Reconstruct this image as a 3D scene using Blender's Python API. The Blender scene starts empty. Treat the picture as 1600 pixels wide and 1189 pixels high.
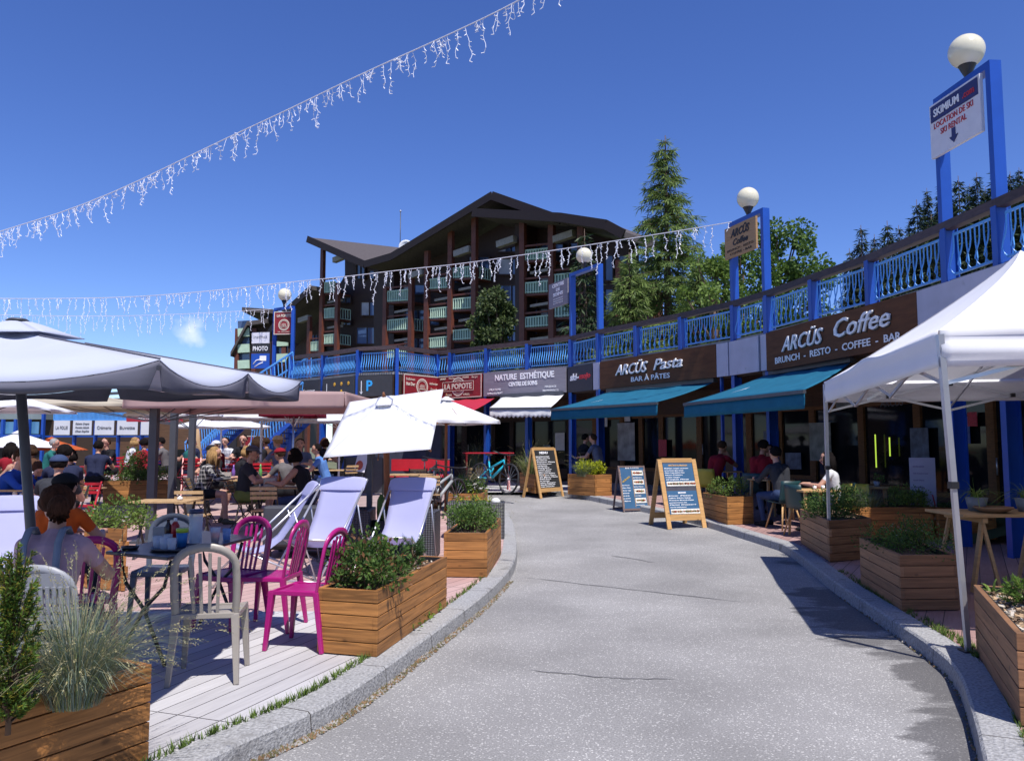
import bpy, bmesh, math, random
import numpy as np
from mathutils import Vector, Matrix, Euler
V=Vector; R=math.radians; PI=math.pi
random.seed(7)
sc=bpy.context.scene
# ------------------------------------------------ camera
CZ=1.58; F=1244.44; TP=0.0824; PIT=math.atan(TP)
cam=bpy.data.cameras.new('camera'); cam.lens=28; cam.sensor_width=36; cam.clip_start=.05; cam.clip_end=3000
co=bpy.data.objects.new('camera',cam); sc.collection.objects.link(co)
co.location=(0,0,CZ); co.rotation_euler=(PI/2+PIT,0,0); sc.camera=co
# ------------------------------------------------ sky and sun
SUN_EL=62.0; SUN_AZ=155.0     # azimuth clockwise from +Y
w=bpy.data.worlds.new('World'); sc.world=w; w.use_nodes=True
nt=w.node_tree; nt.nodes.clear()
sky=nt.nodes.new('ShaderNodeTexSky'); sky.sky_type='NISHITA'; sky.sun_disc=False
sky.sun_elevation=R(SUN_EL); sky.sun_rotation=R(SUN_AZ); sky.altitude=1700; sky.air_density=1.0; sky.dust_density=.05; sky.ozone_density=4.6
bg=nt.nodes.new('ShaderNodeBackground'); bg.inputs[1].default_value=.12
hs=nt.nodes.new('ShaderNodeHueSaturation'); hs.inputs['Hue'].default_value=.518; hs.inputs['Saturation'].default_value=1.18; hs.inputs['Value'].default_value=1.08
tc=nt.nodes.new('ShaderNodeTexCoord'); nz=nt.nodes.new('ShaderNodeTexNoise'); nz.inputs['Scale'].default_value=30; nz.inputs['Detail'].default_value=6
vd=nt.nodes.new('ShaderNodeVectorMath'); vd.operation='DISTANCE'; vd.inputs[1].default_value=V((-.375,.92,.134)).normalized()
mr=nt.nodes.new('ShaderNodeMapRange'); mr.inputs[1].default_value=.0; mr.inputs[2].default_value=.038; mr.inputs[3].default_value=.36; mr.inputs[4].default_value=-.12
ad=nt.nodes.new('ShaderNodeMath'); ad.operation='ADD'
mr2=nt.nodes.new('ShaderNodeMapRange'); mr2.inputs[1].default_value=.66; mr2.inputs[2].default_value=1.0; mr2.inputs[3].default_value=0; mr2.inputs[4].default_value=.8
mx=nt.nodes.new('ShaderNodeMix'); mx.data_type='RGBA'; mx.inputs[7].default_value=(6.5,7,7.6,1)
ow=nt.nodes.new('ShaderNodeOutputWorld'); L=nt.links.new
L(sky.outputs[0],hs.inputs['Color']); L(hs.outputs[0],mx.inputs[6]); L(tc.outputs['Generated'],nz.inputs['Vector']); L(tc.outputs['Generated'],vd.inputs[0])
L(vd.outputs['Value'],mr.inputs[0]); L(mr.outputs[0],ad.inputs[0]); L(nz.outputs[0],ad.inputs[1]); L(ad.outputs[0],mr2.inputs[0]); L(mr2.outputs[0],mx.inputs[0])
L(mx.outputs[2],bg.inputs[0]); L(bg.outputs[0],ow.inputs[0])
sl=bpy.data.lights.new('sun','SUN'); sl.energy=4.6; sl.angle=R(.53); sl.color=(1,.955,.9)
so=bpy.data.objects.new('sun',sl); sc.collection.objects.link(so)
sd=V((math.sin(R(SUN_AZ))*math.cos(R(SUN_EL)),math.cos(R(SUN_AZ))*math.cos(R(SUN_EL)),math.sin(R(SUN_EL))))
so.rotation_euler=sd.to_track_quat('Z','Y').to_euler(); so.location=(0,0,30)
vs=sc.view_settings; vs.view_transform='Standard'; vs.look='None'; vs.exposure=0.4; vs.gamma=1; vs.use_curve_mapping=False
# ------------------------------------------------ projection helpers: a point seen at photo pixel (x,y) at a known distance or height
def ray(x,y):
    u=(x-800)/F; v=(594.5-y)/F; c=math.cos(PIT); s=math.sin(PIT)
    return V((u,c-v*s,s+v*c))
def G(x,y,z=0.):
    r=ray(x,y); t=(z-CZ)/r.z; return V((0,0,CZ))+r*t
def D(x,y,d):
    r=ray(x,y); return V((0,0,CZ))+r*(d/r.y)
def gz(Y):
    t=min(1,max(0,(Y-11.)/12.)); return .3*t*t*(3-2*t)
def gzo(Y,off=.12): return gz(Y)+off
def GG(x,y,off=.12):
    z=off
    for _ in range(12):
        p=G(x,y,z); z=.5*z+.5*(gz(p.y)+off)
    return G(x,y,z)
# ------------------------------------------------ materials
MATS={}
def _out(name):
    m=bpy.data.materials.new(name); m.use_nodes=True; t=m.node_tree; t.nodes.clear()
    o=t.nodes.new('ShaderNodeOutputMaterial'); p=t.nodes.new('ShaderNodeBsdfPrincipled'); t.links.new(p.outputs[0],o.inputs[0])
    return m,t,p,o
def pm(name,col,rough=.6,var=.18,scale=6,bump=0.,metal=0,st=(1,1,1),spec=.5,dirt=None,detail=5):
    if name in MATS: return MATS[name]
    m,t,p,o=_out(name); N=t.nodes.new; l=t.links.new
    tc=N('ShaderNodeTexCoord'); mp=N('ShaderNodeMapping'); mp.inputs['Scale'].default_value=st
    n=N('ShaderNodeTexNoise'); n.inputs['Scale'].default_value=scale; n.inputs['Detail'].default_value=detail
    l(tc.outputs['Object'],mp.inputs[0]); l(mp.outputs[0],n.inputs['Vector'])
    r=N('ShaderNodeValToRGB'); e=r.color_ramp.elements
    e[0].position=.3; e[1].position=.72
    e[0].color=tuple(c*(1-var) for c in col[:3])+(1,); e[1].color=tuple(min(1,c*(1+var)) for c in col[:3])+(1,)
    l(n.outputs[0],r.inputs[0]); c=r.outputs[0]
    if dirt:
        n2=N('ShaderNodeTexNoise'); n2.inputs['Scale'].default_value=dirt[1]; n2.inputs['Detail'].default_value=8
        l(tc.outputs['Object'],n2.inputs['Vector']); mr=N('ShaderNodeMapRange'); mr.inputs[1].default_value=dirt[2]; mr.inputs[2].default_value=dirt[2]+.12
        l(n2.outputs[0],mr.inputs[0]); mx=N('ShaderNodeMix'); mx.data_type='RGBA'; l(mr.outputs[0],mx.inputs[0]); l(c,mx.inputs[6]); mx.inputs[7].default_value=tuple(dirt[0])+(1,); c=mx.outputs[2]
    l(c,p.inputs['Base Color']); p.inputs['Roughness'].default_value=rough; p.inputs['Metallic'].default_value=metal
    p.inputs['Specular IOR Level'].default_value=spec
    if bump:
        b=N('ShaderNodeBump'); b.inputs['Strength'].default_value=bump; b.inputs['Distance'].default_value=.02; l(n.outputs[0],b.inputs['Height']); l(b.outputs[0],p.inputs['Normal'])
    MATS[name]=m; return m
def wood(name,col,var=.35,rough=.6,knots=True,st=(1.2,1.2,22)):
    if name in MATS: return MATS[name]
    m,t,p,o=_out(name); N=t.nodes.new; l=t.links.new
    tc=N('ShaderNodeTexCoord'); mp=N('ShaderNodeMapping'); mp.inputs['Scale'].default_value=st
    oi=N('ShaderNodeObjectInfo'); mm=N('ShaderNodeVectorMath'); mm.operation='ADD'; l(tc.outputs['Object'],mm.inputs[0]); 
    mu=N('ShaderNodeMath'); mu.operation='MULTIPLY'; mu.inputs[1].default_value=37; l(oi.outputs['Random'],mu.inputs[0]); l(mu.outputs[0],mm.inputs[1]); l(mm.outputs[0],mp.inputs[0])
    n=N('ShaderNodeTexNoise'); n.inputs['Scale'].default_value=2.2; n.inputs['Detail'].default_value=7; n.inputs['Distortion'].default_value=.6; l(mp.outputs[0],n.inputs['Vector'])
    g=N('ShaderNodeNewGeometry'); ad=N('ShaderNodeMath'); ad.operation='MULTIPLY_ADD'; ad.inputs[1].default_value=.34; l(g.outputs['Random Per Island'],ad.inputs[0])
    sb=N('ShaderNodeMath'); sb.operation='SUBTRACT'; sb.inputs[1].default_value=.17; l(n.outputs[0],sb.inputs[0]); l(sb.outputs[0],ad.inputs[2])
    r=N('ShaderNodeValToRGB'); e=r.color_ramp.elements; e[0].position=.25; e[1].position=.78
    e[0].color=tuple(c*(1-var) for c in col)+(1,); e[1].color=tuple(min(1,c*(1+var)) for c in col)+(1,)
    l(ad.outputs[0],r.inputs[0]); c=r.outputs[0]
    if knots:
        v=N('ShaderNodeTexVoronoi'); v.inputs['Scale'].default_value=4.2; mp2=N('ShaderNodeMapping'); mp2.inputs['Scale'].default_value=(1,1,1.7); l(mm.outputs[0],mp2.inputs[0]); l(mp2.outputs[0],v.inputs['Vector'])
        mr=N('ShaderNodeMapRange'); mr.inputs[1].default_value=.05; mr.inputs[2].default_value=.13; mr.inputs[3].default_value=.75; mr.inputs[4].default_value=0; l(v.outputs['Distance'],mr.inputs[0])
        mx=N('ShaderNodeMix'); mx.data_type='RGBA'; l(mr.outputs[0],mx.inputs[0]); l(c,mx.inputs[6]); mx.inputs[7].default_value=tuple(x*.28 for x in col)+(1,); c=mx.outputs[2]
    l(c,p.inputs['Base Color']); p.inputs['Roughness'].default_value=rough; p.inputs['Specular IOR Level'].default_value=.35
    b=N('ShaderNodeBump'); b.inputs['Strength'].default_value=.25; b.inputs['Distance'].default_value=.004; l(n.outputs[0],b.inputs['Height']); l(b.outputs[0],p.inputs['Normal'])
    MATS[name]=m; return m
def leafmat(name,col,var=.5,trans=.35,rough=.55,scale=2.5):
    if name in MATS: return MATS[name]
    m,t,p,o=_out(name); N=t.nodes.new; l=t.links.new
    g=N('ShaderNodeNewGeometry'); tc=N('ShaderNodeTexCoord'); n=N('ShaderNodeTexNoise'); n.inputs['Scale'].default_value=scale; l(tc.outputs['Object'],n.inputs['Vector'])
    a=N('ShaderNodeMath'); a.operation='ADD'; l(g.outputs['Random Per Island'],a.inputs[0]); l(n.outputs[0],a.inputs[1])
    h=N('ShaderNodeMath'); h.operation='MULTIPLY'; h.inputs[1].default_value=.5; l(a.outputs[0],h.inputs[0])
    r=N('ShaderNodeValToRGB'); e=r.color_ramp.elements; e[0].position=.15; e[1].position=.85
    e[0].color=(col[0]*(1-var),col[1]*(1-var*.8),col[2]*(1-var*.6),1); e[1].color=(min(1,col[0]*(1+var*1.2)),min(1,col[1]*(1+var)),col[2]*(1+var*.5),1)
    l(h.outputs[0],r.inputs[0]); l(r.outputs[0],p.inputs['Base Color']); p.inputs['Roughness'].default_value=rough; p.inputs['Specular IOR Level'].default_value=.25
    tr=N('ShaderNodeBsdfTranslucent'); l(r.outputs[0],tr.inputs[0]); mx=N('ShaderNodeMixShader'); mx.inputs[0].default_value=trans
    l(p.outputs[0],mx.inputs[1]); l(tr.outputs[0],mx.inputs[2]); l(mx.outputs[0],o.inputs[0])
    MATS[name]=m; return m
def cloth(name,col,trans=.25,var=.05,bump=.15,scale=3,rough=.85):
    if name in MATS: return MATS[name]
    m=pm(name,col,rough,var,scale,bump,spec=.2,detail=3); t=m.node_tree; N=t.nodes.new; l=t.links.new
    p=[x for x in t.nodes if x.type=='BSDF_PRINCIPLED'][0]; o=[x for x in t.nodes if x.type=='OUTPUT_MATERIAL'][0]
    tr=N('ShaderNodeBsdfTranslucent'); tr.inputs[0].default_value=tuple(col)+(1,); mx=N('ShaderNodeMixShader'); mx.inputs[0].default_value=trans
    l(p.outputs[0],mx.inputs[1]); l(tr.outputs[0],mx.inputs[2]); l(mx.outputs[0],o.inputs[0]); return m
def glass(name,col=(.9,.95,1),alpha=.3,rough=.03):
    if name in MATS: return MATS[name]
    m,t,p,o=_out(name); N=t.nodes.new; l=t.links.new
    p.inputs['Base Color'].default_value=tuple(col)+(1,); p.inputs['Roughness'].default_value=rough
    tr=N('ShaderNodeBsdfTransparent'); tr.inputs[0].default_value=tuple(col)+(1,); mx=N('ShaderNodeMixShader'); mx.inputs[0].default_value=alpha
    l(tr.outputs[0],mx.inputs[1]); l(p.outputs[0],mx.inputs[2]); l(mx.outputs[0],o.inputs[0]); MATS[name]=m; return m
# ------------------------------------------------ mesh builder
class MB:
    def __init__(s): s.v=[]; s.f=[]; s.m=[]; s.s=[]; s.cur=0
    def add(s,vs,fs,sm=False):
        b=len(s.v); s.v.extend([tuple(v) for v in vs])
        for f in fs: s.f.append([b+i for i in f]); s.m.append(s.cur); s.s.append(sm)
        return s
    def hexa(s,p): # 8 points: bottom 4, top 4
        return s.add(p,[(3,2,1,0),(4,5,6,7),(0,1,5,4),(1,2,6,5),(2,3,7,6),(3,0,4,7)])
    def box(s,c,d,rz=0):
        c=V(c); x,y,z=d[0]/2,d[1]/2,d[2]/2; cr,sr=math.cos(rz),math.sin(rz)
        pts=[]
        for dz in (-z,z):
            for dx,dy in ((-x,-y),(x,-y),(x,y),(-x,y)): pts.append((c.x+dx*cr-dy*sr,c.y+dx*sr+dy*cr,c.z+dz))
        return s.hexa(pts)
    def beam(s,p,q,w,h=None,up=V((0,0,1)),w2=None,h2=None):
        p=V(p);q=V(q); h=w if h is None else h; w2=w if w2 is None else w2; h2=h if h2 is None else h2
        d=(q-p); 
        if d.length<1e-6: return s
        d.normalize(); up=V(up)
        if abs(d.dot(up))>.99: up=V((0,1,0))
        x=d.cross(up).normalized(); y=x.cross(d).normalized()
        P=[p-x*w/2-y*h/2,p+x*w/2-y*h/2,p+x*w/2+y*h/2,p-x*w/2+y*h/2]; Q=[q-x*w2/2-y*h2/2,q+x*w2/2-y*h2/2,q+x*w2/2+y*h2/2,q-x*w2/2+y*h2/2]
        return s.hexa(P+Q)
    def tube(s,pts,r,n=8,cap=True,closed=False):
        pts=[V(p) for p in pts]; k=len(pts); rs=r if isinstance(r,(list,tuple)) else [r]*k
        vs=[]; 
        for i,p in enumerate(pts):
            a=pts[max(0,i-1)]; b=pts[min(k-1,i+1)]
            if closed: a=pts[(i-1)%k]; b=pts[(i+1)%k]
            d=(b-a).normalized() if (b-a).length>1e-9 else V((0,0,1))
            up=V((0,0,1)) if abs(d.z)<.9 else V((0,1,0))
            x=d.cross(up).normalized(); y=x.cross(d)
            for j in range(n):
                t=2*PI*j/n; vs.append(p+(x*math.cos(t)+y*math.sin(t))*rs[i])
        fs=[]
        for i in range(k if closed else k-1):
            i2=(i+1)%k
            for j in range(n): fs.append((i*n+j,i*n+(j+1)%n,i2*n+(j+1)%n,i2*n+j))
        if cap and not closed: fs.append(tuple(range(n-1,-1,-1))); fs.append(tuple((k-1)*n+j for j in range(n)))
        return s.add(vs,fs,n>5)
    def lathe(s,prof,c=(0,0,0),n=20,sm=True,ax=1.,ay=1.):
        c=V(c); vs=[]; fs=[]
        for r,z in prof:
            for j in range(n): t=2*PI*j/n; vs.append((c.x+r*math.cos(t)*ax,c.y+r*math.sin(t)*ay,c.z+z))
        for i in range(len(prof)-1):
            for j in range(n): fs.append((i*n+j,i*n+(j+1)%n,(i+1)*n+(j+1)%n,(i+1)*n+j))
        if prof[0][0]>1e-6: fs.append(tuple(range(n-1,-1,-1)))
        if prof[-1][0]>1e-6: fs.append(tuple((len(prof)-1)*n+j for j in range(n)))
        return s.add(vs,fs,sm)
    def ball(s,c,r,n=16,m=10):
        if not isinstance(r,(tuple,list)): r=(r,r,r)
        prof=[(max(1e-4,math.sin(PI*i/m)),-math.cos(PI*i/m)) for i in range(m+1)]
        b=len(s.v); s.lathe(prof,(0,0,0),n)
        for i in range(b,len(s.v)): v=s.v[i]; s.v[i]=(c[0]+v[0]*r[0],c[1]+v[1]*r[1],c[2]+v[2]*r[2])
        return s
    def prism(s,poly,off,cap=True): # polygon (3d points) extruded by vector
        n=len(poly); o=V(off); a=[V(p) for p in poly]; b=[p+o for p in a]
        return s.add(a+b,[tuple(range(n-1,-1,-1)),tuple(range(n,2*n))]+[(i,(i+1)%n,n+(i+1)%n,n+i) for i in range(n)])
    def quad(s,a,b,c,d,sm=False): return s.add([a,b,c,d],[(0,1,2,3)],sm)
    def sheet(s,rows,th=None,sm=True): # grid of points
        n=len(rows); k=len(rows[0]); vs=[p for r in rows for p in r]
        return s.add(vs,[(i*k+j,i*k+j+1,(i+1)*k+j+1,(i+1)*k+j) for i in range(n-1) for j in range(k-1)],sm)
    def xf(s,M,start=0):
        for i in range(start,len(s.v)): s.v[i]=tuple(M@V(s.v[i]))
        return s
    def build(s,name,mats,parent=None,world=False,solid=None,origin=None,bevel=None,sub=None):
        if not isinstance(mats,(list,tuple)): mats=[mats]
        vs=[V(v) for v in s.v]; loc=V((0,0,0))
        if parent is None:
            if origin is not None: loc=V(origin)
            else:
                xs=[v.x for v in vs]; ys=[v.y for v in vs]; zs=[v.z for v in vs]; loc=V(((min(xs)+max(xs))/2,(min(ys)+max(ys))/2,min(zs)))
            vs=[v-loc for v in vs]
        elif world:
            M=WM(parent).inverted(); vs=[M@v for v in vs]
        me=bpy.data.meshes.new(name); me.from_pydata([tuple(v) for v in vs],[],s.f)
        for m in mats: me.materials.append(m)
        me.polygons.foreach_set('material_index',s.m); me.polygons.foreach_set('use_smooth',s.s); me.update()
        o=bpy.data.objects.new(name,me); sc.collection.objects.link(o); o.location=loc
        if parent: o.parent=parent
        if solid: md=o.modifiers.new('thickness','SOLIDIFY'); md.thickness=solid; md.offset=0
        if bevel: md=o.modifiers.new('edges','BEVEL'); md.width=bevel; md.segments=2; md.limit_method='ANGLE'
        if sub: md=o.modifiers.new('smooth','SUBSURF'); md.levels=sub; md.render_levels=sub
        return o
def WM(o):
    M=Matrix.LocRotScale(o.location,o.rotation_euler,o.scale)
    return WM(o.parent)@M if o.parent else M
def tag(o,label=None,cat=None,group=None,kind=None):
    if label: o['label']=label
    if cat: o['category']=cat
    if group: o['group']=group
    if kind: o['kind']=kind
    return o
def thing(name,label,cat,loc=(0,0,0),rz=0,group=None,scale=1):
    o=bpy.data.objects.new(name,None); sc.collection.objects.link(o); o.location=V(loc); o.rotation_euler=(0,0,rz); o.empty_display_size=.1
    o.scale=(scale,)*3 if not isinstance(scale,(tuple,list)) else scale
    return tag(o,label,cat,group)
def _cp(o,par):
    c=o.copy(); sc.collection.objects.link(c)
    if par is not None: c.parent=par
    for ch in list(o.children): _cp(ch,c)
    return c
def dup(root,label,loc,rz=0,scale=None,group=None):
    c=_cp(root,None); c.location=V(loc); c.rotation_euler=(0,0,rz); c['label']=label
    if scale: c.scale=(scale,)*3 if not isinstance(scale,(tuple,list)) else scale
    if group: c['group']=group
    return c
def struct(o): o['kind']='structure'; return o
def text(s,parent,x,z,h,mat,y=-.03,shear=0,align='CENTER',fitw=None,bold=0,spacing=1,name='lettering',ext=.004,rot=0,label=None):
    cu=bpy.data.curves.new(name,'FONT'); cu.body=s; cu.size=h/.72; cu.align_x=align; cu.shear=shear; cu.extrude=ext; cu.offset=bold; cu.space_character=spacing; cu.resolution_u=2
    ob=bpy.data.objects.new('t',cu); me=bpy.data.meshes.new_from_object(ob); bpy.data.objects.remove(ob)
    if len(me.vertices)==0: return None
    a=np.empty(len(me.vertices)*3); me.vertices.foreach_get('co',a); a=a.reshape(-1,3)
    k=1
    if fitw: k=fitw/max(1e-6,a[:,0].max()-a[:,0].min())
    X=a[:,0]*k; Z=a[:,1]; Y=-a[:,2]
    cr,sr=math.cos(rot),math.sin(rot)
    b=np.stack([x+X*cr-Z*sr,y+Y,z+X*sr+Z*cr],1); me.vertices.foreach_set('co',b.ravel()); me.materials.clear(); me.materials.append(mat); me.update()
    me.name=name
    o=bpy.data.objects.new(name,me); sc.collection.objects.link(o); o.parent=parent
    if label: o['label']=label
    return o
def rotz_of(a,b): return math.atan2(b.y-a.y,b.x-a.x)
# common materials
BLUE=pm('blue_paint',(.010,.066,.36),.38,.08,3,dirt=((.02,.06,.3),14,.66))
LBLUE=pm('light_blue_paint',(.09,.32,.72),.4,.1,4)
WHITEP=pm('white_paint',(.72,.73,.76),.45,.05)
BLACKP=pm('black_metal',(.02,.02,.022),.4,.1)
DGREY=pm('dark_grey_metal',(.06,.063,.075),.45,.12)
LGREY=pm('grey_panel',(.42,.42,.52),.6,.08,3,dirt=((.3,.3,.36),5,.66))
ALU=pm('aluminium',(.55,.56,.6),.35,.06,metal=.7)
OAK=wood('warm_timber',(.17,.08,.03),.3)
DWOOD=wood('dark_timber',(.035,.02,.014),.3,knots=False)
HAND=wood('handrail_timber',(.06,.042,.045),.35,knots=False,st=(3,3,14))
PLW=wood('planter_boards',(.36,.158,.046),.5)
PLG=wood('weathered_planter_boards',(.27,.135,.065),.4)
DARK=pm('dark_interior',(.012,.012,.016),.8,.2)
SOIL=pm('soil_and_bark',(.10,.065,.04),.95,.6,40,.8)
TXW=pm('white_lettering',(.8,.8,.82),.5,.02)
# ================================================ ground, road, kerbs, decks
def asphalt():
    m,t,p,o=_out('asphalt'); N=t.nodes.new; l=t.links.new; tc=N('ShaderNodeTexCoord')
    n=N('ShaderNodeTexNoise'); n.inputs['Scale'].default_value=90; n.inputs['Detail'].default_value=4; n.inputs['Roughness'].default_value=.7
    v=N('ShaderNodeTexVoronoi'); v.inputs['Scale'].default_value=120
    n2=N('ShaderNodeTexNoise'); n2.inputs['Scale'].default_value=.7; n2.inputs['Detail'].default_value=6
    for q in (n,v,n2): l(tc.outputs['Object'],q.inputs['Vector'])
    r=N('ShaderNodeValToRGB'); e=r.color_ramp.elements; e[0].position=.3; e[0].color=(.16,.157,.155,1); e[1].position=.72; e[1].color=(.37,.362,.355,1); l(n.outputs[0],r.inputs[0])
    # light chips
    r2=N('ShaderNodeSeparateColor'); l(v.outputs['Color'],r2.inputs[0]); gt=N('ShaderNodeMath'); gt.operation='GREATER_THAN'; gt.inputs[1].default_value=.94; l(r2.outputs[0],gt.inputs[0])
    mx=N('ShaderNodeMix'); mx.data_type='RGBA'; l(gt.outputs[0],mx.inputs[0]); l(r.outputs[0],mx.inputs[6]); mx.inputs[7].default_value=(.50,.49,.47,1)
    mr=N('ShaderNodeMapRange'); mr.inputs[1].default_value=.35; mr.inputs[2].default_value=.7; mr.inputs[3].default_value=.78; mr.inputs[4].default_value=1.14; l(n2.outputs[0],mr.inputs[0])
    mu=N('ShaderNodeMix'); mu.data_type='RGBA'; mu.blend_type='MULTIPLY'; mu.inputs[0].default_value=1; l(mx.outputs[2],mu.inputs[6]); l(mr.outputs[0],mu.inputs[7])
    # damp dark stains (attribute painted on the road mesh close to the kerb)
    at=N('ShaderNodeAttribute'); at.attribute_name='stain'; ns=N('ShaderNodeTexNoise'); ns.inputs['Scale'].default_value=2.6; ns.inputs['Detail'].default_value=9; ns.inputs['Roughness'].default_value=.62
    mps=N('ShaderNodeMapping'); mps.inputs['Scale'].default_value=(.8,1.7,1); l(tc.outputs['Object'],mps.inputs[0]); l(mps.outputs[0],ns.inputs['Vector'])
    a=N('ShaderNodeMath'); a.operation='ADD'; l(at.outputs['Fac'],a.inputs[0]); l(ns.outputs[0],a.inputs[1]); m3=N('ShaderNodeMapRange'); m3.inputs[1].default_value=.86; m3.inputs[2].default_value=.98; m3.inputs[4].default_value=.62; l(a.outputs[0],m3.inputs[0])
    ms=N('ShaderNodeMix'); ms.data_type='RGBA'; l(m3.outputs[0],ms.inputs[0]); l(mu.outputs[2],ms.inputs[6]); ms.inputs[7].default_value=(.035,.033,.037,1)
    l(ms.outputs[2],p.inputs['Base Color']); p.inputs['Roughness'].default_value=.88; p.inputs['Specular IOR Level'].default_value=.3
    b=N('ShaderNodeBump'); b.inputs['Strength'].default_value=.5; b.inputs['Distance'].default_value=.006; l(n.outputs[0],b.inputs['Height']); l(b.outputs[0],p.inputs['Normal']); return m
def boards(name,c1,c2,ang,w=.14,gap=.007,L=3.6):
    m,t,p,o=_out(name); N=t.nodes.new; l=t.links.new; tc=N('ShaderNodeTexCoord'); mp=N('ShaderNodeMapping'); mp.inputs['Rotation'].default_value=(0,0,ang); l(tc.outputs['Object'],mp.inputs[0])
    s=N('ShaderNodeSeparateXYZ'); l(mp.outputs[0],s.inputs[0])
    def M(op,a,b=None,c=None):
        q=N('ShaderNodeMath'); q.operation=op
        for i,x in enumerate((a,b,c)):
            if x is None: continue
            if isinstance(x,(int,float)): q.inputs[i].default_value=x
            else: l(x,q.inputs[i])
        return q.outputs[0]
    u=M('DIVIDE',s.outputs[0],w); idx=M('FLOOR',u); fr=M('FRACT',u); g1=M('LESS_THAN',fr,gap/w*1.0)
    wn=N('ShaderNodeTexWhiteNoise'); wn.noise_dimensions='1D'; l(idx,wn.inputs['W'])
    vv=M('DIVIDE',s.outputs[1],L); fr2=M('FRACT',vv); g2=M('LESS_THAN',fr2,.0022)
    g=M('MAXIMUM',g1,g2)
    n=N('ShaderNodeTexNoise'); n.inputs['Scale'].default_value=3; n.inputs['Detail'].default_value=8; mp2=N('ShaderNodeMapping'); mp2.inputs['Scale'].default_value=(14,1,1); l(mp.outputs[0],mp2.inputs[0]); l(mp2.outputs[0],n.inputs['Vector'])
    n2=N('ShaderNodeTexNoise'); n2.inputs['Scale'].default_value=1.3; n2.inputs['Detail'].default_value=7; l(tc.outputs['Object'],n2.inputs['Vector'])
    k=M('MULTIPLY_ADD',wn.outputs[0],.3,M('MULTIPLY_ADD',n.outputs[0],.45,M('MULTIPLY',n2.outputs[0],.35)))
    r=N('ShaderNodeValToRGB'); e=r.color_ramp.elements; e[0].position=.3; e[0].color=tuple(c1)+(1,); e[1].position=.8; e[1].color=tuple(c2)+(1,); l(k,r.inputs[0])
    mx=N('ShaderNodeMix'); mx.data_type='RGBA'; l(g,mx.inputs[0]); l(r.outputs[0],mx.inputs[6]); mx.inputs[7].default_value=(.03,.025,.025,1)
    l(mx.outputs[2],p.inputs['Base Color']); p.inputs['Roughness'].default_value=.75
    b=N('ShaderNodeBump'); b.inputs['Strength'].default_value=.6; b.inputs['Distance'].default_value=.004; l(M('SUBTRACT',n.outputs[0],M('MULTIPLY',g,3.)),b.inputs['Height']); l(b.outputs[0],p.inputs['Normal']); return m
ASPH=asphalt()
GRAN=pm('granite_kerb',(.31,.31,.31),.88,.38,55,.6,dirt=((.17,.165,.16),4,.6))
DECK1=boards('grey_deck_boards',(.36,.35,.36),(.53,.52,.53),R(20),.142)
DECK2=boards('pink_deck_boards',(.36,.22,.20),(.52,.36,.33),R(28),.142)
DECK3=boards('red_brown_deck_boards',(.26,.15,.135),(.42,.27,.25),R(30),.142)
PAV=pm('pale_paving',(.42,.38,.37),.85,.18,5,.2)
GRASSG=leafmat('short_grass',(.10,.16,.03),.5,.3)
KL=[(20,1400),(150,1290),(312,1189),(400,1147),(492,1110),(555,1074),(611,1035),(664,997),(722,955),(761,925),(794,893),(806,872),(808,845),(803,815),(790,792),(768,777),(735,765),(700,760)]
KR=[(1700,1900),(1590,1400),(1538,1189),(1523,1120),(1498,1043),(1452,1005),(1417,982),(1351,939),(1301,907),(1233,852),(1200,842),(1166,832),(1103,812),(1000,790),(940,778),(883,767),(830,764),(754,759),(690,756)]
def smoothline(P,k=3):
    P=[V(p) for p in P]
    for _ in range(k-1):
        Q=[P[0]]
        for a,b in zip(P[:-1],P[1:]): Q+= [a.lerp(b,.25),a.lerp(b,.75)]
        P=Q+[P[-1]]
    return P
kl=smoothline([GG(x,y,.12) for x,y in KL]); kr=smoothline([GG(x,y,.12) for x,y in KR])
def offset(P,w):
    out=[]
    for i,p in enumerate(P):
        a=P[max(0,i-1)]; b=P[min(len(P)-1,i+1)]; d=(b-a); d.z=0; d.normalize(); n=V((-d.y,d.x,0)); out.append(V((p.x+n.x*w,p.y+n.y*w,0)))
    return out
JOINT=pm('kerb_joint',(.06,.055,.05),.9,.3)
def kerb(P,side,name):
    Q=[P[0]]; acc=0; J=[]
    for a,b in zip(P[:-1],P[1:]):
        l=(b-a).length; t=0
        while acc+(l-t)>=.95:
            t+=.95-acc; acc=0; d=(b-a)/l; Q.append(a+d*t); J.append(len(Q)-1); Q.append(a+d*min(l,t+.010))
        acc+=l-t; Q.append(b)
    P0=P; P=Q
    inn=offset(P,side*.20); mb=MB(); A=[];
    for p,q in zip(P,inn):
        g=gz(p.y); g2=gz(q.y)
        nrm=(V((q.x,q.y,0))-V((p.x,p.y,0))).normalized()
        A.append([V((p.x,p.y,g-.1))-nrm*.02,V((p.x,p.y,g+.105)),V((p.x,p.y,g+.12))+nrm*.015,V((q.x,q.y,g2+.122)),V((q.x,q.y,g2+.02))])
    if side>0: A=[a[::-1] for a in A]
    mb.sheet(A,sm=False)
    for j in J:
        for q in range(4): mb.m[j*4+q]=1
    return struct(mb.build(name,[GRAN,JOINT])),offset(P0,side*.20)
_,kli=kerb(kl,1,'kerb'); _,kri=kerb(kr,-1,'kerb')
# ground: one big sheet
mb=MB(); mb.quad((-900,-300,-.06),(900,-300,-.06),(900,1500,-.06),(-900,1500,-.06)); struct(mb.build('ground',pm('ground_soil',(.12,.13,.07),.95,.4,.3)))
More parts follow.
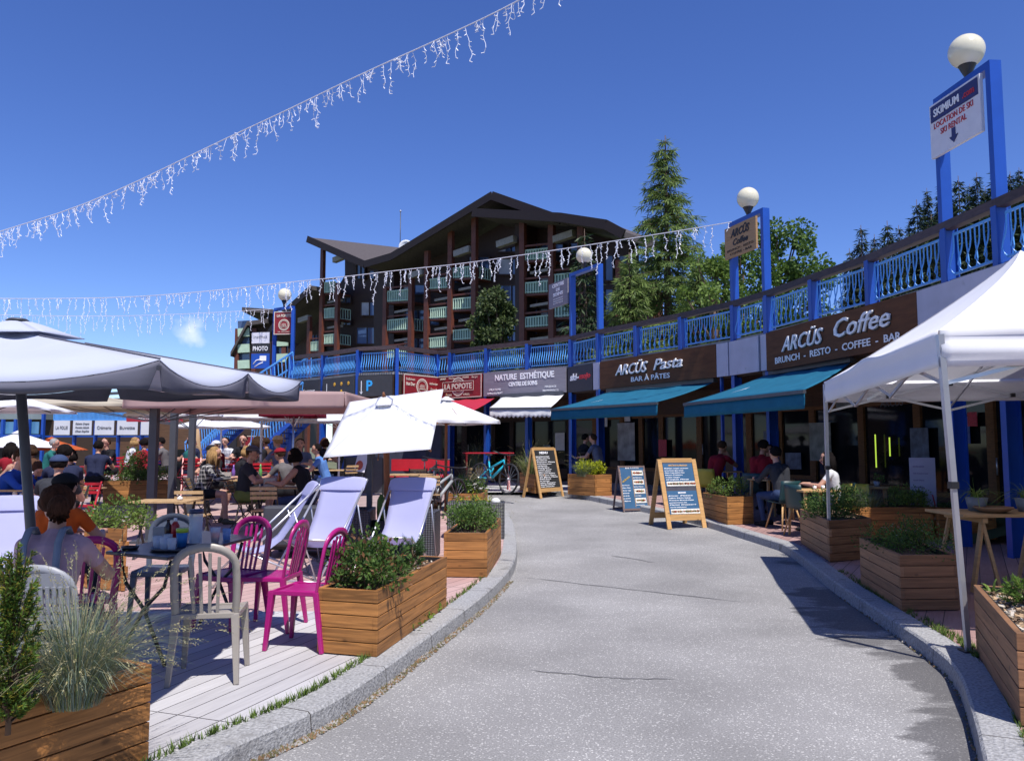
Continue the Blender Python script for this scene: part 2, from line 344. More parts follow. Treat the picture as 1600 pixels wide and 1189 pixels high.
# road: a grid with a stain attribute
def road():
    xs=[-14+.25*i for i in range(90)]; ys=[-3+.25*i for i in range(116)]
    vs=[];st=[]
    krp=[(p.x,p.y) for p in kr]
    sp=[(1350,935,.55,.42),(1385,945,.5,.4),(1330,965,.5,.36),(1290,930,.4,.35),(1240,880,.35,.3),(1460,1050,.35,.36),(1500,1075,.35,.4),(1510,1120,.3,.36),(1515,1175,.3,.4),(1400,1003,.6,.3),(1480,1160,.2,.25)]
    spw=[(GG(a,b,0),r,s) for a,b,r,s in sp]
    for y in ys:
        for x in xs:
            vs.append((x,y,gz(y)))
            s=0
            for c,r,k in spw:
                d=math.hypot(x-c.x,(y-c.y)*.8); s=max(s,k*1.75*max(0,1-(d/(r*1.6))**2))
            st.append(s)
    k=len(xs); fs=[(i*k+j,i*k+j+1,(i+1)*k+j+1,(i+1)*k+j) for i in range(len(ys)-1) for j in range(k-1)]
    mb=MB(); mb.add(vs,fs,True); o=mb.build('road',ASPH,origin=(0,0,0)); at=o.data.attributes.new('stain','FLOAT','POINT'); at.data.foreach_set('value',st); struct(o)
road()
def strip(P,far,name,mat,ymin=-1e9,ymax=1e9,dz=.114):
    # sheet between kerb inner line P and x=far, cut in rows of constant Y
    P=sorted(P,key=lambda p:p.y)
    Y=[];y=max(ymin,P[0].y)
    while y<min(ymax,P[-1].y): Y.append(y); y+=.2
    Y.append(min(ymax,P[-1].y)); rows=[]
    for y in Y:
        for a,b in zip(P[:-1],P[1:]):
            if a.y<=y<=b.y: t=(y-a.y)/max(1e-6,b.y-a.y); x=a.x+(b.x-a.x)*t; break
        s=1 if far>0 else -1
        x0=x-s*.02
        r=[V((x0+(far-x0)*q/12,y,gz(y)+dz)) for q in range(13)]
        rows.append(r if far>x else r[::-1])
    mb=MB(); mb.sheet(rows); return struct(mb.build(name,mat,origin=(0,0,0)))
# the kerb turns back on itself far away: use the part that grows with distance
def mono(P):
    out=[P[0]]
    for p in P[1:]:
        if p.y>out[-1].y+.01: out.append(p)
    return out
strip(mono(kli),-16,'deck',DECK1,ymax=7.25)
strip(mono(kli),-16,'deck',DECK2,ymin=7.25,ymax=17)
mb=MB(); P=mono(kli); x1=P[-1].x
rows=[]
y=17.0
while y<34: rows.append([V((x,y,gz(y)+.112)) for x in (-30,-22,-16,-10,-6,-3,-1.6)]); y+=.5
mb.sheet(rows); struct(mb.build('pavement',pm('terrace_paving',(.33,.25,.24),.85,.2,3,.2),origin=(0,0,0)))
mb=MB(); rows=[]
for i in range(34): y=-2+i; rows.append([V((x,y,gz(max(y,0))+.108)) for x in (-45,-30,-16.01)])
mb.sheet(rows); struct(mb.build('pavement',PAV,origin=(0,0,0)))
strip(mono(kri),12,'deck',DECK3,ymax=21.5)
mb=MB(); rows=[]
for i in range(16): y=21.3+i*.5; rows.append([V((x,y,gz(y)+(.10 if x>1.7 else .08))) for x in (-2.2,-1,0,1,2,4,7,12)])
mb.sheet(rows); struct(mb.build('pavement',pm('light_concrete',(.46,.45,.45),.85,.15,3,.2),origin=(0,0,0)))
# cracks in the asphalt
def crack(pts,w=.012,amp=1.5):
    P=[]; 
    for (a,b) in zip(pts[:-1],pts[1:]):
        for k in range(8): t=k/8; P.append(GG(a[0]+(b[0]-a[0])*t,a[1]+(b[1]-a[1])*t+random.uniform(-amp,amp),.004))
    mb=MB(); rows=[]
    for i,p in enumerate(P): 
        ww=w*random.uniform(.4,1.3)*(1 if 1<i<len(P)-2 else .3); rows.append([p+V((0,-ww,0)),p+V((0,ww,0))])
    mb.sheet(rows); return struct(mb.build('road_crack',pm('tar',(.15,.147,.15),.8,.2)))
crack([(955,868),(985,872),(1030,880)],.035,.6); crack([(820,902),(1000,922),(1180,942)],.018,.5); crack([(820,1045),(920,1055),(980,1060),(1065,1060)],.009,1.)
def crackb():
    pass
# grit and moss along the kerb foot, weeds at its back edge
def grit(P,side,n,name,mats,y0,y1,off=(.0,.10),hh=.02,kind='stuff',seed=3,blade=False,z=0.):
    rnd=random.Random(seed); mb=MB(); PP=[p for p in P]
    for _ in range(n):
        i=rnd.randrange(len(PP)-1); a,b=PP[i],PP[i+1]; p=V(a).lerp(V(b),rnd.random())
        if not(y0<p.y<y1): continue
        d=(V(b)-V(a)); d.z=0; d.normalize(); nn=V((-d.y,d.x,0))*side; q=p+nn*rnd.uniform(*off); zz=gz(q.y)+z
        mb.cur=rnd.randrange(len(mats))
        if blade:
            for k in range(5):
                a2=rnd.uniform(0,2*PI); h=rnd.uniform(.4,1)*hh; o2=V((math.cos(a2),math.sin(a2),0)); s=V((-o2.y,o2.x,0))*.004; b0=V((q.x,q.y,zz))
                mb.add([b0-s,b0+s,b0+o2*h*.6+V((0,0,h))],[(0,1,2)])
        else:
            s=rnd.uniform(.004,.014); a2=rnd.uniform(0,PI); u=V((math.cos(a2),math.sin(a2),0))*s; v=V((-u.y,u.x,0))*rnd.uniform(.4,1); c=V((q.x,q.y,zz+rnd.uniform(0,.01)))
            mb.add([c-u,c-v,c+u,c+v,c+V((0,0,s))],[(0,1,4),(1,2,4),(2,3,4),(3,0,4)])
    o=mb.build(name,mats); o['kind']='stuff'; o['label']='dry brown litter and moss lying along the kerb'; return o
BR=[pm('dead_leaf',(.20,.12,.06),.9,.3),pm('dry_moss',(.12,.11,.05),.9,.3),pm('grey_grit',(.28,.26,.24),.9,.3)]
grit(kl,-1,7000,'litter',BR,2.5,9.5,(-.005,.065),seed=5)
grit(kr,1,900,'litter',BR,2.5,9,(-.005,.03),seed=6)
g=grit(kli,1,900,'grass',[GRASSG],3.6,9.5,(-.01,.05),.06,blade=True,z=.11,seed=8); g['label']='thin green weeds growing at the back of the left kerb'
g=grit(kri,-1,1500,'grass',[GRASSG],3.0,9.5,(-.01,.10),.06,blade=True,z=.11,seed=9); g['label']='thin green weeds growing at the back of the right kerb'
def lattice(x0,x1,y0,y1,n): pass
# ================================================ arcade building that curves along the street
RZ=4.94
RP=[(1560,312),(1480,348),(1359,399),(1270,430),(1200,455),(1147,471),(1065,490),(995,504),(936,516),(893,526),(825,533),(761,540),(705,547),(683,548.5),(620,540),(561,543),(506,551),(455,557)]
FP=[V((6.75,-6,0)),V((6.95,-2,0)),V((7.0,2,0)),V((6.95,5,0)),V((6.85,8.2,0))]+[V((G(x,y,RZ).x,G(x,y,RZ).y,0)) for x,y in RP]
def colx(p,z): # photo column of a world point
    c=math.cos(PIT); s=math.sin(PIT); dd=p.y*c+(z-CZ)*s
    return 800+F*p.x/dd
def seg(i): return FP[i],FP[i+1]
def fac(px,z=3.6):
    for a,b in zip(FP[4:-1],FP[5:]):
        ca,cb=colx(a,z),colx(b,z)
        if (ca-px)*(cb-px)<=0:
            lo,hi=0.,1.
            for _ in range(30):
                m=(lo+hi)/2
                if (colx(a.lerp(b,m),z)-px)*(ca-px)>0: lo=m
                else: hi=m
            return a.lerp(b,lo)
    return FP[4]
def outn(a,b): # outward (street side) normal of the chord going from right a to left b
    d=(b-a).normalized(); n=V((-d.y,d.x,0)); return n  # left of travel (towards -X while walking +Y)
B=thing('arcade_building','long shopping arcade with blue steel posts curving along the right of the road','building',(6.8,14,0))
NP=len(FP)
norms=[]
for i in range(NP):
    a=FP[max(0,i-1)]; b=FP[min(NP-1,i+1)]; norms.append(outn(a,b))
back=[FP[i]-norms[i]*2.3 for i in range(NP)]; deep=[FP[i]-norms[i]*9 for i in range(NP)]
def poly_strip(A,Bp,z,mb,flip=False):
    rows=[[V((a.x,a.y,z)),V((b.x,b.y,z))] for a,b in zip(A,Bp)]
    if flip: rows=[r[::-1] for r in rows]
    mb.sheet(rows,sm=False)
mb=MB(); poly_strip([FP[i]+norms[i]*.0 for i in range(NP)],back,3.16,mb); mb.build('soffit',pm('timber_soffit',(.06,.03,.018),.6,.25,4,st=(1,1,1)),B,world=True)
mb=MB(); 
for i in range(NP-1):
    a,b=FP[i],FP[i+1]; na,nb=norms[i],norms[i+1]; c,d=a-na*9,b-nb*9
    if i==13+3: pass
    mb.hexa([V((a.x,a.y,3.98)),V((b.x,b.y,3.98)),V((d.x,d.y,3.98)),V((c.x,c.y,3.98)),V((a.x,a.y,4.06)),V((b.x,b.y,4.06)),V((d.x,d.y,4.06)),V((c.x,c.y,4.06))])
mb.build('roof_terrace',pm('concrete_slab',(.30,.28,.26),.85,.2,3),B,world=True)
# edge beam just behind the sign band
mb=MB()
for i in range(NP-1):
    a=FP[i]-norms[i]*.05; b=FP[i+1]-norms[i+1]*.05; mb.beam(V((a.x,a.y,3.57)),V((b.x,b.y,3.57)),.06,.8)
mb.build('fascia_beam',pm('brown_fascia',(.055,.03,.02),.6,.2),B,world=True)
# posts
def post(p,n,z1,wd=.11,dp=.2,base=0,paint=BLUE,name='post',par=B,hang=False):
    mb=MB(); t=V((-n.y,n.x,0)); g=3.3 if hang else gz(p.y)+.1
    # H section: two flanges and a web
    for s in (-1,1):
        q=p+n*(s*dp/2); mb.beam(V((q.x,q.y,g)),V((q.x,q.y,z1)),wd,.018,up=n)
    mb.beam(V((p.x,p.y,g)),V((p.x,p.y,z1)),.02,dp-.018,up=n)
    return mb.build(name,paint,par,world=True)
for i in range(NP):
    n=norms[i]; post(FP[i]-n*.02,n,4.84,hang=i in (7,8,11,12))
post(fac(1127,3.6),norms[10],4.0,.05,.05)
# shop fronts: stall riser, header, windows with frames, timber jambs, doors
DG=pm('dark_window_glass',(.010,.011,.014),.05,.2,1,spec=.2)
DW=pm('shop_wall_boards',(.075,.034,.016),.55,.3,3,st=(1,1,9))
PURP=pm('aubergine_wall',(.028,.016,.030),.6,.2)
mb=MB(); mh=MB()
kinds={}
for i in range(NP-1):
    a,b=back[i],back[i+1]; g=gz((a.y+b.y)/2)+.1
    mb.beam(V((a.x,a.y,g+.2)),V((b.x,b.y,g+.2)),.12,.44); mh.beam(V((a.x,a.y,2.85)),V((b.x,b.y,2.85)),.12,.66)
mb.build('stall_riser',DW,B,world=True); mh.build('header',DW,B,world=True)
mb=MB()
for i in range(NP-1):
    a,b=back[i]-norms[i]*.7,back[i+1]-norms[i+1]*.7
    mb.beam(V((a.x,a.y,1.6)),V((b.x,b.y,1.6)),.05,3.2)
mb.build('inner_wall',DARK,B,world=True)
wi=0
for i in range(NP-1):
    a,b=back[i],back[i+1]; Ln=(b-a).length; g=gz((a.y+b.y)/2)+.1; d=(b-a).normalized(); nn=outn(a,b); k=max(1,round(Ln/1.25))
    for j in range(k):
        p=a.lerp(b,j/k); q=a.lerp(b,(j+1)/k); wi+=1
        door=(wi%3==1); z0=g+(.0 if door else .42); z1=2.53
        frm=MB(); up=nn
        for e in (p+d*.05,q-d*.05): frm.beam(V((e.x,e.y,z0)),V((e.x,e.y,z1)),.1,.13,up=nn)
        for z in (z0+.05,z1-.04): frm.beam(V((p.x,p.y,z))+d*.1,V((q.x,q.y,z))-d*.1,.12,.09)
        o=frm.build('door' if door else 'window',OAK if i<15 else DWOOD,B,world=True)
        pn=MB(); pn.beam(V((p.x,p.y,(z0+z1)/2))+d*.1,V((q.x,q.y,(z0+z1)/2))-d*.1,.014,z1-z0-.18); pn.build('pane',DG,o,world=True)
        if door:
            h=MB(); e=q-d*.16+nn*.09; h.tube([V((e.x,e.y,g+.95)),V((e.x,e.y,g+1.25))],.014); h.build('handle',ALU,o,world=True)
# papers and posters stuck in the shop windows
def poster(px,py,w,h,d_off,mat,label,cat='poster'):
    p=fac(px,3.6)
    best=None
    for i in range(NP-1):
        a,b=back[i],back[i+1]; r=ray(px,py); 
        den=r.x*(b.y-a.y)-r.y*(b.x-a.x)
        if abs(den)<1e-6: continue
        t=(a.x*(b.y-a.y)-a.y*(b.x-a.x))/den; 
        if t<=0: continue
        x=V((0,0,CZ))+r*t; u=(V((x.x,x.y,0))-a).dot(b-a)/(b-a).length_squared
        if 0<=u<=1 and (best is None or t<best[0]): best=(t,x,i)
    if best is None: return
    _,x,i=best; a,b=back[i],back[i+1]; n=outn(a,b); x=x+n*.12
    mb=MB(); mb.box((0,0,h/2),(w,.006,h)); o=mb.build('poster',mat); o.location=x-V((0,0,h/2)); o.rotation_euler=(0,0,math.atan2((a-b).y,(a-b).x)); tag(o,label,cat); return o
PAPER=pm('paper',(.62,.63,.66),.7,.1); 
poster(945,655,.35,.5,0,PAPER,'white sheet of paper stuck in the shop window left of the pasta bar door')
poster(983,690,.9,1.2,0,pm('poster_grey',(.33,.34,.36),.6,.5,3),'grey and white poster in the window right of the two people standing under the awning')
poster(1288,690,.75,.9,0,pm('poster_pale',(.22,.25,.24),.5,.5,4),'pale menu poster in the dark window behind the near edge of the teal awning')
poster(1528,655,.22,.26,0,pm('red_sticker',(.5,.04,.07),.5,.3,30),'small red and white notice stuck in the window behind the gazebo leg')
poster(1514,672,.3,.5,0,pm('blue_notice',(.06,.10,.32),.5,.3,8),'blue notice stuck in the window behind the gazebo leg')
poster(1210,690,.5,.55,0,pm('dark_poster',(.10,.13,.2),.5,.5,6),'dark blue poster in the window between the blue posts by the diners')
# ------------------------------------------------ railing of the roof terrace
RL=thing('balcony_railing','blue steel railing with bowed bars and a dark timber handrail along the roof terrace','railing',(6.8,14,4))
mb=MB()
for i in range(NP-1):
    a,b=FP[i],FP[i+1]; e=(b-a).normalized()*.03
    mb.beam(V((a.x,a.y,4.88))-e,V((b.x,b.y,4.88))+e,.15,.13)
mb.build('handrail',HAND,RL,world=True)
for i in range(2,NP-1):
    a,b=FP[i],FP[i+1]; n=outn(a,b); d=(b-a).normalized(); Ln=(b-a).length; k=max(1,round(Ln/2.7))
    for j in range(k):
        p=a.lerp(b,j/k)+d*(.13 if j==0 else .03); q=a.lerp(b,(j+1)/k)-d*(.13 if j==k-1 else .03); mb=MB(); l=(q-p).length
        if l<.2: continue
        for z in (4.72,4.12): mb.beam(V((p.x,p.y,z)),V((q.x,q.y,z)),.03,.035)
        nb=max(2,int(l/.088)); near=i<14
        for m in range(nb+1):
            c=p.lerp(q,m/nb); alt=(1 if (m%2 or not near) else -1)
            lat=(.05*alt if near else -.02)
            prof=[(4.72,0,0),(4.55,0,0),(4.45,.015,.2),(4.33,.055,.75),(4.24,.075,1),(4.16,.045,.4),(4.12,0,0)] 
            mb.tube([V((c.x,c.y,z))+n*o*(1 if near and alt>0 or not near else .2)*(.6 if near else 1.3)+d*lat*f for z,o,f in prof],.011 if i<14 else .0145,5,False)
        mb.build('railing_panel',LBLUE,RL,world=True)
# big lens shaped twin posts get a second flange at rail level
# ------------------------------------------------ lamp frames with globe lamps
GLOBE=pm('opal_globe',(.66,.62,.47),.18,.03)
def lamp(pxa,pxb,zt,glx,label,frame=True,gd=.245,single=False,idxn=None,gz0=7.1):
    pa,pb=fac(pxa,4.94),fac(pxb,4.94); n=outn(pb,pa); 
    pa=pa+n*.02; pb=pb+n*.02
    t=thing('street_lamp',label,'street lamp',(pa.x,pa.y,4.0),0,'globe lamps on blue frames')
    mb=MB(); d=(pb-pa).normalized()
    for p in (pa,pb): mb.beam(V((p.x,p.y,4.0)),V((p.x,p.y,zt)),.1,.17,up=n)
    mb.build('frame_post',BLUE,t,world=True)
    mb=MB(); mb.beam(V((pa.x,pa.y,zt+.05))-d*.05,V((pb.x,pb.y,zt+.05))+d*.05,.17,.1); mb.build('crossbar',BLUE,t,world=True)
    g=pa.lerp(pb,glx); z=zt+.1
    mb=MB(); mb.lathe([(.04,0),(.045,.04),(.12,.2),(.135,.235),(.0,.235)],(g.x,g.y,z)); mb.build('lamp_collar',BLACKP,t,world=True)
    mb=MB(); mb.ball((g.x,g.y,z+.20+gd-.03),gd,32,20); mb.build('lamp_globe',GLOBE,t,world=True)
    return t,pa,pb,n
def frame_of(pl,pr,z,off=.12): # empty transform for a panel: left and right ends as seen from the street
    d=(pr-pl); d.z=0; n=V((d.y,-d.x,0)).normalized(); return pl+n*off,math.atan2(d.y,d.x),(pr-pl).length
def board(name,label,cat,pl,pr,z0,z1,mat,off=.12,th=.05,group=None,rim=None):
    o,rz,w=frame_of(V((pl.x,pl.y,0)),V((pr.x,pr.y,0)),z0,off)
    t=thing(name,label,cat,(o.x,o.y,z0),rz,group); h=z1-z0
    mb=MB(); mb.box((w/2,0,h/2),(w,th,h)); mb.build('board',mat,t)
    if rim:
        mb=MB(); r=.03
        for c,s in (((w/2,-th/2-.004,r/2),(w,.012,r)),((w/2,-th/2-.004,h-r/2),(w,.012,r)),((r/2,-th/2-.004,h/2),(r,.012,h-2*r)),((w-r/2,-th/2-.004,h/2),(r,.012,h-2*r))): mb.box(c,s)
        mb.build('rim',rim,t)
    return t,w,h
l1,a1,b1,n1=lamp(1560,1476,6.80,.45,'near globe lamp on the tall blue frame that carries the ski rental sign')
l2,a2,b2,n2=lamp(1197,1147,6.70,.5,'globe lamp on the blue frame above the wooden coffee sign',gd=.245)
l3,a3,b3,n3=lamp(937,894,6.80,.55,'globe lamp on the bare blue frame right of the grey spa sign',gd=.245)
def lamp4():
    pass
# fourth frame, at the head of the stairs
p4=fac(457,4.94); q4=V(p4); q4=V((p4.x-.85,p4.y+.55,0))
t4=thing('street_lamp','farthest globe lamp beside the red square sign at the head of the stairs','street lamp',(p4.x,p4.y,4),0,'globe lamps on blue frames')
mb=MB(); 
for p in (p4,q4): mb.beam(V((p.x,p.y,.2)),V((p.x,p.y,6.75)),.12,.16)
mb.build('frame_post',BLUE,t4,world=True)
mb=MB(); mb.beam(V((p4.x,p4.y,6.8)),V((q4.x,q4.y,6.8)),.14,.1); mb.build('crossbar',BLUE,t4,world=True)
g=p4.lerp(q4,.5); mb=MB(); mb.lathe([(.05,0),(.05,.08),(.12,.26),(.0,.27)],(g.x,g.y,6.85)); mb.build('lamp_collar',BLACKP,t4,world=True)
mb=MB(); mb.ball((g.x,g.y,7.33),.25,24,14); mb.build('lamp_globe',GLOBE,t4,world=True)
# ---- signs on the frames
NAVY=pm('navy',(.02,.02,.11),.5,.1); REDL=pm('red_lettering',(.45,.02,.03),.5,.05); SIGNW=pm('sign_white',(.62,.62,.68),.5,.04)
t,w,h=board('sign','white ski rental sign with a navy band and an arrow pointing down','sign',b1+V((-.03,.05,0)),a1+V((0,0.0,0)).lerp(b1-a1,.0)*0+(b1-a1)*.10,5.95,6.78,SIGNW,.10)
mb=MB(); mb.box((w*.5,-.03,h*.81),(w*.94,.006,h*.30)); mb.build('band',NAVY,t)
text('SKIMIUM',t,w*.36,h*.745,h*.14,TXW,-.036,.0,fitw=w*.52,bold=.004); text('.com',t,w*.80,h*.745,h*.12,REDL,-.036,fitw=w*.22,bold=.003)
text('LOCATION DE SKI',t,w*.48,h*.52,h*.11,REDL,-.03,fitw=w*.78); text('SKI RENTAL',t,w*.48,h*.36,h*.11,REDL,-.03,fitw=w*.52)
mb=MB(); mb.prism([(w*.48+x*.09,-.028,h*.08+z*.2) for x,z in ((0,0),(1.1,.5),(.45,.5),(.45,1.1),(-.45,1.1),(-.45,.5),(-1.1,.5))],(0,-.006,0)); mb.build('arrow',NAVY,t)
OAKS=wood('sign_plywood',(.36,.22,.11),.25,knots=True)
BLK=pm('black_lettering',(.02,.015,.015),.6,.05)
t,w,h=board('sign','square wooden coffee sign hung on the blue frame below the second globe lamp','sign',b2+(b2-a2).normalized()*.12,a2+(b2-a2)*.10,5.93,6.66,OAKS,.13)
text('ARCÜS',t,w*.5,h*.64,h*.24,BLK,-.03,.3,fitw=w*.62,bold=.01); text('Coffee',t,w*.5,h*.36,h*.20,BLK,-.03,.3,fitw=w*.48,bold=.006)
text('BRUNCH - RESTO',t,w*.5,h*.20,h*.075,BLK,-.03,fitw=w*.84); text('COFFEE - BAR',t,w*.52,h*.07,h*.075,BLK,-.03,fitw=w*.7)
GW=wood('grey_sign_boards',(.20,.19,.225),.22,knots=False,st=(1.2,1.2,30))
pb=b3; dd=(b3-a3).normalized()
t,w,h=board('sign','small grey spa sign fixed at the left of the bare blue lamp frame','sign',pb+dd*1.22+V((0,.12,0)),pb+dd*.08,5.98,6.78,GW,.10)
for i,(s,z,hh,fw) in enumerate((('CENTRE',.80,.13,.62),('DE',.62,.12,.2),('SOINS',.44,.13,.52))): text(s,t,w*.5,h*z,h*hh,TXW,-.03,fitw=w*fw,bold=.006)
for z in (.30,.21,.12): text('ESTHETIQUE' if z>.25 else ('MASSAGES' if z>.2 else 'ENTRETIENS'),t,w*.5,h*z,h*.05,TXW,-.03,fitw=w*.5)
REDS=pm('dark_red_sign',(.23,.012,.018),.5,.12); CREAM=pm('cream',(.62,.55,.45),.6,.05)
def emblem(t,x,z,r,mat,y=-.035):
    mb=MB(); 
    for rr,ww in ((r,.16),(r*.74,.07)):
        n=28; 
        for k in range(n):
            a0,a1_=2*PI*k/n,2*PI*(k+1)/n; o,i_=rr,rr-r*ww
            mb.quad((x+o*math.cos(a0),y,z+o*math.sin(a0)),(x+i_*math.cos(a0),y,z+i_*math.sin(a0)),(x+i_*math.cos(a1_),y,z+i_*math.sin(a1_)),(x+o*math.cos(a1_),y,z+o*math.sin(a1_)))
    for k in range(5): mb.box((x+(-.35+.17*k)*r,y,z+.05*r*(k%2)),(.07*r,.004,r*(.35+.1*(k%3))))
    mb.box((x,y,z-.3*r),(r*1.0,.004,.09*r)); mb.build('emblem',mat,t)
dq=(p4-q4).normalized()
t,w,h=board('sign','square red and cream sign beside the farthest globe lamp','sign',q4+V((.05,-.12,0)),q4+V((.05,-.12,0))+V((.80,-.12,0)),5.80,6.68,REDS,.1,rim=CREAM)
emblem(t,w*.5,h*.42,w*.27,CREAM); text('LA POPOTE',t,w*.5,h*.76,h*.12,CREAM,-.035,fitw=w*.72,bold=.006); text('BAR - RESTAURANT',t,w*.5,h*.09,h*.05,CREAM,-.035,fitw=w*.6)
def side_sign(px0,px1,py0,py1,d,mat,label):
    a=D(px0,py1,d); b=D(px1,py1,d-.1); top=D(px0,py0,d).z; return board('sign',label,'sign',a,b,a.z,top,mat,.02)
t,w,h=side_sign(394,421,520,537,29,SIGNW,'small white sign above the photo shop sign'); text('instinct',t,w*.5,h*.45,h*.32,pm('grey_txt',(.25,.25,.27),.6,.05),-.03,fitw=w*.8)
t,w,h=side_sign(394,421,537.5,552,29,BLACKP,'black photo shop sign below the small white sign'); text('PHOTO',t,w*.5,h*.25,h*.48,TXW,-.03,fitw=w*.86,bold=.004)
t,w,h=side_sign(393,421,553,576,29,BLUE,'blue sign with a white hand and card below the photo sign')
mb=MB(); mb.box((w*.66,-.03,h*.68),(w*.36,.008,h*.34)); mb.tube([(w*.12,-.03,h*.3),(w*.3,-.03,h*.55),(w*.5,-.03,h*.6),(w*.62,-.03,h*.5)],.02,6); mb.tube([(w*.2,-.03,h*.1),(w*.45,-.03,h*.3),(w*.66,-.03,h*.4)],.018,6); mb.build('pictogram',TXW,t)
# ---- sign band
def band(px0,px1,mat,label,off=.13,z0=3.2,z1=3.98,rim=None,name='sign',cat='sign'): return board(name,label,cat,fac(px0),fac(px1),z0,z1,mat,off,rim=rim)
BRS=wood('brown_sign_boards',(.105,.042,.017),.3,knots=False,st=(1,1,5),rough=.8)
t,w,h=band(1209,1448,BRS,'long brown shop sign with big white lettering for the coffee bar',.15,3.17,3.99)
def script_logo(t,words,x0,x1,z,h,mat,y=-.045,sh=.34,bold=.003):
    for s,xc,fw,hh,zz in words:
        text(s,t,x0+(x1-x0)*xc,z+zz,hh,mat,y,sh,fitw=(x1-x0)*fw,bold=bold,ext=.02)
        text(s,t,x0+(x1-x0)*xc+.02,z+zz-.02,hh,BLK,y+.018,sh,fitw=(x1-x0)*fw,bold=bold,ext=.01,name='lettering_shadow')
script_logo(t,[('ARCÜS',.26,.40,.30,0),('Coffee',.76,.42,.34,.04)],w*.09,w*.88,.34,.3,TXW)
text('BRUNCH  -  RESTO  -  COFFEE  -  BAR',t,w*.5,.12,.13,TXW,-.04,fitw=w*.84,bold=.003)
t,w,h=band(945,1127,BRS,'brown shop sign with white lettering for the pasta bar',.15)
script_logo(t,[('ARCÜS',.27,.48,.29,0),('Pasta',.79,.38,.29,.02)],w*.14,w*.76,.33,.3,TXW)
text('BAR À PÂTES',t,w*.48,.11,.13,TXW,-.04,fitw=w*.34,bold=.003)
for a,b,l in ((1128,1146,'narrow pale grey panel right of the pasta bar sign'),(1149,1195,'wide pale grey panel below the coffee lamp frame'),(1199,1208,'narrow pale grey panel left of the coffee bar sign'),(934,944,'narrow pale grey panel left of the pasta bar sign')):
    band(a,b,LGREY,l,.14,name='fascia_panel',cat='panel')
t,w,h=board('fascia_panel','long pale grey panel right of the coffee bar sign above the gazebo','panel',fac(1449),V((6.9,7.6,0)),3.17,3.99,LGREY,.14)
t,w,h=band(894,933,pm('ski_black',(.018,.018,.03),.5,.1),'black sign with white and red lettering left of the pasta bar',.14)
text('ski-',t,w*.28,.36,.2,TXW,-.03,.15,fitw=w*.36,bold=.012); text('mojo',t,w*.70,.38,.15,pm('bright_red',(.6,.02,.03),.5,.05),-.03,.15,fitw=w*.44,bold=.012)
t,w,h=band(761,889,GW,'wide grey spa sign with white lettering above the white awning',.15,3.22,4.0)
text('NATURE  ESTHÉTIQUE',t,w*.51,.50,.19,TXW,-.035,fitw=w*.72,bold=.008); text('CENTRE DE SOINS',t,w*.50,.29,.13,TXW,-.035,fitw=w*.35,bold=.006)
text('EPILATIONS',t,w*.15,.17,.07,TXW,-.035,fitw=w*.15); text('AMINCISSEMENT',t,w*.15,.05,.07,TXW,-.035,fitw=w*.20); text('MASSAGE',t,w*.83,.17,.07,TXW,-.035,fitw=w*.13); text('RIEMMHERCG',t,w*.83,.05,.07,TXW,-.035,fitw=w*.18)
t,w,h=band(686,757,REDS,'red restaurant sign with cream lettering above the red awning',.12,3.22,4.0,rim=CREAM)
emblem(t,w*.5,h*.5,h*.42,CREAM); mb=MB(); mb.box((w*.5,-.042,h*.52),(w*.68,.012,h*.40)); mb.build('ribbon',REDS,t)
mb=MB(); x0,x1,z0,z1=w*.16,w*.84,h*.32,h*.72
for c,s in (((w*.5,-.05,z0),(x1-x0,.008,.015)),((w*.5,-.05,z1),(x1-x0,.008,.015)),((x0,-.05,(z0+z1)/2),(.015,.008,z1-z0)),((x1,-.05,(z0+z1)/2),(.015,.008,z1-z0))): mb.box(c,s)
mb.build('ribbon_outline',CREAM,t); text('LA POPOTE',t,w*.5,h*.40,h*.24,CREAM,-.052,fitw=w*.6,bold=.008)
for x,z,s in ((.16,.83,'SANDWICH'),(.36,.84,'Hot Dog'),(.66,.84,'PANINI'),(.86,.84,'Burger'),(.3,.1,'SUR PLACE'),(.68,.1,'A EMPORTER')): text(s,t,w*x,h*z,h*.09,CREAM,-.035,fitw=w*.13)
t,w,h=band(626,682,REDS,'red sign with a round emblem left of the red restaurant sign',.12,3.22,4.0,rim=CREAM)
emblem(t,w*.5,h*.5,h*.36,CREAM); text('Delicious',t,w*.18,h*.74,h*.12,CREAM,-.035,fitw=w*.24); text('Hot Dog',t,w*.18,h*.52,h*.14,CREAM,-.035,fitw=w*.24,bold=.006); text('Authentique',t,w*.82,h*.62,h*.11,CREAM,-.035,.3,fitw=w*.24); text('Snack',t,w*.82,h*.36,h*.12,CREAM,-.035,.3,fitw=w*.2)
DKS=pm('charcoal_sign',(.035,.035,.04),.6,.1)
YEL=pm('yellow',(.62,.33,.02),.5,.1); PBL=pm('parking_blue',(.03,.35,.75),.5,.05); GRN=pm('green_dot',(.08,.45,.03),.5,.1)
t,w,h=band(563,616,DKS,'charcoal direction sign with a blue letter P',.12,3.25,3.95); text('P',t,w*.33,h*.28,h*.5,PBL,-.03,bold=.012)
mb=MB(); mb.box((w*.1,-.03,h*.45),(.025,.008,h*.6)); mb.prism([(w*.1-.07,-.028,h*.25),(w*.1,-.028,h*.1),(w*.1+.07,-.028,h*.25),(w*.1,-.028,h*.17)],(0,-.006,0)); mb.build('arrow',TXW,t)
t,w,h=band(509,558,DKS,'charcoal direction sign with small yellow pictograms',.12,3.25,3.95)
mb=MB()
for x,z in ((.4,.68),(.62,.68),(.84,.68),(.62,.3)): mb.ball((w*x,-.03,h*z),(.07,.012,.07),10,6)
mb.build('pictogram',YEL,t); mb=MB(); mb.box((w*.15,-.03,h*.45),(.025,.008,h*.6)); mb.build('arrow',TXW,t)
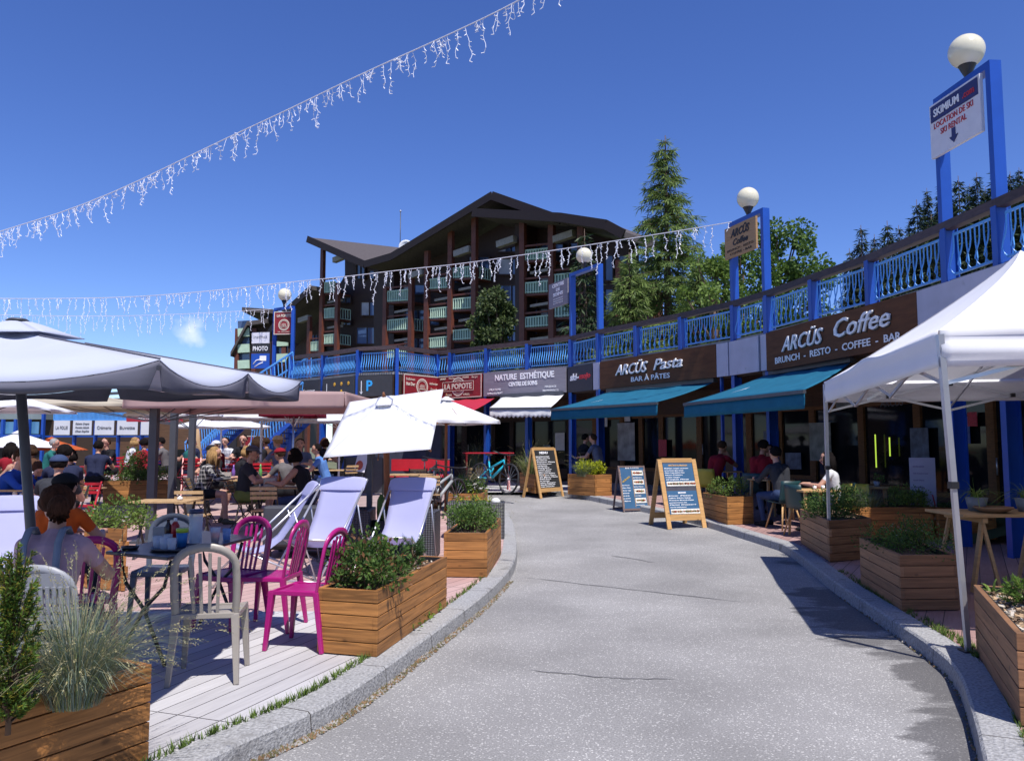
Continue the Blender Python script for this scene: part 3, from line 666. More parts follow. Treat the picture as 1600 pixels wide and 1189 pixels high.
t,w,h=band(459,504,DKS,'charcoal direction sign with a green dot',.12,3.25,3.95); mb=MB(); mb.ball((w*.25,-.03,h*.5),(.12,.012,.12),14,8); mb.build('pictogram',GRN,t); text('Sommet',t,w*.65,h*.4,h*.16,TXW,-.03,fitw=w*.4)
# ------------------------------------------------ awnings
TEAL=cloth('teal_canvas',(.014,.125,.215),.12,.1,.1,4); WCAN=cloth('white_canvas',(.80,.80,.82),.22); RCAN=cloth('red_canvas',(.50,.03,.06),.2,.08)
def awning(bl,br,fl,fr,val,mat,label,scallop=False,sag=.05):
    c=(bl+br)/2; t=thing('awning',label,'awning',c)
    mb=MB(); rows=[]
    for i in range(9):
        u=i/8; r=[]
        for j in range(25):
            k=j/24; p=bl.lerp(br,k).lerp(fl.lerp(fr,k),u); p.z-=sag*math.sin(PI*u)*(1+.2*math.sin(k*31)); 
            if u<.25: p.z+= .012*math.sin(k*19)
            r.append(p)
        rows.append(r)
    mb.sheet(rows); mb.build('canopy',mat,t,world=True,solid=.006)
    mb=MB(); rows=[]
    for u in range(4):
        r=[]
        for j in range(61):
            k=j/60; p=V(fl.lerp(fr,k)); v=val-(.05*(.5+.5*math.cos(k*2*PI*14)) if scallop else 0); p.z-=.05+v*u/3; n=V(((fr-fl).y,-(fr-fl).x,0)).normalized(); p+=n*(.015*math.sin(k*23+u)*u/3)
            r.append(p)
        rows.append(r)
    mb.sheet(rows); mb.build('valance',mat,t,world=True,solid=.004)
    mb=MB(); mb.beam(fl-V((0,0,.03)),fr-V((0,0,.03)),.06,.06); mb.build('front_bar',DGREY,t,world=True)
    mb=MB(); mb.beam(bl+V((0,0,.04)),br+V((0,0,.04)),.14,.12); mb.build('cassette',DGREY,t,world=True)
    for k in (.15,.85):
        a=bl.lerp(br,k)-V((0,0,.08)); b=fl.lerp(fr,k)-V((0,0,.04)); m=a.lerp(b,.5)+(br-bl).normalized()*(.35 if k<.5 else -.35); mb=MB(); mb.tube([a,m,b],.02,6); mb.build('arm',ALU,t,world=True)
    return t
def at3(p,z): return V((p.x,p.y,z))
def fw(px,py,z): return G(px,py,z)
b_l=fac(950,3.15); b_r=fac(1118,3.15)
awning(at3(b_l,3.12),at3(b_r,3.12),fw(861,639,2.6),fw(1027,628,2.6),.26,TEAL,'teal awning below the pasta bar sign',sag=.04)
b_l=fac(1196,3.15); b_r=fac(1333,3.15)
awning(at3(b_l,3.12),at3(b_r,3.12),fw(1069,630,2.5),fw(1257,609,2.5),.26,TEAL,'teal awning below the coffee bar sign, next to the white gazebo',sag=.04)
b_l=fac(788,3.15)+V((-.1,-.1,0)); b_r=fac(886,3.15)+V((-.1,-.1,0))
awning(at3(b_l,3.16),at3(b_r,3.16),at3(fw(765,637,2.72),2.72),at3(fw(861,636,2.72),2.72),.26,WCAN,'white awning with a scalloped edge below the grey spa sign',True,.02)
b_l=fac(700,3.15); b_r=fac(758,3.15); nn=outn(b_r,b_l)
awning(at3(b_l,3.18),at3(b_r,3.18)+V((.35,-.2,0)),fw(640,645,2.45),fw(737,643,2.45),.2,RCAN,'red awning below the red restaurant sign',sag=.02)
# ------------------------------------------------ white gazebo on the right
GZW=cloth('gazebo_canvas',(.83,.83,.86),.16,.03,.5,1.6)
def gazebo():
    Bc=G(1468,516,2.42); Bc.z=0; A=G(1289,597,2.42); A.z=0; u=(A-Bc).normalized(); v=V((u.y,-u.x,0)); wdt=2.95; C=Bc+v*wdt; Dd=A+v*wdt
    t=thing('gazebo','white pop up gazebo standing over the deck on the right','gazebo',(Bc.x,Bc.y,gz(Bc.y)+.1)); zt,zb=2.42,2.15
    cs=[Bc,A,Dd,C]; ap=(Bc+A+C+Dd)/4; apex=V((ap.x,ap.y,3.52)); L_=(A-Bc).length
    r1=apex-u*(.0); 
    # roof: each side a sagging triangle fan from apex
    mb=MB()
    for i in range(4):
        p,q=cs[i],cs[(i+1)%4]; rows=[]
        for a in range(15):
            s=a/14; row=[]
            for b in range(17):
                k=b/16; e=V(p.lerp(q,k)); e=V((e.x,e.y,zt)); x=apex.lerp(e,s); z=apex.z+(zt-apex.z)*(s**.82) ; 
                ridge=abs(k-.5)*2; z-= .10*math.sin(PI*s)*(1-ridge**2)
                if s>.75: z+=.05*math.exp(-((k-.5)/.10)**2)*(s-.75)*4*(1 if i in (0,2) else 0)
                z+=.008*math.sin(k*37+i)*s*(1-s)*4
                row.append(V((x.x,x.y,z)))
            rows.append(row)
        mb.sheet(rows)
    mb.build('roof',GZW,t,world=True)
    for i in range(4):
        p,q=cs[i],cs[(i+1)%4]; o=(q-p).normalized(); n=V((-o.y,o.x,0)) 
        if (p+n-ap).length<(p-n-ap).length: n=-n
        mb=MB(); rows=[]
        for a in range(7):
            s=a/6; row=[]
            for b in range(41):
                k=b/40; e=V(p.lerp(q,k)); 
                sag=(.16*math.sin(PI*k)*s if i==0 else .02*math.sin(PI*k))
                fold=.018*math.sin(s*9+k*3)*(1 if i==3 else .4)
                row.append(V((e.x,e.y,zt+(.05*math.exp(-((k-.5)/.10)**2) if i in (0,2) else 0)*(1-s)-(zt-zb)*s+ (sag if i==0 else 0)*0))+n*(.012+fold))
            rows.append(row)
        mb.sheet(rows); mb.build('valance',GZW,t,world=True,solid=.003)
    # legs
    legs=[(Bc,GG(1513,1018,.12)),(A,GG(1297,874,.12)),(Dd,Dd),(C,C)]
    for top,foot in legs:
        mb=MB(); f=V((foot.x,foot.y,gz(foot.y)+.12)); tp=V((top.x,top.y,zt-.03)); m=f.lerp(tp,.52)
        mb.beam(f,m,.034); mb.beam(m,tp,.042); o=mb.build('leg',ALU,t,world=True)
        mb=MB(); mb.box((m.x,m.y,m.z),(.055,.055,.05)); mb.build('clamp',BLACKP,o,world=True); mb=MB(); mb.box((f.x,f.y,f.z+.006),(.1,.1,.012)); mb.build('foot',BLACKP,o,world=True)
    # scissor trusses
    mb=MB(); sp=[]
    for i in range(4):
        p,q=cs[i],cs[(i+1)%4]; n=3 if i%2==0 else 2
        for j in range(n):
            a=p.lerp(q,j/n); b=p.lerp(q,(j+1)/n); inn=(ap-(a+b)/2).normalized()*.05; inn.z=0
            for s0,s1 in ((zt-.02,zb-.12),(zb-.12,zt-.02)): mb.beam(V((a.x,a.y,s0))+inn,V((b.x,b.y,s1))+inn,.014,.028)
            sp.append((a,b,inn))
    for cc in cs:
        mid=V((ap.x,ap.y,2.75)); mb.beam(V((cc.x,cc.y,zt-.06)),mid,.016,.03); 
    for i in range(4):
        m=cs[i].lerp(cs[(i+1)%4],.5); mb.beam(V((m.x,m.y,zb-.1)),V((ap.x,ap.y,2.9)),.014,.028); mb.beam(V((m.x,m.y,zt-.05)),V((ap.x,ap.y,2.5)),.014,.028)
    mb.beam(V((ap.x,ap.y,2.3)),V((ap.x,ap.y,3.5)),.035); mb.build('truss',ALU,t,world=True)
    mb=MB()
    for a,b,inn in sp:
        m=(a+b)/2; mb.box((m.x+inn.x,m.y+inn.y,(zt+zb)/2-.07),(.05,.05,.05)); mb.box((b.x+inn.x,b.y+inn.y,zt-.05),(.05,.05,.05))
    mb.build('joint',BLACKP,t,world=True)
gazebo()

m,tt,p_,o_=_out('green_glow'); p_.inputs['Base Color'].default_value=(.3,.4,.05,1); p_.inputs['Emission Color'].default_value=(.55,.8,.08,1); p_.inputs['Emission Strength'].default_value=.7; GLOW=m  # glow put into thin strips on the pane, imitating neon reflections
for (x,y0,y1,l) in ((1376,672,737,'longer of the two upright yellow green glow strips in the dark coffee bar window'),(1398,680,716,'shorter of the two upright yellow green glow strips in the dark coffee bar window')):
    q=poster(x,(y0+y1)/2,.035,(y1-y0)/1244*13.5,0,GLOW,l,'glow strip')
    if q: q.name='glow_strip'
q=poster(1402,634,.02,.02,0,DARK,'x','sign')
if q:
    tt=thing('window_lettering','pale lettering across the dark window behind the gazebo','sign',q.location,q.rotation_euler[2]); text('ARCÜS',tt,0,0,.16,pm('dim_grey',(.16,.16,.19),.6,.1),-.02,.2); bpy.data.objects.remove(q)
for x,y,w_,h_,c,l in ((1245,720,.5,.4,'dark_poster','small dark framed notice low in the window behind the diners'),(1330,625,.7,.35,'poster_pale','pale strip of stickers high in the window behind the gazebo'),(1040,700,.35,.5,'red_sticker','red and white leaflet in the window above the big menu board'),(985,650,.3,.35,'paper','white notice high in the pasta bar window'),(878,690,.4,.6,'paper','white sheets stuck on the spa window'),(858,700,.3,.2,'poster_pale','small pale card in the spa window'),(1445,700,.5,.8,'dark_poster','dark blue poster in the window left of the gazebo leg')):
    poster(x,y,w_,h_,0,MATS[c],l)
# ================================================ parasols
UMBG=cloth('grey_white_canvas',(.50,.53,.64),.16,.03,.15); PINK=cloth('dusty_pink_canvas',(.60,.43,.41),.45); BEIGE=cloth('beige_canvas',(.62,.56,.45),.4); ORC=cloth('orange_canvas',(.62,.14,.04),.35); MAROON=cloth('maroon_canvas',(.20,.012,.03),.15)
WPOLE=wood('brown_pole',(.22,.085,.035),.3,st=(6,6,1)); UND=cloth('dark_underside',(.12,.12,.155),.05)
def canopy_mesh(cs,apex,sag=.05,n=10,flat=.0):
    mb=MB(); rows_all=[]
    for i in range(len(cs)):
        p,q=cs[i],cs[(i+1)%len(cs)]; rows=[]
        for a in range(n+1):
            s=a/n; row=[]
            for b in range(n+1):
                k=b/n; x=apex.lerp(V(p).lerp(q,k),s); x.z-=sag*math.sin(PI*s)*math.sin(PI*k); row.append(x)
            rows.append(row)
        mb.sheet(rows)
    return mb
def parasol(label,cs,apex,mat,polebase,poler=.025,polemat=None,valance=.0,vmat=None,group=None,sag=.05,droop=.0,vent=True,tilt=None,ribs=True,inner=None,cat='parasol',poletop=None):
    t=thing('parasol',label,cat,polebase,0,group)
    canopy_mesh(cs,apex,sag).build('canopy',mat,t,world=True,solid=.004)
    top=V(poletop) if poletop else apex-V((0,0,.03)); pb=V(polebase)
    mb=MB(); mb.tube([pb,pb.lerp(top,.5),top],poler,12); mb.build('pole',polemat or ALU,t,world=True)
    if valance:
        mb=MB(); c=sum(cs,V())/len(cs)
        for i in range(len(cs)):
            p,q=cs[i],cs[(i+1)%len(cs)]; rows=[]
            for a in range(6):
                s=a/5; row=[]
                for b in range(25):
                    k=b/24; x=V(p).lerp(q,k); o=(x-c); o.z=0; o.normalize()
                    x=x-V((0,0,valance*s+droop*math.sin(PI*k)*s))+o*(.02*math.sin(k*17+i)*s); row.append(x)
                rows.append(row)
            mb.sheet(rows)
        mb.build('valance',vmat or mat,t,world=True,solid=.004)
    if vent:
        up=V((0,0,1)) if tilt is None else tilt
        cc=[apex+ (V(c)-apex)*.16+up*.045 for c in cs]; canopy_mesh(cc,apex+up*.07,-.0,4).build('vent_cap',mat,t,world=True,solid=.004)
        mb=MB(); mb.tube([apex+up*.05,apex+up*.12],[.03,.012],8); mb.build('finial',polemat or DGREY,t,world=True)
    if ribs:
        mb=MB()
        ofs=(V((0,0,.05)) if tilt is None else tilt*.09)
        for c in cs: mb.beam(apex-ofs,V(c)-ofs*.3,.015,.02)
        for i in range(len(cs)):
            m=V(cs[i]).lerp(cs[(i+1)%len(cs)],.5); mb.beam(apex-ofs,m-ofs,.012,.016)
            h=top-V((0,0,.45)); mb.beam(pb.lerp(top,.78),apex.lerp(V(cs[i]),.5)-ofs*1.2,.012,.014)
        mb.build('ribs',polemat or DGREY,t,world=True)
    return t
def sq(cx,cy,z,hx,hy,rz=0):
    c,s=math.cos(rz),math.sin(rz); return [V((cx+x*c-y*s,cy+x*s+y*c,z)) for x,y in ((-hx,-hy),(hx,-hy),(hx,hy),(-hx,hy))]
# --- the big grey-white one over the black table: eight panels, rolled valance with dark inside
def big():
    C1=D(250,562,3.75); C2=D(470,596,6.3);  d=(C2-C1); u=d.normalized(); u.z=0; v=V((-u.y,u.x,0)); Lx=d.length
    C4=C1+v*2.95; C3=C2+v*2.95;  cs=[C1,C2,C3,C4]; apex=(C1+C2+C3+C4)/4; apex.z=D(85,492,apex.y).z-.11
    base=D(80,760,5.0); base=V((base.x,base.y,.12)); 
    t=thing('parasol','big grey white parasol with a dark lining, nearest over the black table','parasol',(apex.x,apex.y,.12))
    mb=MB(); n=12
    for i in range(4):
        p,q=cs[i],cs[(i+1)%4]; rows=[]
        for a in range(n+1):
            s=a/n; row=[]
            for b in range(2*n+1):
                k=b/(2*n); e=V(p).lerp(q,k); x=apex.lerp(e,s); half=abs(math.sin(2*PI*k)); x.z-=.045*math.sin(PI*s)*half
                if s>.72: x.z-= .105*((s-.72)/.28)**2*half**.8
                row.append(x)
            rows.append(row)
        mb.sheet(rows)
    mb.build('canopy',UMBG,t,world=True,solid=.004)
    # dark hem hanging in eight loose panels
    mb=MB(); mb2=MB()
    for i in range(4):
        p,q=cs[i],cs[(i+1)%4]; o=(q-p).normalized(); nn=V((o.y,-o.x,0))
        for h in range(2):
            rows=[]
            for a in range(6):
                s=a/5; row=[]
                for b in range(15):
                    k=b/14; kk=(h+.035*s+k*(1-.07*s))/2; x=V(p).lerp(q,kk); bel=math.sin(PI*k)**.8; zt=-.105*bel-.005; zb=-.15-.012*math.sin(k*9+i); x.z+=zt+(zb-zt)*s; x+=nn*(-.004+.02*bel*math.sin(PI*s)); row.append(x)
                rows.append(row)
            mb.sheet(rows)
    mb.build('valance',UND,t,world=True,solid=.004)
    ca=[apex+(V(c)-apex)*.2+V((0,0,.03)) for c in cs]; canopy_mesh(ca,apex+V((0,0,.075)),-.02,6).build('vent_cap',UMBG,t,world=True,solid=.004)
    mb=MB(); mb.lathe([(.07,0),(.05,.015),(0,.018)],(apex.x,apex.y,apex.z+.07),14); mb.build('finial',DGREY,t,world=True)
    mb=MB(); mb.tube([V((base.x,base.y,.12)),apex-V((0,0,.02))],.03,12); mb.build('pole',DGREY,t,world=True)
    mb=MB(); mb.lathe([(.3,0),(.3,.05),(.06,.09),(.05,.3)],(base.x,base.y,.12),20); mb.build('base',DGREY,t,world=True)
    mb=MB()
    for i in range(4):
        for e in (cs[i],cs[i].lerp(cs[(i+1)%4],.5)): mb.beam(apex-V((0,0,.06)),e-V((0,0,.04)),.018,.022); mb.beam(V((apex.x,apex.y,2.2)),apex.lerp(e,.55)-V((0,0,.05)),.014)
    mb.build('ribs',DGREY,t,world=True)
    for e in cs: mb=MB(); mb.tube([apex.lerp(e,.2)+V((0,0,.006)),apex.lerp(e,.6)+V((0,0,.006)),e+V((0,0,.006))],.0045,5); mb.build('seam',UND,t,world=True)
big()
def sqpole(t,p,h,w,mat=DGREY):
    mb=MB(); g=gz(p.y)+.11; mb.box((p.x,p.y,g+h/2),(w,w,h)); mb.build('mast',mat,t,world=True); mb=MB(); mb.box((p.x,p.y,g+.02),(w*4,w*4,.04)); mb.build('base_plate',DGREY,t,world=True)
def cant(label,cx,d,z0,z1,hx,hy,mat,mastpx,mastd,mw,rz=0,val=.25,vm=None):
    c=D(cx,697,d); cs=sq(c.x,c.y,z0,hx,hy,rz); ap=V((c.x,c.y,z1)); m=D(mastpx,697,mastd); m=V((m.x,m.y,gz(m.y)+.11))
    t=parasol(label,cs,ap,mat,V((m.x,m.y,m.z)),.01,DGREY,val,vm,vent=False,sag=.02,poletop=V((m.x,m.y,z0+.1))); sqpole(t,m,z1-m.z-.02,mw)
    mb=MB(); mb.beam(V((m.x,m.y,z1-.03)),ap-V((0,0,.03)),.05,.05); mb.build('arm',DGREY,t,world=True); return t
cant('dusty pink parasol with a long valance behind the big grey one',405,12.6,2.36,2.46,1.62,1.1,PINK,240,12.3,.115,R(-2),.235)
cant('beige parasol behind the left side of the big grey one',128,15.5,2.35,2.6,1.45,1.3,BEIGE,271,14.0,.105,R(2),.06)
cant('white parasol on a dark square mast behind the dusty pink one',285,17.5,2.25,2.6,.95,.9,WCAN,300,15.3,.105,R(8),.05)
def smallp(label,cx,d,z0,z1,h,mat,rz=0,pm_=None,pr=.02,val=.0,n=4,tp=0,group='white parasols in the middle of the terrace'):
    c=D(cx,697,d)
    cs=sq(c.x,c.y,z0,h,h,rz) if n==4 else [V((c.x+h*math.cos(2*PI*k/n+rz),c.y+h*math.sin(2*PI*k/n+rz),z0)) for k in range(n)]
    return parasol(label,cs,V((c.x,c.y,z1)),mat,V((c.x,c.y,gz(c.y)+.1)),pr,pm_,val,group=group)
smallp('white parasol on an orange wooden pole right of the tilted white one',697,16.5,2.10,2.55,.82,WCAN,R(28),WPOLE,.03,.07)
smallp('white parasol high at the left edge of the photograph',-60,10.5,2.08,2.45,1.05,WCAN,R(12),None,.025,.03)
smallp('white parasol behind the man in the blue sweater',28,27,1.55,2.05,1.2,WCAN,R(40),None,.02,.02)
smallp('small orange parasol beside the dark parasol mast',80,29,1.45,1.85,1.05,ORC,R(20),None,.02,.02)
smallp('white parasol on a white pole behind the man in the striped cap',408,18.5,2.22,2.62,1.25,WCAN,R(14),WHITEP,.028,.03)
smallp('white parasol left of the tilted white one',530,19.5,2.18,2.5,1.0,WCAN,R(35),WHITEP,.025,.03)
smallp('white parasol above the diners left of the pale blue post',345,24,2.15,2.55,1.3,WCAN,R(22),WHITEP,.025,.03)
t=smallp('dark maroon parasol below the dusty pink valance',458,16.2,2.32,2.5,.55,MAROON,R(3),ALU,.02,.16)
c=D(1600,686,16); 
# closed beige parasol
c=D(308,697,26); t=thing('parasol','closed beige parasol furled on its pole beside the stairs','parasol',(c.x,c.y,.4))
mb=MB(); mb.lathe([(.02,1.9),(.10,1.3),(.19,.75),(.20,.68),(.05,.7)],(c.x,c.y,.42),12); mb.build('furled_canopy',cloth('tan_canvas',(.45,.30,.17),.1),t,world=True); mb=MB(); mb.tube([(c.x,c.y,.4),(c.x,c.y,2.35)],.02); mb.build('pole',WPOLE,t,world=True)
# tilted white parasol in the centre
Dq,Cq,Bq,Aq=D(505,715,9.7),D(673,702,9.7),D(693,608,11.3),D(546,628,11.5)
ap=(Dq+Cq+Bq+Aq)/4; nrm=(Cq-Dq).cross(Aq-Dq).normalized(); nrm=nrm if nrm.z>0 else -nrm; ap=ap+nrm*.30
pb=D(607,800,10.9); pb=V((pb.x,pb.y,.13))
parasol('white parasol tilted steeply towards the deckchairs, on a brown wooden pole',[Dq,Cq,Bq,Aq],ap,WCAN,pb,.04,WPOLE,.0,vent=True,tilt=nrm,sag=.03,poletop=ap-nrm*.12)
# dark square post by the wicker boxes
p=D(577,800,10.95); t=thing('post','dark square metal post left of the brown parasol pole','post',(p.x,p.y,.12)); mb=MB(); mb.box((p.x,p.y,.12+.75),(.07,.07,1.5)); mb.build('shaft',DGREY,t,world=True); mb=MB(); mb.box((p.x,p.y,.14),(.2,.2,.03)); mb.build('base_plate',DGREY,t,world=True)
# ================================================ planters
def planter(label,N,Lp,Rp,h,nb=5,mat=PLW,matl=None,z=None,soil=.06):
    # N near corner, Lp / Rp the two neighbours (world, any z); boards with finger joints
    z=N.z if z is None else z; N=V((N.x,N.y,z)); a=V((Lp.x,Lp.y,z)); b=V((Rp.x,Rp.y,z)); far=a+(b-N)
    t=thing('planter_box',label,'planter',((N.x+far.x)/2,(N.y+far.y)/2,z),0,'timber planter boxes along the terraces')
    cs=[N,b,far,a]; th=.035; bh=h/nb
    ctr=(N+far)/2
    mb=MB()
    for i in range(nb):
        zz=z+bh*(i+.5)
        for k in range(4):
            p,q=cs[k],cs[(k+1)%4]; d=(q-p).normalized(); nn=V((d.y,-d.x,0)); nn=nn if nn.dot(ctr-p)>0 else -nn
            ext=.0 if (i+k)%2==0 else th
            e0=p+d*ext+nn*th/2; e1=q-d*ext+nn*th/2
            jit=random.uniform(-.0015,.0015)
            mb.beam(V((e0.x,e0.y,zz))+nn*jit,V((e1.x,e1.y,zz))+nn*jit,th,bh-.006)
    mb.build('boards',mat,t,world=True,bevel=.003)
    mb=MB(); 
    for k in range(4):
        p,q=cs[k],cs[(k+1)%4]; d=(q-p).normalized(); nn=V((d.y,-d.x,0)); nn=nn if nn.dot(ctr-p)>0 else -nn
        e0=p+nn*(th+.004); e1=q+nn*(th+.004); mb.beam(V((e0.x,e0.y,z+h*.5))+d*.04,V((e1.x,e1.y,z+h*.5))-d*.04,.006,h-.012)
    mb.build('liner',BLACKP,t,world=True)
    # bark mulch surface
    mb=MB(); rows=[]; I=[p+(ctr-p).normalized()*th*1.6 for p in cs]
    for i in range(13):
        row=[]
        for j in range(9):
            u,v=i/12,j/8; p=I[0].lerp(I[3],u).lerp(I[1].lerp(I[2],u),v); row.append(V((p.x,p.y,z+h-soil+.02*random.random()+.02*math.sin(PI*u)*math.sin(PI*v))))
        rows.append(row)
    mb.sheet(rows); mb.build('soil',SOIL,t,world=True)
    return t,cs,z+h-soil
def plantersq(label,pN,pL,pR,h,**k): return planter(label,GG(*pN),GG(*pL),GG(*pR),h,**k)
PL={}
c1=GG(232,1187); d1=V((-.31,-.57,0)).normalized(); nL=V((d1.y,-d1.x,0)); nL=nL if nL.x<0 else -nL
PL['near']=planter('near planter box cut by the bottom left corner, with blue grass',c1+d1*1.9,c1+d1*1.9+nL*.62,c1,.44)
PL['mid']=plantersq('planter box behind the magenta chairs, with a leafy shrub and a dwarf pine',(589,1027),(495,1019),(698,948),.455,mat=PLW)
PL['p3']=plantersq('planter box in front of the wicker box, with small white flowers',(761,902),(693,901),(783,866),.49)
PL['p4']=planter('planter box farther along the left kerb with white daisies',D(754,812,16.2)*1,D(698,812,16.2),D(762,800,17.6),.48,z=.15)
PL['r1']=plantersq('planter box right of the big wooden menu board',(1137,820),(1098,806),(1178,818),.5)
PL['r2']=plantersq('planter box behind the far gazebo leg',(1297,878),(1251,848),(1364,872),.52,mat=PLG)
PL['r3']=plantersq('planter box between the two gazebo legs with tiny white flowers',(1409,954),(1345,912),(1500,953),.49,mat=PLG)
c4=GG(1595,1134); c4l=GG(1526,1020); PL['r4']=planter('planter box cut by the right edge, with bark mulch and strappy leaves',c4,c4l,c4+V(((c4l-c4).y,-(c4l-c4).x,0)).normalized()*.6,.48,mat=PLG)
a=D(1345,840,12.6); a.z=.13; b=V((a.x+1.15,a.y+.0,.13)); PL['r5']=planter('long orange planter box full of herbs behind the menu banner',a,V((a.x+.0,a.y+.45,.13)),b,.5)
PL['r5b']=planter('second orange planter box right of the menu banner',V((a.x+1.2,a.y-.05,.13)),V((a.x+1.2,a.y+.4,.13)),V((a.x+2.1,a.y-.05,.13)),.5)
PL['r6']=plantersq('planter box with a golden shrub under the teal awning',(930,775),(887,771),(956,774),.52)
PL['r7']=plantersq('planter box hidden behind the chalkboard',(836,771),(812,764),(852,770),.48)
PL['f1']=plantersq('planter box behind the turquoise bicycle',(770,752),(742,750),(790,750),.5)
a=GG(163,800); PL['l1']=planter('long planter box on the terrace behind the two square masts',D(160,795,17.5),D(160,795,17.9),D(262,794,18.2),.62,z=.2,nb=6)
PL['l2']=planter('planter box right behind the woman in the pink shirt',D(197,868,8.2),D(130,868,8.4),D(196,868,9.1),.62,z=.12,nb=5)
PL['l3']=planter('planter box between the slatted chairs and the bicycles',D(655,812,16.8),D(640,812,17.2),D(690,812,17),.45,z=.2,nb=4)
# ================================================ wicker boxes and sofa
def wicker():
    m,t,p,o=_out('dark_wicker'); N=t.nodes.new; l=t.links.new; tc=N('ShaderNodeTexCoord'); 
    w1=N('ShaderNodeTexWave'); w1.inputs['Scale'].default_value=14; w1.bands_direction='Z'; w2=N('ShaderNodeTexWave'); w2.inputs['Scale'].default_value=9; w2.bands_direction='X'; 
    w3=N('ShaderNodeTexWave'); w3.inputs['Scale'].default_value=9; w3.bands_direction='Y'
    for q in (w1,w2,w3): l(tc.outputs['Object'],q.inputs[0]); q.inputs['Distortion'].default_value=.4
    a=N('ShaderNodeMath'); a.operation='MULTIPLY'; l(w2.outputs['Fac'],a.inputs[0]); l(w3.outputs['Fac'],a.inputs[1]); b=N('ShaderNodeMath'); b.operation='MULTIPLY_ADD'; b.inputs[1].default_value=.5; l(w1.outputs['Fac'],b.inputs[0]); l(a.outputs[0],b.inputs[2])
    r=N('ShaderNodeValToRGB'); e=r.color_ramp.elements; e[0].color=(.012,.012,.016,1); e[1].color=(.085,.09,.11,1); l(b.outputs[0],r.inputs[0]); l(r.outputs[0],p.inputs['Base Color']); p.inputs['Roughness'].default_value=.45
    bb=N('ShaderNodeBump'); bb.inputs['Distance'].default_value=.01; l(b.outputs[0],bb.inputs['Height']); l(bb.outputs[0],p.inputs['Normal']); return m
WICK=wicker(); SOFA=pm('dark_cover',(.042,.045,.056),.6,.15,4,.2)
def wbox(label,cx,cy,w,d,h,rz=0,z=.12,open_=True):
    t=thing('wicker_planter',label,'wicker planter',(cx,cy,z),rz,'dark wicker boxes around the deckchairs'); mb=MB(); th=.05
    for c,s in (((0,-d/2+th/2,h/2),(w,th,h)),((0,d/2-th/2,h/2),(w,th,h)),((-w/2+th/2,0,h/2),(th,d-2*th,h)),((w/2-th/2,0,h/2),(th,d-2*th,h))): mb.box(c,s)
    mb.build('basket',WICK,t,bevel=.012); mb=MB(); mb.box((0,0,h-.06),(w-2*th,d-2*th,.04)); mb.build('soil',SOIL,t); return t
q=GG(745,842); wbox('dark wicker planter at the kerb behind the white flowered planter box',q.x-.02,q.y+.25,.90,.5,.58)
q=GG(636,872); wbox('dark wicker planter behind the right deckchair',q.x,q.y+.25,.76,.45,.60,R(-4))
q=GG(553,878); wbox('narrow dark wicker planter behind the middle deckchair',q.x,q.y+.45,.30,.85,.63,R(4))
t=thing('sofa','low dark grey sofa seen from behind the deckchairs','sofa',(GG(470,880).x,GG(470,880).y+.5,.12),R(3))
mb=MB(); mb.box((0,0,.42),(1.22,.22,.52)); mb.build('backrest',SOFA,t,bevel=.03); mb=MB(); mb.box((0,.45,.24),(1.22,.7,.3)); mb.build('seat',SOFA,t,bevel=.03)
for x in (-.55,.55):
    for y in (0,.7): mb=MB(); mb.box((x,y,.06),(.06,.06,.12)); mb.build('leg',BLACKP,t)
# ================================================ sandwich boards
PINE=wood('pine_frame',(.52,.30,.12),.22); CHALK=pm('chalkboard',(.02,.02,.022),.7,.2,5)
BLUEP=pm('menu_blue',(.035,.11,.22),.5,.08)
def aboard(label,FL,FR,BL,H,mat,wd=.07,face=None,cat='sandwich board',leg=True,lean=.62):
    w=(FR-FL).length; rz=math.atan2((FR-FL).y,(FR-FL).x); back=BL-FL; dn=V((-(FR-FL).y,(FR-FL).x,0)).normalized(); bk=abs(back.dot(dn)); 
    t=thing('sandwich_board',label,cat,FL,rz,'menu boards standing on the road'); ty=bk*lean*.8; th=.03
    def fr(name,y0,parent):
        o=MB(); yt=ty
        def P(x,u,off=0): return V((x,y0+(yt-y0)*u+off,H*u))
        for x in (wd/2,w-wd/2): o.beam(P(x,0),P(x,1),wd,th,up=(0,1,0))
        for u,hh in (((.985,wd),(.16 if leg else .05,wd*1.3))): o.beam(P(wd,u),P(w-wd,u),th,hh)
        return o.build(name,mat,parent),P
    f,P=fr('front_frame',0,t); fr('rear_frame',bk,t)
    ang=math.atan2(ty,H)
    pnl=thing('board_panel',None,None,(0,0,0)) ; bpy.data.objects.remove(pnl)
    e=bpy.data.meshes.new('x'); bpy.data.meshes.remove(e)
    # face panel in its own tilted frame
    mb=MB(); u0,u1=(.19,.955) if leg else (.07,.98); hh=(u1-u0)*H/math.cos(ang); mb.box((w/2,0,hh/2),(w-2*wd+.01,.012,hh)); pn=mb.build('panel',face or CHALK,t)
    pn.location=(0,ty*u0-.0,H*u0); pn.rotation_euler=(-ang,0,0)
    return t,pn,w,hh,wd
def scribble(pn,w,wd,z0,z1,n,mat,seed,h=.02,x0=None,x1=None,y=-.012,align=0,name='lettering'):
    rnd=random.Random(seed); words='Menu du jour Entree plat Tartiflette Salade Burger maison Crepes Lasagne Pates Pizza Fromage Dessert glace Cafe gourmand Boisson fraiche Brunch oeufs bacon toast avocat saumon jambon soupe croque'.split()
    x0=wd+.03 if x0 is None else x0; x1=w-wd-.03 if x1 is None else x1
    for i in range(n):
        z=z1-(z1-z0)*(i+.9)/n; s=' '.join(rnd.sample(words,rnd.choice((2,3,3,4)))); ww=(x1-x0)*rnd.uniform(.5,.98)
        text(s,pn,x0 if not align else (x0+x1)/2,z,h*rnd.uniform(.85,1.15),mat,y,.15,'LEFT' if not align else 'CENTER',fitw=ww,bold=.001,ext=.001)
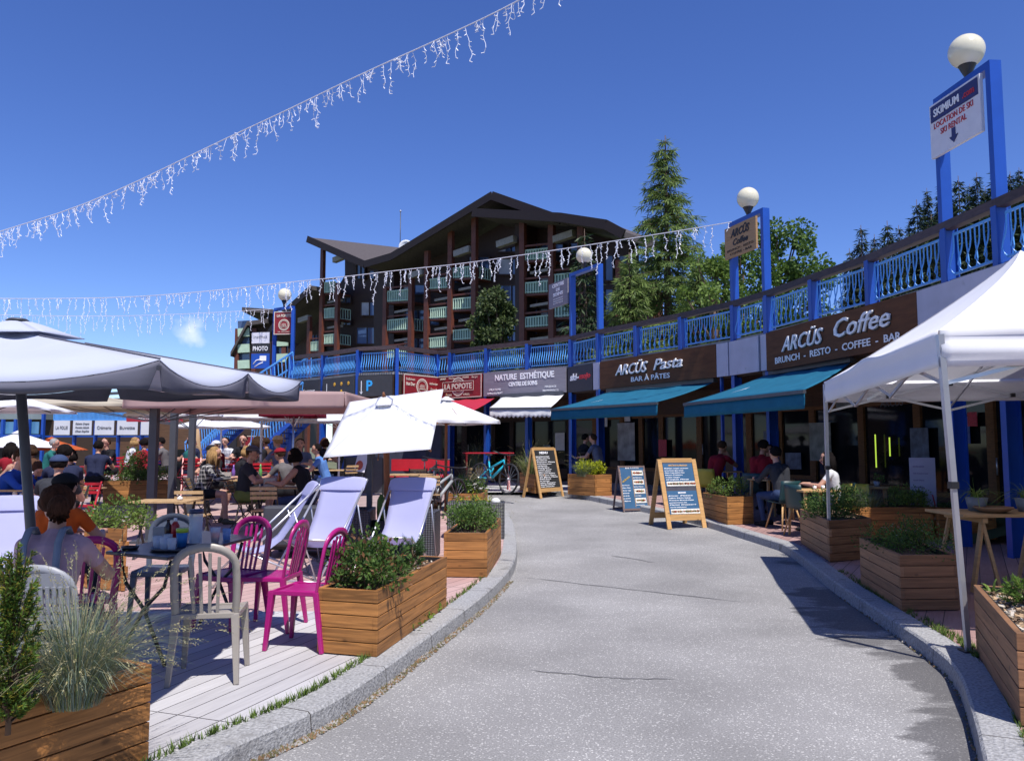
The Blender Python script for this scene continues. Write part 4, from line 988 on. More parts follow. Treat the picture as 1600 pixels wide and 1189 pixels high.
def gfp(x,y): return GG(x,y,.004)
# 1 chalkboard
t,pn,w,hh,wd=aboard('wooden sandwich board with a black chalkboard covered in white chalk writing',gfp(844,779),gfp(881,775),gfp(825,776),1.27,PINE,.075)
scribble(pn,w,wd,.03,hh-.14,17,TXW,11,.032); text('MENU',pn,w*.45,hh-.10,.06,TXW,-.012,.1,fitw=w*.35,bold=.003)
# 2 small board with food pictures
WEAT=wood('weathered_frame',(.17,.12,.11),.3)
t,pn,w,hh,wd=aboard('small dark sandwich board with blue menu and food pictures',gfp(974,800),gfp(1016,798),gfp(959,796),.98,WEAT,.035,BLUEP,leg=False)
FOOD=[pm('food_red',(.5,.10,.05),.5,.6,60),pm('food_tan',(.55,.34,.16),.5,.5,50),pm('food_white',(.7,.68,.62),.5,.2,40),pm('food_green',(.22,.30,.08),.5,.6,50)]
def food(pn,x,z,w,h,seed,y=-.012):
    rnd=random.Random(seed); mb=MB(); mb.cur=2; mb.box((x,y,z),(w,.004,h))
    for k in range(12):
        mb.cur=rnd.choice((0,1,1,3,0)); r=h*rnd.uniform(.10,.24); mb.lathe([(r,0),(r,.001)],(0,0,0),7); n=14
        st=len(mb.v)-14
        for q in range(st,len(mb.v)): v=mb.v[q]; mb.v[q]=(x-w*.36+w*.72*k/11+v[0],y-.004-k*.0004,z+rnd.uniform(-.001,.001)+v[1])
    mb.build('picture',FOOD,pn)
for i in range(4): food(pn,w*.70,hh*(.88-.22*i)-.03,w*.40,hh*.12,i); 
text('BAR À PÂTES',pn,w*.52,hh*.95,.03,TXW,-.012,fitw=w*.5); text('ARCÜS PASTA',pn,w*.26,hh*.68,.035,pm('gold_txt',(.5,.36,.12),.5,.1),-.012,0,fitw=w*.36,bold=.002,rot=.55)
scribble(pn,w,wd,hh*.16,hh*.60,7,TXW,4,.022,wd+.01,w*.46); scribble(pn,w,wd,hh*.05,hh*.92,4,TXW,5,.02,w*.5,w-wd-.02)
mb=MB(); mb.box((w*.485,-.01,hh*.48),(.008,.004,hh*.9)); 
for x in (wd*1.1,w-wd*1.1): mb.box((x,-.01,hh*.48),(.008,.004,hh*.9))
mb.build('gold_line',FOOD[1],pn)
# 3 big wooden board with two blue menus
t,pn,w,hh,wd=aboard('big wooden sandwich board with two blue brunch menus',gfp(1043,827),gfp(1104,824),gfp(1021,819),1.26,PINE,.085,pm('slate',(.055,.055,.075),.7,.15),)
for z0,z1,s in ((.54,.975,1),(.02,.455,2)):
    mb=MB(); a,b=hh*z0,hh*z1; mb.box((w/2,-.010,(a+b)/2),(w-2*wd-.02,.006,b-a)); mb.build('menu_sheet',BLUEP,pn)
    text('ARCÜS DUO BRUNCH' if s==1 else 'BRUNCH',pn,w/2,b-.05,.028,FOOD[1] if s==1 else TXW,-.014,fitw=w*(.5 if s==1 else .2),bold=.002)
    scribble(pn,w,wd,a+.12,b-.06,6,TXW,s,.016,y=-.014)
    for k in range(5): food(pn,wd+.05+(w-2*wd-.02)*(k+.4)/5.2,a+.05,(w-2*wd)/5.3,.09,s*10+k,-.014)
# narrow roll-up banner
p0,p1=GG(1425,836),GG(1466,838)
t=thing('menu_banner','tall pale roll up menu banner between the orange planter boxes','banner',p0,math.atan2((p1-p0).y,(p1-p0).x)); w=(p1-p0).length
mb=MB(); mb.box((w/2,0,.65),(w,.015,1.2)); mb.build('banner_sheet',pm('banner_grey',(.34,.33,.42),.6,.08,3),t); mb=MB(); mb.box((w/2,0,.03),(w+.04,.16,.06)); mb.build('base',ALU,t)
scribble(t,w,.02,.2,1.2,9,pm('banner_txt',(.15,.10,.22),.6,.1),9,.018)
mb=MB(); mb.tube([(w*.92,-.014,.1),(w*.82,-.014,.3),(w*.93,-.014,.5),(w*.85,-.014,.66)],.01,5); mb.build('flourish',REDL,t)
# poster stand (red and white) and boards in the background, left of the dark screens
for x0,x1,y0,y1,d,m,l in ((533,552,700,735,20,BLUE,'tilted blue poster board behind the dining people'),(553,570,697,735,19.5,SIGNW,'tilted red and white poster board behind the dining people')):
    a=D(x0,y1,d); b=D(x1,y1,d); top=D(x0,y0,d).z; t,w,h=board('poster_board',l,'poster board',a,b,a.z,top,m,.02); t.rotation_euler=(-.2,.2,t.rotation_euler[2])
    if m is SIGNW: mb=MB(); mb.ball((w*.4,-.03,h*.25),(w*.33,.01,h*.2),14,8); mb.build('picture',FOOD[0],t)
    mb=MB(); 
    for x in (.03,w-.03): mb.beam((x,.1,h*.8),(x,.35,-(a.z-gz(a.y)-.1)),.03); mb.beam((x,0,0),(x,0,-(a.z-gz(a.y)-.1)),.03)
    mb.build('stand',BLACKP,t)
# ================================================ plants
def leaf(mb,c,d,l,w,nrm=None):
    d=d.normalized(); s=d.cross(V((random.uniform(-1,1),random.uniform(-1,1),random.uniform(-.3,1))))
    if s.length<1e-3: s=V((1,0,0))
    s=s.normalized()*w; mb.add([c,c+d*l*.5+s,c+d*l,c+d*l*.5-s],[(0,1,2,3)])
def rdir(up=0.):
    v=V((random.gauss(0,1),random.gauss(0,1),random.gauss(0,1)+up)); return v.normalized()
LEAFD=leafmat('dark_leaf',(.065,.12,.028)); LEAFM=leafmat('mid_leaf',(.095,.17,.04)); LEAFY=leafmat('golden_leaf',(.42,.46,.03),.3); LEAFL=leafmat('fresh_leaf',(.14,.21,.045),.45)
BLUEG=leafmat('blue_grass',(.15,.20,.17),.4,.25); SEEDH=leafmat('seed_heads',(.34,.31,.18),.35,.3); GREENG=leafmat('green_grass_blades',(.16,.20,.08),.4,.3); REDLF=leafmat('reddish_leaf',(.16,.08,.04),.4,.3)
TWIG=pm('twig',(.10,.06,.035),.8,.3); PETAL=pm('white_petal',(.75,.75,.72),.6,.05); NEEDLE=leafmat('pine_needle',(.05,.11,.035),.5,.15)
def shrub(label,c,r,n,ls=.04,mats=(LEAFM,),cat='plant',stems=9,clumps=14,flowers=0,fcol=None,group='plants growing in the planter boxes',upright=.3,lw=.28,name='shrub',fr=.014):
    c=V(c); t=thing(name,label,cat,c,0,group); mb=MB(); ms=MB(); cl=[]
    for k in range(clumps):
        a=random.uniform(0,2*PI); q=math.sqrt(random.random()); h=random.uniform(.25,1.)*(1-.35*q); cl.append((V((r[0]*q*math.cos(a),r[1]*q*math.sin(a),r[2]*h)),random.uniform(.16,.32)*max(r)))
    for k in range(stems+clumps):
        p=cl[k%clumps][0]; b=V((p.x*.3,p.y*.3,-.02)); m=b.lerp(p,.55)+V((random.uniform(-.03,.03),random.uniform(-.03,.03),0)); ms.tube([b,m,p],[.006,.004,.002],4,False)
    for k in range(n):
        p,cr=random.choice(cl); mb.cur=random.randrange(len(mats)) if len(mats)>1 and random.random()<.4 else 0
        o=rdir(); q=p+o*cr*random.random()**.45*V((1,1,.85)).length/1.6; 
        if q.z<0.0: q.z=random.uniform(0,.04)
        d=(o+V((0,0,upright))+rdir()*.5); leaf(mb,q,d,ls*random.uniform(.6,1.3),ls*lw*random.uniform(.7,1.2))
    mb.build('foliage',list(mats),t); ms.build('stem',TWIG,t)
    if flowers:
        mf=MB()
        for k in range(flowers):
            p,cr=random.choice(cl); q=p+rdir(1.)*cr*1.05; q.z=max(q.z,.05)
            for j in range(6):
                a=2*PI*j/6; d=V((math.cos(a),math.sin(a),.15)); s=V((-d.y,d.x,0))*fr*.45; mf.add([q,q+d*fr*.6+s,q+d*fr*1.2,q+d*fr*.6-s],[(0,1,2,3)])
        o=mf.build('flowers',[fcol or PETAL],t); o['kind']='stuff'
    return t
def grass(label,c,n,L,spread,mats=(BLUEG,),heads=0,w=.0022,cat='ornamental grass',name='grass_tuft',group='plants growing in the planter boxes',base=.08,curl=.5,hl=.05):
    c=V(c); t=thing(name,label,cat,c,0,group); mb=MB(); mh=MB()
    for k in range(n+heads):
        hd=k>=n
        a=random.uniform(0,2*PI); q=random.random()**.7*spread; o=V((math.cos(a),math.sin(a),0)); b=o*random.uniform(0,base); l=L*random.uniform(.35,1.)*(1.15 if hd else .8)
        pts=[]
        for i in range(7 if hd else 6):
            u=i/(6 if hd else 5); h=l*u*math.cos(q*1.1*u); r_=l*math.sin(q*(.35+.65*u))*u*(1+ (curl*u if not hd else .2*u)); pts.append(b+o*r_+V((0,0,h-(curl*.35*l*q*u**3)))+V((random.uniform(-.004,.004),random.uniform(-.004,.004),0)))
        s=V((-o.y,o.x,0)); wd=w*(.5 if hd else random.uniform(.7,1.3)); rows=[[p-s*wd*(1-.75*i/len(pts)),p+s*wd*(1-.75*i/len(pts))] for i,p in enumerate(pts)]
        mb.cur=(random.randrange(len(mats))); mb.sheet(rows,sm=False)
        if hd:
            tip=pts[-1]; dr=(pts[-1]-pts[-2]).normalized()
            for j in range(16):
                u=j/16; e=tip-dr*hl*2.2*(1-u); dd=(dr+rdir()*.7).normalized(); leaf(mh,e+rdir()*.004,dd,hl*.28*random.uniform(.6,1.4)*(1.3-u),.0022)
    mb.build('blades',list(mats),t)
    if heads: o=mh.build('seed_heads',SEEDH,t)
    return t
def needlebush(label,c,h,r,nb=60,mat=NEEDLE,name='dwarf_conifer',cat='conifer',group='plants growing in the planter boxes',nl=.03,cone=False,nn=46,w=.0016,tip=None):
    c=V(c); t=thing(name,label,cat,c,0,group); mb=MB(); ms=MB(); ms.tube([(0,0,-.02),(0,0,h*.8)],[.012,.005],6)
    for k in range(nb):
        u=random.random(); a=random.uniform(0,2*PI); rr=r*((1-u)**.7 if cone else math.sqrt(max(.05,1-(u*1.2-.35)**2))); z=u*h
        o=V((math.cos(a),math.sin(a),.9 if not cone else .6)).normalized(); b=V((0,0,z*.7)); e=b+V((math.cos(a)*rr*random.uniform(.6,1),math.sin(a)*rr*random.uniform(.6,1),z*.35+.05)); ms.tube([b,e],[.004,.002],3,False)
        for j in range(nn):
            q=b.lerp(e,random.uniform(.35,1.)); d=(o+rdir()*.8); mb.cur=1 if tip and random.random()<.25 else 0; leaf(mb,q,d,nl*random.uniform(.7,1.2),w)
    mb.build('needles',[mat]+([tip] if tip else []),t); ms.build('stem',TWIG,t); return t
def mulch(label,cs,z,n,seed=1,s=(.01,.03)):
    rnd=random.Random(seed); mb=MB(); M=[pm('bark_chip',(.38,.26,.15),.85,.4,20),pm('bark_chip_dark',(.16,.10,.06),.9,.4,20),pm('pale_pebble',(.5,.44,.36),.8,.2,20)]
    for _ in range(n):
        u,v=rnd.uniform(.08,.92),rnd.uniform(.08,.92); p=cs[0].lerp(cs[3],u).lerp(cs[1].lerp(cs[2],u),v); l=rnd.uniform(*s); a=rnd.uniform(0,PI); mb.cur=rnd.choice((0,0,1,2))
        b=len(mb.v); mb.box((0,0,0),(l,l*.5,l*.25),a); Mx=Matrix.Translation(V((p.x,p.y,z+rnd.uniform(.015,.04))))@Euler((rnd.uniform(-.5,.5),rnd.uniform(-.5,.5),0)).to_matrix().to_4x4(); mb.xf(Mx,b)
    o=mb.build('bark_mulch',M); o['kind']='stuff'; o['label']=label
def pin(key,u,v,dz=0): # point in planter: u along left side, v along right side from near corner
    t,cs,z=PL[key]; p=cs[0].lerp(cs[3],u).lerp(cs[1].lerp(cs[2],u),v); return V((p.x,p.y,z+dz))
# near left planter: blue grass + upright conifer
t,cs,z=PL['near']; mulch('pale bark chips in the near left planter box',cs,z,420,2)
g0=D(118,1075,3.45); g0.z=z
grass('big tuft of blue grass with pale seed heads in the near left planter box',(g0.x,g0.y,z),1900,.64,1.05,(BLUEG,BLUEG,GREENG,SEEDH),330,.0013,hl=.045,base=.11,curl=.10)
g1=D(15,1090,3.15); needlebush('upright yew like conifer at the left edge in the near planter box',(g1.x-.0,g1.y,z),.62,.10,110,leafmat('yew',(.09,.16,.03),.5,.2),nl=.026,cone=False,nn=80,w=.003,name='small_conifer',tip=leafmat('rusty_tip',(.22,.20,.03),.3,.2))
# mid planter
t,cs,z=PL['mid']; mulch('pale bark chips around the dwarf pine behind the magenta chairs',cs,z,300,4,(.012,.034))
shrub('leafy shrub with reddish tips in the planter box behind the magenta chairs',pin('mid',.45,.17),(.24,.26,.40),2300,.042,(LEAFD,LEAFM,REDLF),clumps=26,upright=.1)
shrub('low trailing shrub in the middle of the planter box behind the magenta chairs',pin('mid',.5,.52),(.2,.26,.17),700,.03,(LEAFD,REDLF),clumps=10)
needlebush('dwarf pine at the far end of the planter box behind the magenta chairs',pin('mid',.4,.74),.24,.13,38,NEEDLE,nn=80,nl=.04)
# third
shrub('bushy plant with small white flowers in the planter box before the wicker box',pin('p3',.5,.3),(.27,.30,.44),3000,.034,(LEAFM,LEAFD,LEAFL),clumps=26,flowers=8,fr=.012)
grass('thin loose grass leaning over the kerb from the white flowered planter box',pin('p3',.25,.6),160,.7,1.2,(GREENG,),30,.0015,hl=.04)
shrub('daisies with white heads in the far left planter box',pin('p4',.5,.4),(.42,.3,.42),1600,.05,(LEAFM,LEAFL),clumps=18,flowers=34,fr=.03)
grass('dry feathery grass in the far left planter box',pin('p4',.6,.8),200,.85,.8,(GREENG,SEEDH),60,.003,hl=.08)
q=GG(745,842); shrub('yellow and green plant on top of the kerbside wicker planter',(q.x-.05,q.y+.25,.66),(.3,.16,.16),350,.03,(LEAFY,LEAFM),clumps=8)
mb=MB(); p=D(774,788,12.5); mb.ball((0,0,.05),(.075,.06,.06),12,8); o=mb.build('stone',pm('white_stone',(.72,.72,.70),.7,.1)); o.location=(p.x,q.y+.2,.64); tag(o,'white rounded ornament on the corner of the kerbside wicker planter','ornament')
# right side
shrub('pale green herb in the planter box beside the big wooden menu board',pin('r1',.4,.45),(.32,.28,.42),1500,.035,(LEAFL,LEAFM),clumps=16)
shrub('dense dark shrub behind the far gazebo leg',pin('r2',.45,.5),(.36,.55,.42),3600,.035,(LEAFD,LEAFM),clumps=26)
shrub('trailing plant with tiny white flowers between the gazebo legs',pin('r3',.5,.45),(.26,.60,.2),2600,.028,(LEAFD,LEAFM),clumps=24,flowers=40,fr=.008)
shrub('thin twiggy plant at the back of the planter box between the gazebo legs',pin('r3',.55,.72),(.16,.2,.42),520,.028,(LEAFD,REDLF),clumps=14,upright=.8)
t,cs,z=PL['r4']; mulch('pale bark chips in the planter box cut by the right edge',cs,z,500,6,(.015,.045))
needlebush('green heath like plant at the right edge',pin('r4',.60,.35),.16,.16,50,leafmat('heath',(.13,.22,.04),.4,.3),nn=60,nl=.035,w=.003,name='heath_plant',cat='plant')
grass('strappy yellow green leaves by the gazebo leg',pin('r4',.93,.15),14,.17,1.0,(LEAFL,),0,.012,name='strappy_plant',cat='plant',base=.02)
grass('green grassy tuft in the planter box cut by the right edge',pin('r4',.25,.55),260,.2,.9,(GREENG,LEAFL),0,.003,base=.12,name='strappy_plant',cat='plant')
grass('grey green grass in the long orange planter box',pin('r5',.5,.2),700,.42,.7,(BLUEG,GREENG),20,.004,base=.2)
shrub('bushy green herb in the long orange planter box left of the menu banner',pin('r5',.5,.72),(.36,.2,.38),2400,.035,(LEAFL,LEAFM),clumps=20)
shrub('low green plant in the second orange planter box',pin('r5b',.5,.5),(.36,.2,.12),700,.035,(LEAFM,),clumps=10)
shrub('golden yellow shrub in the planter box under the teal awning',pin('r6',.5,.72),(.34,.28,.42),1700,.05,(LEAFY,),clumps=18,lw=.4)
grass('grey green grass left of the golden yellow shrub',pin('r6',.5,.2),420,.6,.8,(BLUEG,GREENG),50,.004,base=.2,hl=.07)
grass('tall arching grass left of the chalkboard',pin('r7',.5,.3),420,.95,.8,(GREENG,LEAFL,SEEDH),60,.005,base=.2,hl=.08)
grass('tall feathery grass behind the turquoise bicycle',pin('f1',.5,.2)+V((-.3,0,0)),380,1.15,.75,(GREENG,BLUEG),90,.005,base=.25,hl=.1)
shrub('fresh green plant behind the turquoise bicycle',pin('f1',.5,.6),(.5,.4,.4),900,.06,(LEAFL,),clumps=12)
shrub('low green plants at the right end of the long terrace planter box',pin('l1',.5,.85),(.35,.25,.4),900,.055,(LEAFL,LEAFM),clumps=12,flowers=5,fr=.03)
shrub('dark green plants in the middle of the long terrace planter box',pin('l1',.5,.35),(.6,.25,.25),1100,.05,(LEAFD,LEAFM),clumps=14)
shrub('tall dark green plant with red flowers in the long terrace planter box',pin('l1',.5,.5),(.18,.18,.85),900,.06,(LEAFD,),clumps=12,flowers=5,fcol=pm('red_petal',(.6,.04,.04),.6,.1),fr=.05)
shrub('feathery green plant behind the woman in the pink shirt',pin('l2',.4,.4),(.34,.5,.32),2200,.035,(LEAFL,LEAFM),clumps=20,flowers=6,fr=.02)
shrub('dark low plant in the planter box by the bicycles',pin('l3',.5,.5),(.3,.2,.3),500,.05,(LEAFM,),clumps=8)
mb=MB(); 
for k in range(16):
    p=GG(640+k*3.2,985-k*2.2,.13)+V((random.uniform(-.03,.03),random.uniform(-.02,.02),0)); d=rdir(.8); d.z=abs(d.z)*.4+.2; s=d.cross(V((0,0,1))).normalized()
    for j in range(4): q=p+V((random.uniform(-.03,.03),random.uniform(-.03,.03),random.uniform(0,.05))); dd=rdir(.6); ss=dd.cross(V((.3,.2,1))).normalized()*.02; mb.add([q,q+dd*.02+ss,q+dd*.045,q+dd*.02-ss],[(0,1,2,3)])
o=mb.build('creeping_weed',LEAFL); tag(o,'round leaved weed creeping along the kerb beside the planter box','weed')
# ================================================ trees
BARK=pm('bark',(.09,.06,.045),.9,.35,8,.5)
def conifer_mesh(h,r,nw,nb,mat,droop=.35,seed=1,leafl=.35,dens=26,top=.06,trunk=.02,lw=.07,gap=.0):
    rnd=random.Random(seed); mb=MB(); tr=MB(); tr.tube([(0,0,0),(0,0,h*.5),(0,0,h)],[h*trunk,h*trunk*.6,.02],7)
    for i in range(nw):
        u=(i+rnd.uniform(-.3,.3))/nw; z=h*(.06+.93*u); rr=r*(1-u)**.85*rnd.uniform(.72,1.12)+top*.4
        for k in range(nb):
            if rnd.random()<gap: continue
            a=rnd.uniform(0,2*PI); o=V((math.cos(a),math.sin(a),0)); l=rr*rnd.uniform(.6,1.1); s=V((-o.y,o.x,0))
            P=[V((0,0,z))+o*l*q+V((0,0,l*(.12*q-droop*q*q+ .12*q**4))) for q in (0,.35,.7,1)]
            tr.tube(P,[.03,.02,.014,.006],3,False)
            m=max(3,int(dens*l/r))
            for j in range(m):
                q=rnd.uniform(.15,1); f=q*3; i0=min(2,int(f)); p=P[i0].lerp(P[i0+1],f-i0)+s*rnd.uniform(-1,1)*l*.22*(1.1-q)
                d=(o*rnd.uniform(.2,1)+s*rnd.uniform(-.8,.8)+V((0,0,rnd.uniform(-1.1,.15)*(.6+droop)))).normalized(); ll=leafl*rnd.uniform(.5,1.2); n=d.cross(V((rnd.uniform(-1,1),rnd.uniform(-1,1),1))).normalized()*lw*rnd.uniform(.5,1)
                mb.add([p,p+d*ll*.5+n,p+d*ll,p+d*ll*.5-n],[(0,1,2,3)])
    return mb,tr
def tree(label,loc,meshes,mat,group,scale=1,rz=0,name='conifer_tree',cat='tree'):
    t=thing(name,label,cat,loc,rz,group,scale)
    meshes[0].build('crown',mat,t); meshes[1].build('trunk',BARK,t); return t
def top_h(px,py,d,z0): return D(px,py,d).z-z0
# larch behind the railing
LAR=leafmat('larch_needle',(.15,.215,.065),.45,.3,scale=.4); SPR=leafmat('spruce_needle',(.028,.048,.022),.5,.1,scale=.3); PIN=leafmat('pine_green',(.06,.085,.03),.45,.2,scale=.5); DEC=leafmat('maple_leaf',(.085,.15,.035),.5,.3,scale=.5)
p=D(1045,560,36); z0=3.0; h=top_h(1052,212,36,z0)
tree('tall drooping larch tree behind the roof terrace',(p.x,p.y,z0),conifer_mesh(h,3.9,44,14,LAR,.44,2,.42,150,lw=.030,gap=.22,top=.3),LAR,'trees behind the roof terrace')
p=D(985,560,34); h=top_h(985,395,34,2.5); tree('bushy larch between the apartment building and the tall larch',(p.x,p.y,2.5),conifer_mesh(h,2.3,30,12,LAR,.4,5,.4,90,lw=.03),LAR,'trees behind the roof terrace')
p=D(1095,560,31); h=top_h(1095,400,31,2.5); tree('wide low larch right of the tall larch',(p.x,p.y,2.5),conifer_mesh(h,2.6,28,12,LAR,.45,6,.4,90,lw=.03),LAR,'trees behind the roof terrace')
p=D(915,600,48); h=top_h(918,358,48,2.5); tree('narrow dark spruce seen through the bare blue lamp frame',(p.x,p.y,2.5),conifer_mesh(h,3.0,30,10,SPR,.35,7,.6,34,lw=.07),leafmat('spruce_mid',(.035,.06,.026),.5,.1,scale=.3),'trees behind the roof terrace')
def decid(label,loc,h,r,n,mat,ls=.16,seed=3,group='trees behind the roof terrace',name='leafy_tree',clumps=46):
    rnd=random.Random(seed); t=thing(name,label,'tree',loc,0,group); tr=MB(); tr.tube([(0,0,0),(.1,0,h*.4),(0,.1,h*.8)],[.22,.15,.05],8); mb=MB(); cl=[]
    for k in range(clumps):
        a=rnd.uniform(0,2*PI); u=rnd.uniform(.28,1.); q=math.sqrt(rnd.random())*math.sin(PI*min(1,(u-.1)/.98))**.6; p=V((r*q*math.cos(a),r*q*math.sin(a),h*u)); cl.append((p,rnd.uniform(.14,.28)*r)); tr.tube([V((0,0,h*max(.15,u-.35))),p],[.06,.015],4,False)
    for k in range(n):
        p,cr=rnd.choice(cl); d=V((rnd.gauss(0,1),rnd.gauss(0,1),rnd.gauss(0,1))).normalized(); q=p+d*cr*rnd.random()**.4*1.25; d2=(d+V((rnd.gauss(0,.6),rnd.gauss(0,.6),rnd.gauss(0,.6)-.2))); leaf(mb,q,d2,ls*rnd.uniform(.6,1.3),ls*.38)
    mb.build('crown',mat,t); tr.build('trunk',BARK,t); return t
p=D(776,600,52); decid('rounded green pine in front of the apartment balconies',(p.x,p.y,3.0),top_h(776,458,52,3.0),1.65,8000,PIN,.26,31,name='pine_tree',clumps=60)
p=D(1222,560,30); decid('round leafy tree right of the wooden coffee sign',(p.x,p.y,3.2),top_h(1225,358,30,3.2),1.75,9500,DEC,.15,4)
p=D(1160,560,29); decid('lower leafy tree behind the wooden coffee sign',(p.x,p.y,3.2),top_h(1160,385,29,3.2),1.7,6500,DEC,.15,9,clumps=36)
p=D(1115,560,28); decid('small bright leafy tree left of the second blue lamp frame',(p.x,p.y,3.2),top_h(1115,405,28,3.2),1.3,4000,leafmat('bright_leaf',(.12,.19,.04),.45,.35,scale=.5),.14,12,clumps=24)
# hillside with dark spruces on the right
mb=MB(); rows=[]
for i in range(26):
    y=12+i*9; row=[]
    for j in range(26):
        x=-40+j*11; k=max(0,min(1,(x-14-.0*y)/60)); e=max(0,min(1,(y-30)/70)); sx=max(0,min(1,(x-4)/9)); row.append(V((x,y,-.6+sx*(2.6+(k**1.1)*26*e+e*3+math.sin(x*.3+y*.2)*.4) if y>26 or x>10 else -.6)))
    rows.append(row)
mb.sheet(rows); struct(mb.build('hill',pm('hill_grass',(.07,.10,.03),.95,.4,.5,.3)))
random.seed(5)
sm=[conifer_mesh(14,2.5,44,10,SPR,.30,20+i,.5,46,lw=.055,trunk=.008,top=.1) for i in range(3)]
sp=[];first={}
tops=[(1327,388,70),(1345,352,62),(1366,366,75),(1386,345,60),(1404,352,66),(1432,312,66),(1448,294,72),(1470,285,70),(1497,275,62),(1526,270,68),(1553,262,60),(1578,268,66),(1592,262,72),(1515,288,80),(1420,345,80),(1568,285,78),(1484,300,76),(1540,292,74),(1410,395,58),(1455,335,60),(1335,402,64),(1376,388,58),(1602,280,60),(1625,255,66),(1650,250,70)]
tops+=[(x+17,y+34,d+7) for x,y,d in tops if x>1310]
for i,(px,py,d) in enumerate(tops):
    tp=D(px,py,d); k=i%3; s=random.uniform(.85,1.15); loc=V((tp.x,tp.y,tp.z-14*s)); 
    side='left edge' if px<1400 else ('middle' if px<1530 else 'right')
    lab='dark spruce on the hillside above the terrace railing, %s of the wood'%side
    if k not in first: first[k]=tree(lab,loc,sm[k],SPR,'spruces on the hillside %s'%side,s,i)
    else: dup(first[k],lab,loc,i*1.3,s,'spruces on the hillside %s'%side)
# ================================================ big apartment building behind
def FD(x,off=0): return 65.8/(1+.000762*(x-800))-off
def fp(x,y,off=0): # point on the building front seen at pixel
    return D(x,y,FD(x,off))
APW=wood('brown_cladding',(.044,.023,.019),.3,knots=False,st=(9,9,1)); APR=pm('red_brown_post',(.12,.032,.018),.6,.2,2); BALC=pm('pale_green_balcony',(.42,.56,.44),.6,.1,2); ROOFM=pm('roof_shingle',(.075,.062,.062),.85,.3,5,.3,st=(1,1,4)); EAVE=wood('eave_board',(.022,.013,.012),.25,knots=False)
WGL=pm('window_glass_far',(.085,.12,.23),.08,.5,.25,spec=1); CURT=pm('curtain',(.35,.36,.42),.8,.2,1)  # blue of the far panes is sky reflection put into the base colour
A=thing('apartment_building','large dark timber apartment building with stacked pale green balconies behind the terrace','building',fp(740,697)*1)
A.location.z=0
nF=V((.688,.726,0)) # into the building
uF=V((.726,-.688,0)) # along the front to the right
def wallpoly(px,name,mat,off,th=.3):
    P=[fp(x,y,0)+nF*off for x,y in px]; mb=MB(); mb.prism(P,nF*th); return mb.build(name,mat,A,world=True)
# recessed wall
wallpoly([(420,640),(420,560),(470,500),(512,425),(512,400),(545,400),(600,420),(700,375),(785,325),(850,350),(968,372),(972,640)],'wall',APW,2.2)
# solid dark pier between bays and other proud walls
wallpoly([(569,640),(569,420),(600,425),(600,640)],'wall',APW,1.2,1.2)
wallpoly([(797,640),(797,345),(812,345),(812,640)],'wall',APW,.6,1.8)
wallpoly([(930,640),(930,372),(968,378),(968,640)],'wall',APW,1.2,1.2)
# end wall, red brown, facing right
a=fp(968,400); b=D(1035,420,68); mb=MB(); P=[V((a.x,a.y,0)),V((b.x,b.y,0)),V((b.x,b.y,14.8)),V((a.x,a.y,15.4))]; mb.prism(P,V((-.3,.2,0))); mb.build('end_wall',pm('red_brown_wall',(.17,.045,.03),.7,.3,1.5,st=(1,1,3)),A,world=True)
# posts
PT=[(505,392,620),(528,445,640),(484,498,600),(603,452,640),(643,432,640),(668,396,640),(705,356,640),(742,342,640),(817,345,640),(862,350,640),(908,356,640)]
for x,y0,y1 in PT:
    a=fp(x,y0); mb=MB(); mb.beam(V((a.x,a.y,0)),V((a.x,a.y,a.z+.2)),.55,.35,up=nF); mb.build('post',APR,A,world=True)
# roofs: thick eave boards along the profile, with a sheet running back
def roof(pts,depth,rise,name='roof',th=.45,over=1.2):
    mb=MB(); P=[fp(x,y)-nF*over for x,y in pts]; Q=[p+nF*(depth)+V((0,0,rise)) for p in P]
    n=len(P)
    for i in range(n-1):
        a,b,c,d=P[i],P[i+1],Q[i+1],Q[i]; dz=V((0,0,th)); mb.hexa([a-dz,b-dz,c-dz,d-dz,a,b,c,d])
    o=mb.build(name,ROOFM,A,world=True); mb=MB()
    for i in range(n-1): mb.beam(P[i]-nF*.08-V((0,0,th*.5)),P[i+1]-nF*.08-V((0,0,th*.5)),.12,th+.25)
    mb.build('fascia',EAVE,o,world=True); return o
roof([(496,374),(586,413)],13,1.2)
roof([(586,413),(628,401),(785,307),(893,345)],12,-.6)
roof([(768,337),(905,345),(975,356),(1003,371)],9,-.2,over=2.2)
roof([(455,492),(503,449)],8,0); roof([(430,527),(455,492)],9,0)
# gable soffit beams
for x,y in ((650,430),(722,395),(790,380),(880,372),(530,405),(475,500)):
    a=fp(x,y); mb=MB(); mb.beam(a-uF*.9,a+uF*1.1+V((0,0,.15)),.5,.55,up=V((0,0,1))); mb.build('beam_end',pm('pale_beam',(.28,.26,.24),.7,.2),A,world=True)
